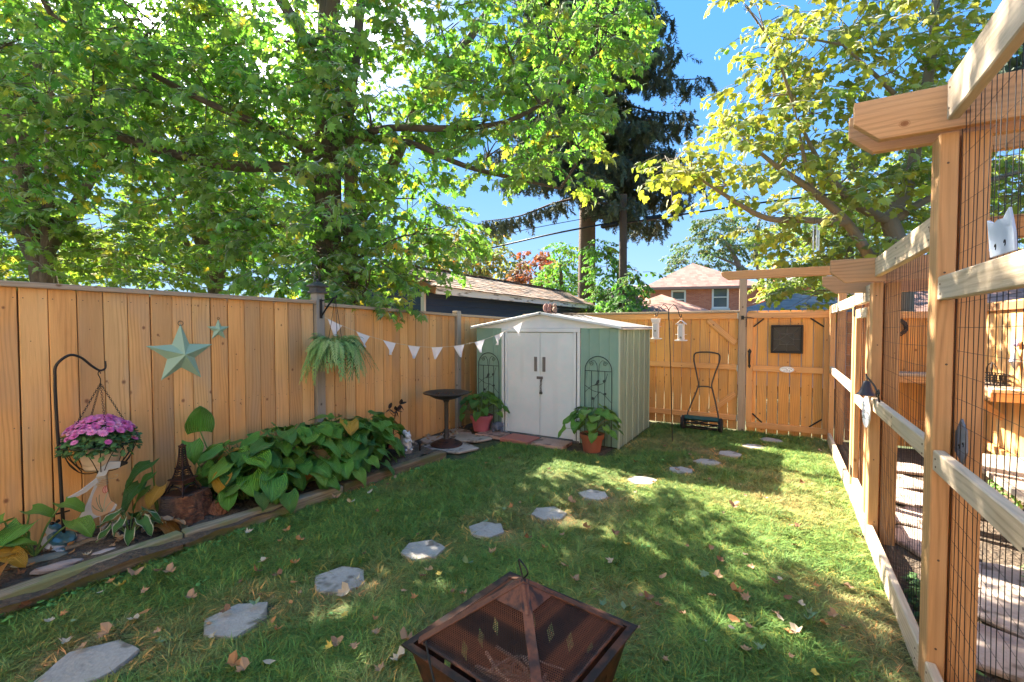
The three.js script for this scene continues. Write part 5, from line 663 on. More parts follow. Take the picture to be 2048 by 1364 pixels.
// ------------------------------------------------------------ goose silhouette stake
{
  const cv = document.createElement('canvas'); cv.width = 512; cv.height = 640; const c = cv.getContext('2d'); c.fillStyle = '#aba69e'; c.fillRect(0, 0, 512, 640);
  const rn = rng(9); for (let i = 0; i < 2600; i++) { c.fillStyle = rn() < 0.5 ? 'rgba(255,255,255,0.25)' : 'rgba(120,110,100,0.2)'; c.fillRect(rn() * 512, rn() * 640, 3, 3); }
  c.fillStyle = '#b98f68'; c.beginPath(); c.moveTo(330, 40); c.bezierCurveTo(240, 180, 150, 330, 200, 520); c.bezierCurveTo(240, 600, 330, 620, 420, 560); c.lineTo(505, 430); c.bezierCurveTo(420, 330, 400, 200, 420, 60); c.fill();
  c.strokeStyle = '#4f6a50'; c.lineWidth = 9; for (const [x0, y0, x1, y1, x2, y2] of [[330, 520, 270, 400, 290, 270], [340, 520, 340, 380, 400, 250], [330, 540, 220, 480, 200, 410], [350, 540, 380, 450, 450, 410], [325, 530, 250, 420, 250, 300]]) { c.beginPath(); c.moveTo(x0, y0); c.quadraticCurveTo(x1, y1, x2, y2); c.stroke(); c.strokeStyle = c.strokeStyle === '#4f6a50' ? '#7e9a78' : '#4f6a50'; }
  c.fillStyle = '#c98a76'; c.strokeStyle = '#a04436'; c.lineWidth = 8; c.beginPath(); c.ellipse(370, 210, 36, 52, 0.25, 0, 7); c.fill(); c.stroke(); c.beginPath(); c.moveTo(375, 165); c.quadraticCurveTo(350, 210, 372, 258); c.stroke();
  const tx = new THREE.CanvasTexture(cv); tx.colorSpace = THREE.SRGBColorSpace;
  const t = thing('goose_stake', 'painted wooden goose cutout with tulip body on a thin stake', 'ornament', V(-4.1, 0.1, -1.215), Math.PI / 2 - 0.25);
  // local x runs along the fence towards the shed, y up
  const body = [[-0.1, 0.17], [-0.085, 0.2], [-0.04, 0.3], [-0.005, 0.4], [0.005, 0.46], [0.05, 0.46], [0.06, 0.36], [0.075, 0.28], [0.11, 0.235], [0.095, 0.2], [0.04, 0.185], [-0.04, 0.17]];
  const g = extrude(body, 0.012, 0.0015), u = g.attributes.uv, p = g.attributes.position; for (let i = 0; i < u.count; i++) u.setXY(i, (p.getX(i) + 0.1) / 0.21, (p.getY(i) - 0.16) / 0.3); part('body', g, mat(1, 1, 1, 0.7, { map: tx }), t);
  part('neck', xf(extrude([[0.002, 0.45], [0.05, 0.455], [0.07, 0.5], [0.13, 0.5], [0.135, 0.54], [0.08, 0.555], [0.03, 0.52]], 0.012, 0.0015), [0, 0, 0.001]), mat(0.5, 0.5, 0.47, 0.8), t);
  part('bill', xf(extrude([[0.132, 0.505], [0.14, 0.545], [0.175, 0.53], [0.172, 0.518]], 0.014, 0.001), [0, 0, 0]), M.black, t);
  part('wing', xf(extrude([[0.01, 0.475], [0.0, 0.5], [-0.08, 0.43], [-0.14, 0.395], [-0.09, 0.395], [-0.05, 0.415]], 0.008, 0.001), [0, 0, 0.016], [0.25, 0, 0]), mat(0.45, 0.43, 0.41, 0.8), t);
  const tw = []; for (let i = 0; i < 6; i++) tw.push(xf(new THREE.TorusGeometry(0.032, 0.003, 5, 16), [0.033, 0.4 + i * 0.012, 0.006], [Math.PI / 2, 0.12 * (i % 2 ? 1 : -1), 0], [1, 0.5, 1])); part('raffia_collar', merge(tw), mat(0.5, 0.36, 0.19, 0.8), t); part('raffia_tail', tube([[0.06, 0.44, 0.015], [0.1, 0.43, 0.02], [0.12, 0.45, 0.02], [0.1, 0.46, 0.02]], 0.002, 4), mat(0.5, 0.36, 0.19, 0.8), t);
  part('stake', tube([[0.02, -0.05, 0.006], [0.02, 0.19, 0.006]], 0.004, 6), mat(0.5, 0.4, 0.28, 0.8), t);
}
// ------------------------------------------------------------ crook and flower basket
{
  const t = thing('shepherd_crook', 'tall black shepherd crook carrying the purple flower basket', 'hook', V(-4.2, 0.1, -1.076));
  part('pole', tube([[0, -0.08, 0], [0, 0.5, 0.012], [0, 1.147, 0.024], [0, 1.248, 0.015], [0, 1.311, -0.054], [0, 1.291, -0.11], [0, 1.225, -0.17], [0, 1.192, -0.215], [0, 1.205, -0.24], [0, 1.258, -0.243]], [0.011, 0.01, 0.009, 0.009, 0.009, 0.008, 0.008, 0.007, 0.007, 0.006], 8, 44), M.iron, t); part('step_bar', tube([[0, 0.24, -0.03], [0, 0.24, 0.04]], 0.006, 6), M.iron, t);
  const b = thing('flower_basket', 'wire hanging basket of purple chrysanthemums in a cream pot', 'basket', V(-4.19, 0.58, -1.275));
  part('pot', lathe([[0, 0.01], [0.085, 0.01], [0.095, 0.03], [0.12, 0.16], [0.125, 0.165], [0.128, 0.19], [0.115, 0.19], [0.1, 0.05], [0, 0.05]], 32), mat(0.62, 0.47, 0.33, 0.7), b);
  const wr = [], ring = (y, r, th) => { const p = []; for (let i = 0; i < 20; i++) p.push([Math.cos(i / 20 * 6.283) * r, y, Math.sin(i / 20 * 6.283) * r]); return tube(p, th, 5, 40, true); };
  part('basket_rim', ring(0.2, 0.215, 0.004), M.iron, b); for (let k = 0; k < 6; k++) { const a = k / 6 * 6.283 + 0.3, c = Math.cos(a), s = Math.sin(a); wr.push(tube([[c * 0.215, 0.2, s * 0.215], [c * 0.18, 0.08, s * 0.18], [c * 0.1, 0.0, s * 0.1], [0, -0.012, 0]], 0.0032, 5)); const L = []; for (let i = 0; i <= 10; i++) { const f = (i / 10 - 0.5) * 0.75, h = 0.02 + 0.17 * Math.pow(Math.cos((i / 10 - 0.5) * Math.PI), 0.8), rad = 0.085 + 0.125 * Math.sqrt(h / 0.2); L.push([Math.cos(a + 0.52 + f) * rad, h, Math.sin(a + 0.52 + f) * rad]); } wr.push(tube(L, 0.0028, 5, 20)); }
  wr.forEach((g) => part('basket_wire', g, M.iron, b)); part('finial', xf(rockGeo(0.025, 0.014, 0.02, 3, 1), [0, -0.022, 0]), M.iron, b);
  const link = new THREE.TorusGeometry(0.0085, 0.0016, 4, 8); const chain = (a, c) => { const L = [], d = c.clone().sub(a), n = Math.round(d.length() / 0.0135), q = new THREE.Quaternion().setFromUnitVectors(V(0, 1, 0), d.clone().normalize()); for (let i = 0; i < n; i++) { const g = xf(link, [0, 0, 0], [0, (i % 2) * 1.57, 0], [0.75, 1.1, 1]); g.applyQuaternion(q); const p = a.clone().addScaledVector(d, (i + 0.5) / n); g.translate(p.x, p.y, p.z); L.push(g); } return merge(L); };
  const ap = V(0, 0.62, -0.01); part('hanger_hook', tube([[0, 0.69, -0.012], [0.004, 0.712, -0.004], [0, 0.69, 0.002], [0, 0.655, -0.01], [0, 0.615, -0.01]], 0.003, 5), M.iron, b); for (const a of [1.57, -1.57, 0.1, 3.0]) stuff(part('chain', chain(ap, V(Math.cos(a) * 0.2, 0.2, Math.sin(a) * 0.2)), M.iron, b));
  // leafy mound and flower heads
  const r = rng(91), gl = leafGeo([[0, 0], [0.3, 0.25], [0.22, 0.45], [0.35, 0.65], [0, 1]], 0.045, 0.3, 0.3), lv = [], mound = (a, f) => V(Math.sin(a) * f * 0.205, 0.2 + 0.16 * Math.pow(1 - f * f, 0.7), Math.cos(a) * f * 0.205);
  const im = new THREE.InstancedMesh(gl, mat(0.06, 0.14, 0.035, 0.7), 1500); im.name = 'foliage'; im.castShadow = im.receiveShadow = true; stuff(im); const c = new THREE.Color(); for (let i = 0; i < 1500; i++) { const a = r() * 6.28, f = Math.sqrt(r()), p = mound(a, f).multiplyScalar(1); p.y -= rr(0.0, 0.055, r) * (0.3 + f); p.x *= rr(0.8, 1.05, r); _m.compose(p, _q.setFromEuler(_e.set(rr(-0.6, 0.9, r), a + rr(-0.8, 0.8, r), rr(-0.6, 0.6, r), 'YXZ')), V(1, 1, 1).multiplyScalar(rr(0.7, 1.2, r))); im.setMatrixAt(i, _m); const b2 = rr(0.5, 1.4, r); c.setRGB(b2, b2, b2); im.setColorAt(i, c); } b.add(im);
  part('soil', xf(new THREE.CylinderGeometry(0.11, 0.11, 0.02, 20), [0, 0.165, 0]), M.soil, b);
  const petal = leafGeo([[0, 0], [0.12, 0.3], [0.16, 0.65], [0.08, 0.95], [0, 1]], 0.027, 0.4, -0.1), fl = []; for (let ringN = 0; ringN < 3; ringN++) for (let i = 0; i < 13; i++) fl.push(xf(petal, [0, 0.002 * ringN, 0], [-0.12 - 0.38 * ringN, 0, 0], 1 - 0.2 * ringN).rotateY(i / 13 * 6.283 + ringN * 0.25)); const flower = merge(fl), pk = [mat(0.78, 0.22, 0.5, 0.7), mat(0.86, 0.34, 0.58, 0.7), mat(0.66, 0.15, 0.42, 0.7), mat(0.88, 0.44, 0.62, 0.7)];
  for (let i = 0; i < 120; i++) { const a = i * 2.399, f = Math.sqrt((i + 0.5) / 120) * 1.02, p = mound(a, Math.min(0.999, f)); if (f > 0.8 && p.y < 0.3) { p.y += 0.01; } p.y += rr(0.006, 0.028, r); p.y += f > 0.93 ? -0.02 : 0; const front = Math.sin(a) > 0.3 && f > 0.86; if (front && i % 3) continue; const o = part('flower', flower, pk[Math.floor(r() * 4)], b, p); o.rotation.order = 'YXZ'; o.rotation.set(f * 0.8 + rr(-0.2, 0.2, r), a, 0); o.scale.setScalar(rr(0.85, 1.25, r)); }
}
// ------------------------------------------------------------ glazed ornament, rocks and litter in the bed
{
  const glaze = tex(128, 128, (u, v) => { const n = fbm(u, v, 5, 3, 131); return n < 0.45 ? lerp3([0.03, 0.09, 0.11], [0.08, 0.2, 0.24], n * 2) : lerp3([0.1, 0.2, 0.22], [0.6, 0.65, 0.68], sst(0.5, 0.62, n)); }, true, [3, 3]), gm = mat(1, 1, 1, 0.12, { map: glaze, clearcoat: 0.8 });
  const t = thing('glazed_frog', 'shiny blue and white glazed frog ornament sitting on bed soil', 'ornament', V(-4.22, 0.09, -1.05), 0.5); part('body', xf(rockGeo(0.085, 0.07, 0.075, 12), [0, 0.055, 0]), gm, t); part('head', xf(rockGeo(0.045, 0.045, 0.045, 14), [-0.035, 0.145, 0.0]), gm, t); for (const s of [-1, 1]) { part('eye', xf(new THREE.SphereGeometry(0.012, 10, 8), [-0.02, 0.185, s * 0.02]), M.black, t); part('foot', xf(rockGeo(0.04, 0.018, 0.025, 16), [0.06, 0.015, s * 0.045]), gm, t); }
  const rock = (label, x, z, rx, ry, rz, turn, m, y = 0.11) => top('garden_rock', rockGeo(rx, ry, rz, Math.round(x * 97 + z * 53)), m, label, 'rock', V(x, y, z), [0, turn, 0]);
  const rg = mat(0.3, 0.25, 0.23, 0.9, { bumpMap: T.rough1, bumpScale: 0.003 }), rb = mat(0.25, 0.19, 0.13, 0.9, { bumpMap: T.fibre, bumpScale: 0.006 }), rp = mat(0.42, 0.34, 0.3, 0.9, { bumpMap: T.rough1, bumpScale: 0.003 });
  rock('smooth pale grey rock lying along the mossy timber', -3.87, -0.95, 0.11, 0.025, 0.035, 1.25, rg); rock('flat greenish grey slate beside yellow hosta', -4.08, -0.93, 0.13, 0.02, 0.05, 1.15, mat(0.2, 0.2, 0.15, 0.9, { bumpMap: T.rough1, bumpScale: 0.004 })); rock('brown bark-like rock behind the goose stake foot', -4.12, -1.15, 0.12, 0.025, 0.045, 1.3, rb); rock('mauve grey rock beside the glazed frog', -4.2, -1.16, 0.06, 0.04, 0.04, 1, rg); rock('pinkish oblong rock next to the variegated hosta', -3.84, -1.17, 0.06, 0.022, 0.028, 1.4, rp); rock('brown rock under the white squirrel statue', -3.83, -3.97, 0.08, 0.04, 0.07, 0.4, mat(0.24, 0.17, 0.12, 0.9)); rock('small grey rock between statue and flagstones', -4.0, -4.2, 0.07, 0.03, 0.05, 0.9, rg, 0.09); rock('pale rock at the fence foot behind variegated hosta', -4.3, -1.38, 0.08, 0.03, 0.05, 1.3, rp);
  const r = rng(333); for (let i = 0; i < 60; i++) { const z = rr(-1.9, 0.2, r), x = rr(-4.35, -3.82, r), k = [0, 1, 1, 4, 4, 2][i % 6]; top('leaf_litter', dryG[i % 6], dryM[k][1], 'crumpled ' + dryM[k][0] + ' dead leaf on the bed soil', 'leaf', V(x, 0.115 + rr(0, 0.015, r), z), [rr(-0.5, 0.5, r), r() * 6, rr(-0.5, 0.5, r)], dryM[k][0] + ' leaf litter on the bed').scale.setScalar(rr(0.3, 0.7, r)); }
  for (let i = 0; i < 40; i++) { const z = rr(-5.7, -4.3, r), x = rr(-4.36, -4.0, r), k = [0, 1, 4, 2][i % 4]; top('leaf_litter', dryG[i % 6], dryM[k][1], 'dead ' + dryM[k][0] + ' leaf blown against the fence by the bird bath', 'leaf', V(x, 0.05 + rr(0, 0.02, r), z), [rr(-0.5, 0.5, r), r() * 6, rr(-0.5, 0.5, r)], dryM[k][0] + ' leaves by the bird bath').scale.setScalar(rr(0.35, 0.7, r)); }
}
// ------------------------------------------------------------ stars on the fence
{
  const sm = mat(0.31, 0.45, 0.31, 0.55);
  const star = (label, z, y, R, dep) => { const t = thing('star_ornament', label, 'star', V(LF + 0.002, y, z), Math.PI / 2); const o = []; for (let i = 0; i < 10; i++) { const a = Math.PI / 2 + i * Math.PI / 5, k = i % 2 ? R * 0.42 : R; o.push([Math.cos(a) * k, Math.sin(a) * k, 0]); } const pos = []; for (let i = 0; i < 10; i++) { const a = o[i], b = o[(i + 1) % 10]; pos.push(...a, ...b, 0, 0, dep); pos.push(...b, ...a, 0, 0, 0.001); } const g = new THREE.BufferGeometry(); g.setAttribute('position', new THREE.Float32BufferAttribute(pos, 3)); g.computeVertexNormals(); part('star', g, sm, t); part('hanging_loop', xf(new THREE.TorusGeometry(R * 0.06 + 0.004, 0.002, 5, 12), [0, R + 0.004, 0.004]), M.iron, t); };
  star('large sage green folded metal star hung on the fence', -1.885, 1.37, 0.262, 0.075); star('small sage green folded metal star, upper companion of large one', -2.187, 1.578, 0.1, 0.03);
}
// ------------------------------------------------------------ hanging fern on its bracket
{
  const k = thing('plant_bracket', 'black iron plant bracket screwed to the capped grey post', 'bracket', V(-4.355, 1.72, -3.225)); part('plate', bb(-0.002, -0.02, -0.016, 0.006, 0.19, 0.016, 0.001), M.black, k); part('arm', tube([[0.004, 0.0, 0], [0.1, 0.12, -0.02], [0.17, 0.2, -0.04], [0.2, 0.21, -0.045], [0.205, 0.23, -0.046]], 0.009, 6), M.black, k); part('arm', tube([[0.004, 0.17, 0], [0.1, 0.19, -0.02], [0.2, 0.205, -0.045]], 0.006, 6), M.black, k);
  const t = thing('hanging_fern', 'bushy green fern in a black hanging pot against the fence', 'plant', V(-4.15, 1.22, -3.25)), r = rng(121);
  part('pot', lathe([[0, 0], [0.08, 0], [0.1, 0.12], [0.105, 0.12], [0.1, 0.13], [0.09, 0.12], [0, 0.1]], 20), M.black, t);
  for (let i = 0; i < 3; i++) { const a = i * 2.09 + 0.5; part('hanger', tube([[Math.cos(a) * 0.1, 0.13, Math.sin(a) * 0.1], [Math.cos(a) * 0.05, 0.42, Math.sin(a) * 0.05 - 0.005], [0, 0.72, 0]], 0.003, 5), M.iron, t); }
  const frond = (L, arch, seed) => { const q = rng(seed), pos = [], tw = rr(-0.3, 0.3, q), pt = (f) => V(tw * L * 0.3 * f * f, L * (1.25 * f - 1.95 * arch * f * f), L * 0.78 * f * (1 - 0.12 * f)); const n = 24; for (let i = 0; i < n; i++) { const a = pt(i / n), b = pt((i + 1) / n), st = b.clone().sub(a); pos.push(a.x - 0.0015, a.y, a.z, a.x + 0.0015, a.y, a.z, b.x, b.y, b.z); const w = 0.058 * Math.pow(Math.sin(Math.PI * (0.14 + 0.86 * Math.pow(i / n, 0.9))), 0.75) + 0.004; for (const s of [-1, 1]) { const k = w * rr(0.75, 1.1, q), d = rr(-0.012, 0.006, q) - k * 0.35, e = [a.x + s * k, a.y + d + st.y, a.z + st.z * 1.2], m = [a.x + s * k * 0.45, a.y + d * 0.3 + st.y * 0.85, a.z + st.z * 0.95], l = [a.x + s * k * 0.5, a.y + d * 0.35, a.z + st.z * 0.25]; pos.push(a.x, a.y, a.z, ...l, ...m, ...l, ...e, ...m); } } const g = new THREE.BufferGeometry(); g.setAttribute('position', new THREE.Float32BufferAttribute(pos, 3)); g.computeVertexNormals(); return g; };
  const FG = [frond(0.42, 0.85, 1), frond(0.44, 1.0, 2), frond(0.38, 0.7, 3), frond(0.46, 0.95, 4), frond(0.34, 0.45, 5)], fm = [mat(0.17, 0.34, 0.09, 0.7), mat(0.23, 0.4, 0.11, 0.7), mat(0.12, 0.26, 0.07, 0.7), mat(0.3, 0.4, 0.14, 0.7)];
  for (let i = 0; i < 190; i++) { const az = i * 2.399, f = i / 190, o = part('frond', FG[f < 0.22 ? 4 : f < 0.4 ? 2 : Math.floor(r() * 4)], fm[Math.floor(r() * 4)], t, V(Math.sin(az) * 0.05, 0.13, Math.cos(az) * 0.05)); o.rotation.order = 'YXZ'; let a = az + rr(-0.3, 0.3, r); if (Math.sin(a) < -0.35) a = Math.PI - a * 0 + (Math.cos(a) > 0 ? -Math.PI + rr(-0.3, 0.6, r) : rr(-0.6, 0.3, r)); o.rotation.set(rr(-0.2, 0.15, r), a, rr(-0.35, 0.35, r)); o.scale.setScalar(rr(0.6, 1.15, r)); }
}
// ------------------------------------------------------------ bunting
{
  const A = V(-4.33, 1.715, -3.25), B = V(-3.1, 1.765, -5.76), at = (f) => A.clone().lerp(B, f).add(V(0, -1.55 * f * (1 - f), 0)), t = thing('bunting', 'white fabric pennant bunting strung from grey post to shed gable', 'bunting', V(0, 0, 0)), pts = []; for (let i = 0; i <= 24; i++) pts.push(at(i / 24));
  part('string', tube(pts, 0.0022, 5, 48), mat(0.6, 0.52, 0.4, 0.9), t);
  const cloth = mat(0.75, 0.74, 0.76, 0.9, { transmission: 0.2, thickness: 0, bumpMap: T.rough1, bumpScale: 0.002 }), r = rng(15);
  for (let i = 0; i < 9; i++) { const f0 = 0.012 + i * 0.1095, a = at(f0), b = at(f0 + 0.055), n = 6, pos = [], tip = a.clone().lerp(b, 0.5).add(V(rr(-0.02, 0.03, r), -0.155, rr(-0.02, 0.02, r))), sw = rr(-0.02, 0.02, r), pt = (u, v) => { const e = a.clone().lerp(b, u); e.lerp(tip, v); e.x += 0.02 * Math.sin(u * 4 + i) * v + sw * v * v; e.z += 0.012 * Math.cos(u * 5 + i * 2) * v; return e; }; for (let j = 0; j < n; j++) for (let k = 0; k < n; k++) { const q = [[k, j], [k + 1, j], [k + 1, j + 1], [k, j + 1]].map(([u, v]) => pt(u / n, v / n).toArray()); pos.push(...q[0], ...q[1], ...q[2], ...q[0], ...q[2], ...q[3]); } const g = new THREE.BufferGeometry(); g.setAttribute('position', new THREE.Float32BufferAttribute(pos, 3)); g.computeVertexNormals(); part('pennant', g, cloth, t); }
}
// ------------------------------------------------------------ bird bath, small statue, metal flower, planter, path light
{
  const bz = mat(0.055, 0.05, 0.048, 0.45, { metalness: 0.5, bumpMap: T.rough1, bumpScale: 0.002 }), t = thing('bird_bath', 'dark cast metal bird bath with wide bowl on slender pedestal', 'bird bath', V(-3.82, 0.042, -4.72));
  part('base', lathe([[0, 0], [0.21, 0], [0.215, 0.012], [0.19, 0.03], [0.12, 0.06], [0.06, 0.085], [0, 0.09]], 36), M.rustDark, t); part('pedestal', lathe([[0.05, 0.08], [0.035, 0.1], [0.045, 0.13], [0.03, 0.15], [0.038, 0.18], [0.038, 0.2], [0.027, 0.215], [0.027, 0.56], [0.034, 0.57], [0.045, 0.6]], 24), bz, t); const bw = part('bowl', lathe([[0, 0.6], [0.06, 0.6], [0.15, 0.625], [0.21, 0.655], [0.225, 0.67], [0.3, 0.688], [0.305, 0.7], [0.295, 0.704], [0.22, 0.688], [0.15, 0.65], [0, 0.635]], 44), bz, t);
  const r = rng(19), L = []; for (let i = 0; i < 60; i++) L.push(xf(dryG[i % 6], [Math.cos(i * 2.4) * 0.2 * Math.sqrt(r()), 0.66 + 0.02 * r(), Math.sin(i * 2.4) * 0.2 * Math.sqrt(r())], [rr(-0.5, 0.5, r), r() * 6, 0], 0.25)); stuff(part('leaf_litter', merge(L), dryM[1][1], bw));
  const squirrel = (name, label, p, m, turn, s) => { const q = thing(name, label, 'statue', p, turn); part('body', xf(rockGeo(0.045 * s, 0.07 * s, 0.05 * s, 31), [0, 0.07 * s, 0]), m, q); const h = part('head', xf(rockGeo(0.034 * s, 0.034 * s, 0.038 * s, 33), [0, 0.155 * s, 0.02 * s]), m, q); for (const e of [-1, 1]) { part('ear', xf(new THREE.ConeGeometry(0.011 * s, 0.03 * s, 8), [e * 0.02 * s, 0.195 * s, 0.012 * s]), m, h); part('paw', tube([[e * 0.03 * s, 0.11 * s, 0.02 * s], [e * 0.025 * s, 0.095 * s, 0.055 * s], [e * 0.008 * s, 0.11 * s, 0.06 * s]], 0.011 * s, 6), m, q); part('foot', xf(rockGeo(0.018 * s, 0.012 * s, 0.035 * s, 37), [e * 0.03 * s, 0.012 * s, 0.03 * s]), m, q); } part('tail', tube([[0, 0.03 * s, -0.04 * s], [0, 0.07 * s, -0.08 * s], [0, 0.14 * s, -0.075 * s], [0, 0.18 * s, -0.05 * s], [0, 0.19 * s, -0.075 * s]], [0.018 * s, 0.03 * s, 0.034 * s, 0.026 * s, 0.01 * s], 8), m, q); return q; };
  squirrel('squirrel_statue', 'white and grey squirrel statue at the end of the hostas', V(-3.84, 0.135, -4.0), mat(0.6, 0.59, 0.57, 0.6, { bumpMap: T.rough1, bumpScale: 0.003 }), 1.2, 1.15); squirrel('squirrel_statue', 'brown squirrel figurine perched on the shed roof ridge', V(-2.78, 1.795, -5.86), mat(0.3, 0.2, 0.15, 0.8), 0.6, 0.75); squirrel('squirrel_statue', 'pinkish squirrel figurine facing the brown one on the shed roof', V(-2.89, 1.8, -5.9), mat(0.36, 0.2, 0.17, 0.8), 2.2, 0.75);
  const br = thing('dead_branch', 'dark twigs lying along the shed roof slope', 'branch', V(-2.68, 1.785, -5.84)); for (let i = 0; i < 6; i++) part('twig', tube([[0, 0.01, 0], [0.1 + 0.04 * i, 0.005 - 0.02 * (i % 2), 0.02 * (i % 3)], [0.2 + 0.07 * i, -0.03 - 0.012 * i, 0.05 * ((i % 3) - 1)]], [0.006, 0.004, 0.002], 4), barkDark, br);
  const s = thing('metal_flower_stake', 'rusty metal flower stake standing against the fence boards', 'ornament', V(-4.27, 0.1, -4.2)), pg = leafGeo(OVAL, 0.09, 0.5, 0.3); part('stem', tube([[0, -0.05, 0], [0.01, 0.2, 0], [0, 0.43, -0.05]], 0.005, 5), M.rust, s); for (const [y, z, w] of [[0.43, -0.05, 5], [0.5, -0.12, 4], [0.47, 0.08, 3]]) { part('twig', tube([[0, 0.36, -0.03], [0.01, (y + 0.36) / 2, z * 0.6], [0.01, y, z]], 0.003, 4), M.rust, s); for (let i = 0; i < w; i++) { const o = part('petal', pg, M.rust, s, V(0.01, y, z)); o.rotation.set(i * 6.28 / w, 0.3, 0.4 + 0.5 * (i % 2)); } }
  const pl = thing('planter_bowl', 'black planter bowl of dark moss half hidden behind hostas', 'planter', V(-4.26, 0.4, -4.02)); part('bowl', lathe([[0, -0.3], [0.09, -0.3], [0.1, -0.1], [0.13, 0], [0.14, 0.01], [0.12, 0.005], [0, -0.02]], 24), M.black, pl); part('moss', xf(rockGeo(0.12, 0.06, 0.12, 61, 3), [0, 0.0, 0]), mat(0.03, 0.05, 0.02, 1, { bumpMap: T.soilB, bumpScale: 0.03 }), pl);
  const lt = thing('path_spike', 'short black garden spike at timber end beside flagstones', 'spike', V(-3.78, 0.06, -4.16)); part('spike', lathe([[0, 0], [0.012, 0], [0.012, 0.12], [0.02, 0.125], [0.02, 0.15], [0, 0.155]], 12), M.black, lt);
}
// ------------------------------------------------------------ potted hostas by the shed and their pots
{
  const pot = (label, p, r, h, m) => { const t = thing('flower_pot', label, 'pot', p); part('pot', lathe([[0, 0], [r * 0.66, 0], [r * 0.7, 0.01], [r * 0.88, h * 0.72], [r * 0.9, h * 0.74], [r, h * 0.75], [r * 1.02, h * 0.98], [r * 0.99, h], [r * 0.9, h], [r * 0.86, h * 0.8], [0, h * 0.78]], 36), m, t); const s = part('soil', xf(new THREE.CylinderGeometry(r * 0.87, r * 0.87, 0.02, 24), [0, h * 0.84, 0]), M.soil, t); return t; };
  pot('dusty pink plastic flower pot left of the shed doors', V(-3.86, 0.055, -5.6), 0.17, 0.24, mat(0.5, 0.13, 0.16, 0.5)); pot('terracotta flower pot at the right end of the shed front', V(-2.09, 0.0, -5.53), 0.155, 0.24, mat(0.33, 0.1, 0.06, 0.7, { map: T.shed }));
  hosta('leafy green hosta growing in the pink pot', V(-3.86, 0.24, -5.6), { seed: 801, n: 48, h: 0.62, spread: 0.5, s: 0.6, y: 0.0, name: 'potted_hosta' }); hosta('hosta with some yellowed leaves growing in the terracotta pot', V(-2.09, 0.19, -5.53), { seed: 803, n: 46, h: 0.62, spread: 0.48, s: 0.6, y: 0.1, name: 'potted_hosta' });
  const sd = thing('seed_head', 'dry brown seed head on a stalk leaning from terracotta pot', 'seed head', V(-1.95, 0.24, -5.5)); part('stalk', tube([[-0.1, 0, 0], [0, 0.15, 0.02], [0.07, 0.21, 0.03]], 0.004, 5), stemM2, sd); part('head', xf(rockGeo(0.03, 0.02, 0.02, 71), [0.09, 0.215, 0.03]), dryM[0][1], sd);
  const tt = thing('turtle_ornament', 'small blue grey stone turtle ornament beside the pink pot', 'ornament', V(-3.62, 0.062, -5.66), 0.6), tm = mat(0.12, 0.14, 0.18, 0.6, { bumpMap: T.rough1, bumpScale: 0.004 }); part('shell', xf(rockGeo(0.085, 0.07, 0.075, 75), [0, 0.075, 0]), tm, tt); part('head', xf(rockGeo(0.03, 0.026, 0.034, 76), [0, 0.06, 0.09]), tm, tt); for (const a of [-1, 1]) for (const b of [-1, 1]) part('foot', xf(rockGeo(0.025, 0.022, 0.03, 77), [a * 0.06, 0.02, b * 0.05]), tm, tt);
  // arched wire trellises leaning on the shed front
  const tr = (label, x) => { const t = thing('wire_trellis', label, 'trellis', V(x, 0.03, -5.775)), w = 0.185, H = 1.0, m = mat(0.03, 0.05, 0.045, 0.6), rod = (p, r = 0.0042, n = 'rod') => part(n, tube(p, r, 5, 0), m, t); const arc = [[-w, 0, 0]]; for (let i = 0; i <= 12; i++) { const a = Math.PI - Math.PI * i / 12; arc.push([Math.cos(a) * w, H + Math.sin(a) * w, 0]); } arc.push([w, 0, 0]); rod(arc, 0.0055, 'arch'); rod([[-w, H - 0.01, 0], [w, H - 0.01, 0]]); for (const k of [-0.5, 0.0, 0.5]) rod([[k * w, 0, 0.002], [k * w, H - 0.01, 0.002]]);
    for (const s of [-1, 1]) { const sp = []; for (let i = 0; i <= 22; i++) { const a = i / 22 * 10, k = 0.032 * (1 - i / 26); sp.push([s * (0.095 + Math.cos(a) * k), H + 0.085 + Math.sin(a) * k, 0.003]); } rod(sp, 0.003, 'scroll'); rod([[s * 0.01, H - 0.01, 0.003], [s * 0.02, H + 0.08, 0.003], [s * 0.06, H + 0.13, 0.003], [s * 0.127, H + 0.1, 0.003]], 0.003, 'scroll'); }
    rod([[-w, 0.7, 0.004], [-0.08, 0.79, 0.004], [0.02, 0.81, 0.004], [0.09, 0.85, 0.004], [0.13, 0.96, 0.004]], 0.003, 'vine'); rod([[-w, 0.79, 0.004], [-0.06, 0.72, 0.004], [0.05, 0.7, 0.004], [w, 0.58, 0.004]], 0.003, 'vine'); rod([[-0.06, 0.45, 0.004], [-0.06, 0.6, 0.004], [0.03, 0.72, 0.004]], 0.003, 'vine');
    const lf = extrude([[0, 0], [0.018, 0.012], [0.022, 0.03], [0, 0.04], [-0.02, 0.025], [-0.016, 0.01]], 0.002, 0.0005); for (const [lx, ly] of [[0.085, 0.84], [0.095, 0.67], [-0.075, 0.6]]) part('leaf', xf(lf, [lx, ly, 0.005]), m, t); part('bird', xf(extrude([[-0.045, -0.02], [-0.02, 0.0], [-0.005, 0.04], [0.012, 0.055], [0.028, 0.045], [0.022, 0.015], [0.0, -0.01]], 0.004, 0.001), [-0.01, 0.82, 0.004]), m, t); };
  tr('arched wire trellis with bird behind the pink potted hosta', -3.85); tr('arched wire trellis with bird behind the terracotta potted hosta', -2.1);
}
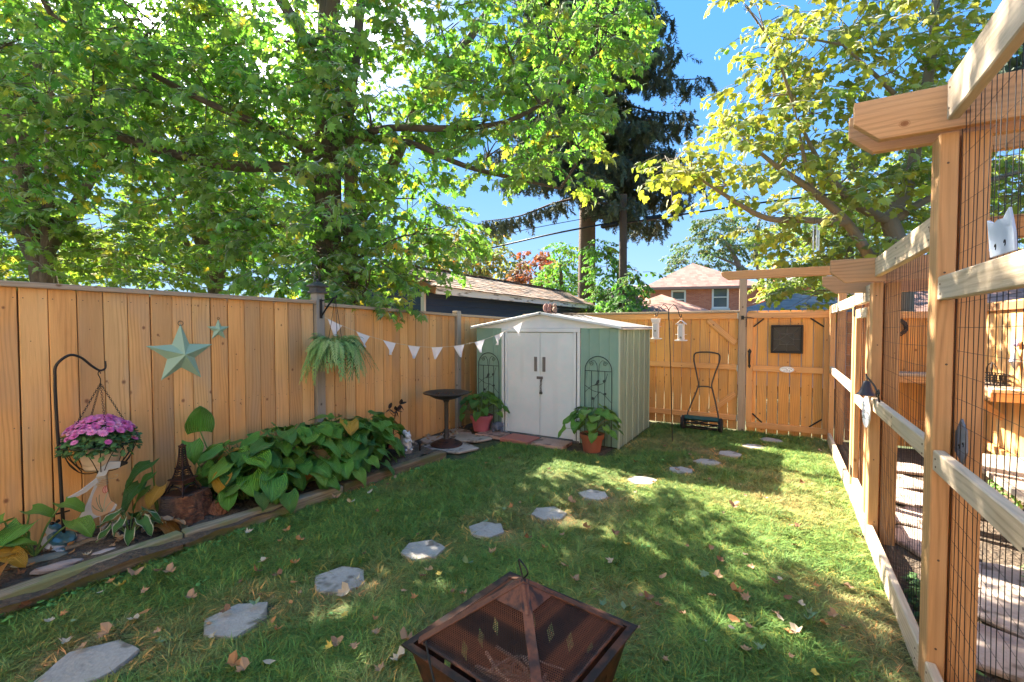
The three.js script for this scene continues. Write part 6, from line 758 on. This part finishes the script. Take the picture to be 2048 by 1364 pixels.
// ------------------------------------------------------------ double crook with two white feeders
{
  const t = thing('double_crook', 'thin black double shepherd crook on the lawn near back fence', 'hook', V(-1.293, 0, -6.547)), zc = 0;
  part('pole', tube([[0, -0.05, 0], [-0.03, 0.9, 0], [-0.07, 1.84, 0]], 0.007, 6), M.iron, t); part('crook', tube([[-0.07, 1.7, 0], [-0.075, 1.85, 0], [-0.14, 1.92, 0], [-0.2, 1.86, 0], [-0.225, 1.77, 0], [-0.245, 1.76, 0], [-0.25, 1.8, 0]], 0.006, 6), M.iron, t); part('crook', tube([[-0.07, 1.7, 0], [-0.065, 1.85, 0], [-0.005, 1.915, 0], [0.05, 1.85, 0], [0.08, 1.75, 0], [0.095, 1.74, 0], [0.1, 1.78, 0]], 0.006, 6), M.iron, t);
  const wm = mat(0.68, 0.62, 0.55, 0.7), pm = mat(0.5, 0.48, 0.42, 0.15), feeder = (label, x, y, roof) => { const f = thing('bird_feeder', label, 'bird feeder', V(x, y, -6.547)); part('tray', bb(-0.075, -0.3, -0.05, 0.075, -0.285, 0.05, 0.003), wm, f); part('tube', bb(-0.04, -0.284, -0.035, 0.04, -0.06, 0.035, 0.004), wm, f); part('window', bb(-0.024, -0.27, 0.0355, 0.024, -0.08, 0.038, 0.001), mat(0.5, 0.5, 0.5, 0.2), f); part('port', xf(new THREE.CylinderGeometry(0.014, 0.014, 0.008, 14), [0, roof ? -0.25 : -0.18, 0.04], [1.57, 0, 0]), mat(0.2, 0.18, 0.12, 0.6), f);
    if (roof) { part('roof_panel', xf(cbox(0.085, 0.008, 0.1, 0.002), [-0.034, -0.045, 0], [0, 0, 0.7]), wm, f); part('roof_panel', xf(cbox(0.085, 0.008, 0.1, 0.002), [0.034, -0.045, 0], [0, 0, -0.7]), wm, f); } else part('roof', xf(extrude([[-0.058, 0], [0.058, 0], [0.044, -0.055], [-0.044, -0.055]], 0.09, 0.002), [0, -0.01, -0.045]), wm, f);
    part('perch', tube([[-0.075, roof ? -0.21 : -0.12, 0], [0.075, roof ? -0.21 : -0.12, 0]], 0.003, 5), wm, f); part('hanger', xf(new THREE.TorusGeometry(0.022, 0.0025, 5, 16), [0, 0.012, 0]), mat(0.4, 0.2, 0.1, 0.4, { metalness: 0.8 }), f); };
  feeder('white wooden bird feeder with flat flared top', -1.535, 1.735, false); feeder('white wooden bird feeder with little gabled roof', -1.195, 1.715, true);
}
// ------------------------------------------------------------ reel mower leaning on the back fence
{
  const t = thing('reel_mower', 'old green push reel mower leaning its handle on the back fence', 'mower', V(-1.05, 0, -7.47)), gm = mat(0.012, 0.05, 0.03, 0.4), hm = mat(0.06, 0.045, 0.035, 0.5, { metalness: 0.3 });
  for (const s of [-1, 1]) { const w = part('wheel', xf(new THREE.CylinderGeometry(0.1, 0.1, 0.045, 28), [0, 0, 0], [0, 0, 1.57]), mat(0.03, 0.032, 0.03, 0.8), t, V(s * 0.27, 0.115, 0)); part('tyre', xf(new THREE.TorusGeometry(0.1, 0.016, 8, 28), [0, 0, 0], [0, 1.57, 0], [1, 1, 1.6]), mat(0.012, 0.012, 0.012, 0.9), w); part('hub', xf(new THREE.CylinderGeometry(0.035, 0.035, 0.055, 14), [0, 0, 0], [0, 0, 1.57]), gm, w); }
  part('deck', xf(extrude([[-0.24, -0.03], [0.24, -0.03], [0.24, 0.025], [-0.24, 0.025]], 0.05, 0.006), [0, 0.19, -0.02], [-0.5, 0, 0]), gm, t); part('decal', xf(cbox(0.24, 0.002, 0.035, 0.0005), [0, 0.225, 0.018], [1.05, 0, 0]), mat(0.6, 0.6, 0.5, 0.5), t);
  part('cutter_bar', bb(-0.24, 0.03, -0.03, 0.24, 0.045, 0.01), M.iron, t); part('roller', xf(new THREE.CylinderGeometry(0.022, 0.022, 0.46, 12), [0, 0.03, -0.09], [0, 0, 1.57]), mat(0.1, 0.07, 0.05, 0.8), t);
  for (let k = 0; k < 5; k++) { const p = []; for (let i = 0; i <= 10; i++) { const a = k * 1.2566 + i / 10 * 1.2; p.push([-0.23 + 0.046 * i, 0.12 + Math.sin(a) * 0.065, Math.cos(a) * 0.065]); } part('reel_blade', tube(p, 0.008, 4, 10), M.iron, t); } part('axle', tube([[-0.25, 0.12, 0], [0.25, 0.12, 0]], 0.012, 8), M.iron, t);
  part('handle', tube([[-0.22, 0.14, 0.0], [-0.21, 0.25, -0.03], [-0.09, 0.62, -0.12], [-0.07, 0.7, -0.14], [-0.1, 0.85, -0.17], [-0.16, 1.12, -0.25], [-0.14, 1.19, -0.265], [0.2, 1.185, -0.265], [0.22, 1.12, -0.25], [0.15, 0.85, -0.17], [0.12, 0.7, -0.14], [0.14, 0.62, -0.12], [0.23, 0.25, -0.03], [0.235, 0.14, 0.0]], 0.0115, 8, 90), hm, t); part('handle_brace', tube([[-0.085, 0.66, -0.13], [-0.04, 0.68, -0.125], [0.09, 0.68, -0.125], [0.13, 0.66, -0.13]], 0.011, 7), hm, t);
}
{ const t = thing('wind_chime', 'pale metal wind chime hanging from a plane tree limb', 'wind chime', V(0.42, 2.8, -8.5)); for (let i = 0; i < 5; i++) { const a = i * 1.257; part('chime_tube', tube([[Math.cos(a) * 0.04, 0, Math.sin(a) * 0.04], [Math.cos(a) * 0.04, 0.3 + 0.03 * i, Math.sin(a) * 0.04]], 0.009, 8), mat(0.7, 0.7, 0.68, 0.3, { metalness: 0.6 }), t); part('cord', tube([[Math.cos(a) * 0.04, 0.3 + 0.03 * i, Math.sin(a) * 0.04], [0, 0.6, 0]], 0.0015, 4), M.iron, t); } part('cord', tube([[0, 0.6, 0], [0, 1.0, 0]], 0.002, 4), M.iron, t); }
// ------------------------------------------------------------ fire pit
{
  const t = thing('fire_pit', 'square rusty steel fire pit with pyramid mesh spark screen', 'fire pit', V(-0.85, 0, -1.515), -0.134), R = 0.31, r0 = 0.235, Y = 0.4, yb = 0.1;
  for (let k = 0; k < 4; k++) { const h = Math.hypot(Y - yb, R - r0), hole = (x) => [[x, h * 0.35], [x + 0.022, h * 0.5], [x, h * 0.65], [x - 0.022, h * 0.5]]; const g = extrude([[-r0, 0], [r0, 0], [R - 0.005, h], [-R + 0.005, h]], 0.004, 0.0005, [-0.15, -0.05, 0.05, 0.15].map(hole)); g.rotateX(Math.atan2(R - r0, Y - yb)); g.translate(0, yb, r0 - 0.006); g.rotateY(k * Math.PI / 2); part('wall', g, M.rustDark, t);
    const rim = extrude([[-R - 0.018, 0], [R + 0.018, 0], [R - 0.012, 0.03], [-R + 0.012, 0.03]], 0.004, 0.001); rim.rotateX(-Math.PI / 2); rim.translate(0, Y, R + 0.018); rim.rotateY(k * Math.PI / 2); part('rim', rim, mat(0.75, 0.72, 0.75, 0.55, { map: T.rust, metalness: 0.4 }), t);
    const lg = part('leg', xf(bb(-0.02, 0, -0.02, 0.02, yb + 0.06, 0.02), [0, 0, 0]), M.rustDark, t); lg.position.set(Math.cos(k * 1.5708 + 0.785) * r0 * 1.3, 0, Math.sin(k * 1.5708 + 0.785) * r0 * 1.3); }
  part('floor', bb(-r0, yb - 0.004, -r0, r0, yb + 0.004, r0, 0.001), mat(0.2, 0.13, 0.1, 0.9, { map: T.soil }), t);
  // spark screen
  const s = part('spark_screen', (() => { const L = [], b = 0.285, y = Y + 0.008; for (let k = 0; k < 4; k++) { const g = bb(-b, y, b - 0.03, b, y + 0.01, b, 0.002); g.rotateY(k * 1.5708); L.push(g); } return merge(L); })(), M.rust, t), b = 0.285, yl = Y + 0.012, ya = 0.618, rc = 0.09;
  for (let k = 0; k < 4; k++) { const a = k * 1.5708 + 0.7854, q = V(Math.cos(a), 0, Math.sin(a)), g = cbox(0.036, Math.hypot(b * 1.414, ya - yl), 0.006, 0.001), lo = q.clone().multiplyScalar(b * 1.39).setY(yl), hi = V(0, ya, 0), dir = hi.clone().sub(lo).normalize(), side = V(-q.z, 0, q.x), nn = side.clone().cross(dir); g.applyMatrix4(new THREE.Matrix4().makeBasis(side, dir, nn)); g.translate((lo.x + hi.x) / 2, (lo.y + hi.y) / 2 + 0.003, (lo.z + hi.z) / 2); part('rib', g, M.rust, s); }
  { const cp = new THREE.BufferGeometry(), f = rc / b, yc = ya - (ya - yl) * f + 0.01, pos = []; for (let k = 0; k < 4; k++) { const c = (j) => [Math.cos(j * 1.5708 + 0.7854) * rc * 1.414, yc, Math.sin(j * 1.5708 + 0.7854) * rc * 1.414]; pos.push(...c(k), 0, ya + 0.012, 0, ...c(k + 1)); } cp.setAttribute('position', new THREE.Float32BufferAttribute(pos, 3)); cp.setAttribute('uv', new THREE.Float32BufferAttribute(pos.flatMap((_, i) => i % 3 ? [] : [pos[i] * 1.5, pos[i + 2] * 1.5]), 2)); cp.computeVertexNormals(); part('cap_plate', cp, M.rust, s); }
  { const L = [], slope = (ya - yl); for (let k = 0; k < 4; k++) { const pt = (u, v) => V(u, yl + slope * v, b * (1 - v)).applyAxisAngle(V(0, 1, 0), k * 1.5708); // face coords: u in [-b(1-v), b(1-v)]
      for (const sg of [-1, 1]) for (let c = -2 * b; c < 2 * b; c += 0.0095) { let p0 = null, p1 = null; for (let i = 0; i <= 60; i++) { const v = 0.02 + 0.72 * i / 60, u = c + sg * v * 0.26; if (Math.abs(u) < b * (1 - v) - 0.012) { if (!p0) p0 = pt(u, v); p1 = pt(u, v); } } if (p0 && p0.distanceTo(p1) > 0.015) L.push(tube([p0, p1], 0.0015, 3, 1, false, false)); } } stuff(part('screen_mesh', merge(L), M.rust, s)); }
  part('lift_handle', tube([[0, 0.625, 0], [-0.028, 0.69, -0.008], [0.028, 0.665, 0.008], [0, 0.625, 0]].map((p) => V(...p)), 0.0035, 6, 24), M.black, s);
  const rn = rng(77), wm = [mat(0.36, 0.24, 0.18, 0.85), mat(0.46, 0.33, 0.26, 0.85), mat(0.26, 0.17, 0.13, 0.85)]; for (let i = 0; i < 30; i++) { const a = rr(-0.7, 0.9, rn) + (i % 5 === 0 ? 1.4 : 0), L = rr(0.1, 0.2, rn), y = yb + 0.02 + 0.005 * i, c = V(-0.85 + rr(-0.05, 0.05, rn), y, -1.515 + rr(-0.05, 0.08, rn)), d = V(Math.cos(a), rr(-0.05, 0.08, rn), Math.sin(a)); const k = rr(-0.09, 0.09, rn); top('firewood_stick', tube([c.clone().addScaledVector(d, -L), c.clone().add(V(-d.z * k, 0.01, d.x * k)), c.clone().addScaledVector(d, L)], [0.008, 0.007, 0.003], 6, 8), wm[i % 3], 'bare twig of kindling piled inside the fire pit', 'stick', null, null, 'kindling in the fire pit'); }
  top('fire_poker', tube([V(-1.13, 0.425, -1.27), V(-1.05, 0.415, -1.2), V(-0.96, 0.41, -1.13), V(-0.93, 0.41, -1.11)], [0.004, 0.004, 0.004, 0.007], 6), M.iron, 'thin dark poker resting on the fire pit rim corner', 'poker');
}
// ------------------------------------------------------------ things on and in the enclosure
{
  const t = thing('dinner_bell', 'dark cast iron bell on a scroll bracket beside enclosure door', 'bell', V(0.553, 1.13, -4.1)), bm = mat(0.07, 0.06, 0.065, 0.45, { metalness: 0.5 });
  part('bell', lathe([[0, 0.1], [0.02, 0.095], [0.03, 0.06], [0.045, 0.02], [0.062, 0], [0.058, 0], [0.04, 0.02], [0, 0.08]], 24), bm, t, V(-0.03, -0.01, 0.02)); part('bracket', tube([[0.01, -0.03, 0.25], [0.0, 0.03, 0.24], [-0.01, 0.08, 0.14], [-0.03, 0.115, 0.05], [-0.03, 0.12, 0.0], [-0.03, 0.135, -0.02]], 0.006, 6), M.iron, t); const sc = []; for (let i = 0; i <= 20; i++) { const a = i / 20 * 9, k = 0.03 * (1 - i / 26); sc.push([0.0, 0.03 + Math.sin(a) * k, 0.27 + Math.cos(a) * k]); } part('scroll', tube(sc, 0.005, 5), M.iron, t); part('scroll', xf(tube(sc, 0.004, 5), [0, -0.01, -0.06]), M.iron, t); part('hanger', tube([[-0.03, 0.09, 0.02], [-0.03, 0.12, 0.02]], 0.004, 5), M.iron, t);
  const cv = document.createElement('canvas'); cv.width = 128; cv.height = 320; const c = cv.getContext('2d'); c.fillStyle = '#eceaf0'; c.fillRect(0, 0, 128, 320); c.fillStyle = '#55565f'; c.textAlign = 'center'; c.font = 'bold 34px serif'; c.fillText('please', 64, 110); c.font = 'bold 44px serif'; c.fillText('RING', 64, 175); c.fillText('BELL', 64, 235); const tx = new THREE.CanvasTexture(cv); tx.colorSpace = THREE.SRGBColorSpace;
  const g = thing('bell_tag', 'white oval bell tag with faint lettering hanging on the door post', 'sign', V(0.535, 0.985, -4.16), -Math.PI / 2 + 0.25); part('plate', xf(new THREE.CylinderGeometry(1, 1, 1, 36), [0, 0, 0], [1.5708, 0, 0], [0.062, 0.006, 0.115]), M.whiteWood, g); part('lettering', xf(new THREE.CircleGeometry(1, 36), [0, 0, 0.0045], [0, 0, 0], [0.06, 0.113, 1]), mat(1, 1, 1, 0.6, { map: tx }), g); part('string', tube([[0, 0.1, 0.003], [0, 0.15, 0.01]], 0.002, 4), mat(0.5, 0.45, 0.4, 0.9), g);
  // cat cutouts: outline read on the plane of the wire
  const cut = (label, x, pts, m, eyes) => { const q = pts.map(([a, b]) => P(a, b, 'x', x)), cz = q[0].z, cy = q[0].y, o = thing('cat_cutout', label, 'ornament', V(x, cy, cz)); const gg = extrude(q.map((p) => [-(p.z - cz), p.y - cy]), 0.006, 0.001); gg.rotateY(Math.PI / 2); part('plate', gg, m, o); for (const [a, b] of eyes) { const e = P(a, b, 'x', x); part('eye', xf(new THREE.TorusGeometry(0.0075, 0.0016, 5, 14, 4.4), [-0.002, e.y - cy, e.z - cz], [0, 1.5708, 0], [0.7, 1.2, 1]), M.black, o); } };
  cut('pale blue metal cat head cutout peeking over the upper rail', 0.612, [[1975, 442], [1981, 515], [2029, 500], [2027, 462], [2018, 415], [2006, 437], [1995, 440], [1987, 448]], mat(0.4, 0.47, 0.6, 0.5), [[1992, 494], [2011, 485]]);
  cut('grey cat head cutout on the wire beside the near post', 0.64, [[1922, 838], [1911, 864], [1909, 900], [1924, 928], [1932, 905], [1931, 862]], mat(0.16, 0.18, 0.22, 0.6), [[1919, 893], [1927, 890]]);
  const w = thing('twig_wreath', 'round brown twig wreath hung on the orange fence panel', 'wreath', V(1.293, 1.6, -7.79)), r = rng(44); for (let k = 0; k < 9; k++) { const p = [], a = r() * 6; for (let i = 0; i < 24; i++) { const f = i / 24 * 6.283, R = 0.098 + 0.022 * Math.sin(f * 5 + a), z = 0.02 + 0.018 * Math.cos(f * 5 + a); p.push([Math.cos(f) * R, Math.sin(f) * R, z]); } part('twig_hoop', tube(p, 0.006, 5, 48, true), mat(0.06, 0.04, 0.03, 0.9), w); }
  const bk = thing('wire_basket', 'dark twisted wire basket standing on the corner shelf', 'basket', V(1.86, 1.02, -6.55)); for (const y of [0.005, 0.05, 0.1]) part('hoop', tube([[-0.08, y, -0.17], [0.08, y, -0.17], [0.08, y, 0.17], [-0.08, y, 0.17]], 0.006, 5, 40, true), M.iron, bk); for (let i = 0; i < 26; i++) { const a = i / 26 * 6.283, x = 0.085 * Math.cos(a), z = 0.175 * Math.sin(a); part('upright', tube([[x, 0, z], [x * 1.06, 0.05, z * 1.03], [x, 0.11, z]], 0.004, 4), M.iron, bk); } for (const k of [-0.02, 0.02]) part('handle', tube([[k, 0.1, -0.08], [k, 0.18, -0.05], [0, 0.22, 0], [k, 0.18, 0.05], [k, 0.1, 0.08]], 0.005, 5), M.iron, bk);
  const hp = P(2037, 705, 'x', 1.985), fi = thing('tin_hanging', 'silver and purple tin figure hung on the boundary fence', 'ornament', hp), sv = mat(0.55, 0.55, 0.58, 0.3, { metalness: 0.6 }); part('head', xf(rockGeo(0.02, 0.035, 0.06, 91), [-0.02, 0.09, 0]), mat(0.3, 0.24, 0.4, 0.4), fi); part('body', xf(new THREE.ConeGeometry(0.05, 0.14, 12), [-0.02, -0.02, 0]), sv, fi); part('tail', xf(new THREE.ConeGeometry(0.04, 0.1, 10), [-0.02, -0.14, 0], [3.14, 0, 0]), sv, fi);
  [[1.158, -6.58], [1.05, -5.95], [1.03, -5.45], [0.98, -4.9], [0.93, -4.36], [1.2, -3.95], [1.13, -3.5], [0.96, -3.05], [1.05, -2.5], [1.0, -1.9], [1.02, -1.3]].forEach(([x, z], i) => top('path_flagstone', slab(6, 0.29, 0.03, 1200 + i, 1.05, 0.85), M.flag, 'pinkish grey flagstone of the path inside the enclosure', 'stone', V(x, 0.012, z), [0, i * 1.3, 0], 'flagstones inside the enclosure'));
  // leafy ground cover
  const lg = leafGeo(OVAL, 0.05, 0.3, 0.3), gc = (label, x, z, rx, rz, h, n, col) => { const o = thing('leafy_plant', label, 'plant', V(x, 0, z)); const im = new THREE.InstancedMesh(lg, mat(...col, 0.7), n), cc = new THREE.Color(); im.name = 'foliage'; im.castShadow = im.receiveShadow = true; stuff(im); for (let i = 0; i < n; i++) { const a = r() * 6.28, f = Math.sqrt(r()); _m.compose(V(Math.cos(a) * f * rx, 0.02 + h * (1 - f * f) * rr(0.3, 1, r), Math.sin(a) * f * rz), _q.setFromEuler(_e.set(rr(-0.3, 0.9, r), r() * 6.28, 0, 'YXZ')), V(1, 1, 1).multiplyScalar(rr(0.6, 1.3, r))); im.setMatrixAt(i, _m); const b = rr(0.6, 1.4, r); cc.setRGB(b, b, b); im.setColorAt(i, cc); } o.add(im); };
  gc('low leafy green plant beside the flagstone path', 1.5, -3.45, 0.28, 0.9, 0.2, 900, [0.08, 0.2, 0.04]); gc('small clump of green leaves at the enclosure bench end', 1.7, -5.75, 0.2, 0.15, 0.5, 260, [0.12, 0.3, 0.05]); gc('grassy weeds growing along the inside of kick board', 0.75, -3.3, 0.09, 0.5, 0.12, 260, [0.07, 0.16, 0.04]);
  const hb = P(2032, 165, 'z', -2.9), hg = thing('hanging_planter', 'dark leafy hanging planter under the enclosure roof frame', 'plant', hb); { const im = new THREE.InstancedMesh(lg, mat(0.02, 0.05, 0.02, 0.7), 260); im.name = 'foliage'; im.castShadow = true; stuff(im); for (let i = 0; i < 260; i++) { const d = V(rr(-1, 1, r), rr(-1, 1, r), rr(-1, 1, r)).normalize().multiplyScalar(0.07); _m.compose(d, _q.setFromEuler(_e.set(r() * 6, r() * 6, r() * 6)), V(1, 1, 1)); im.setMatrixAt(i, _m); } hg.add(im); part('pot', lathe([[0, -0.09], [0.04, -0.09], [0.06, -0.02], [0, -0.02]], 16), M.black, hg); part('cord', tube([[0, 0, 0], [0, Math.max(0.05, 2.7 - hb.y), 0]], 0.003, 4), M.iron, hg); }
}
renderer.render(scene, camera);
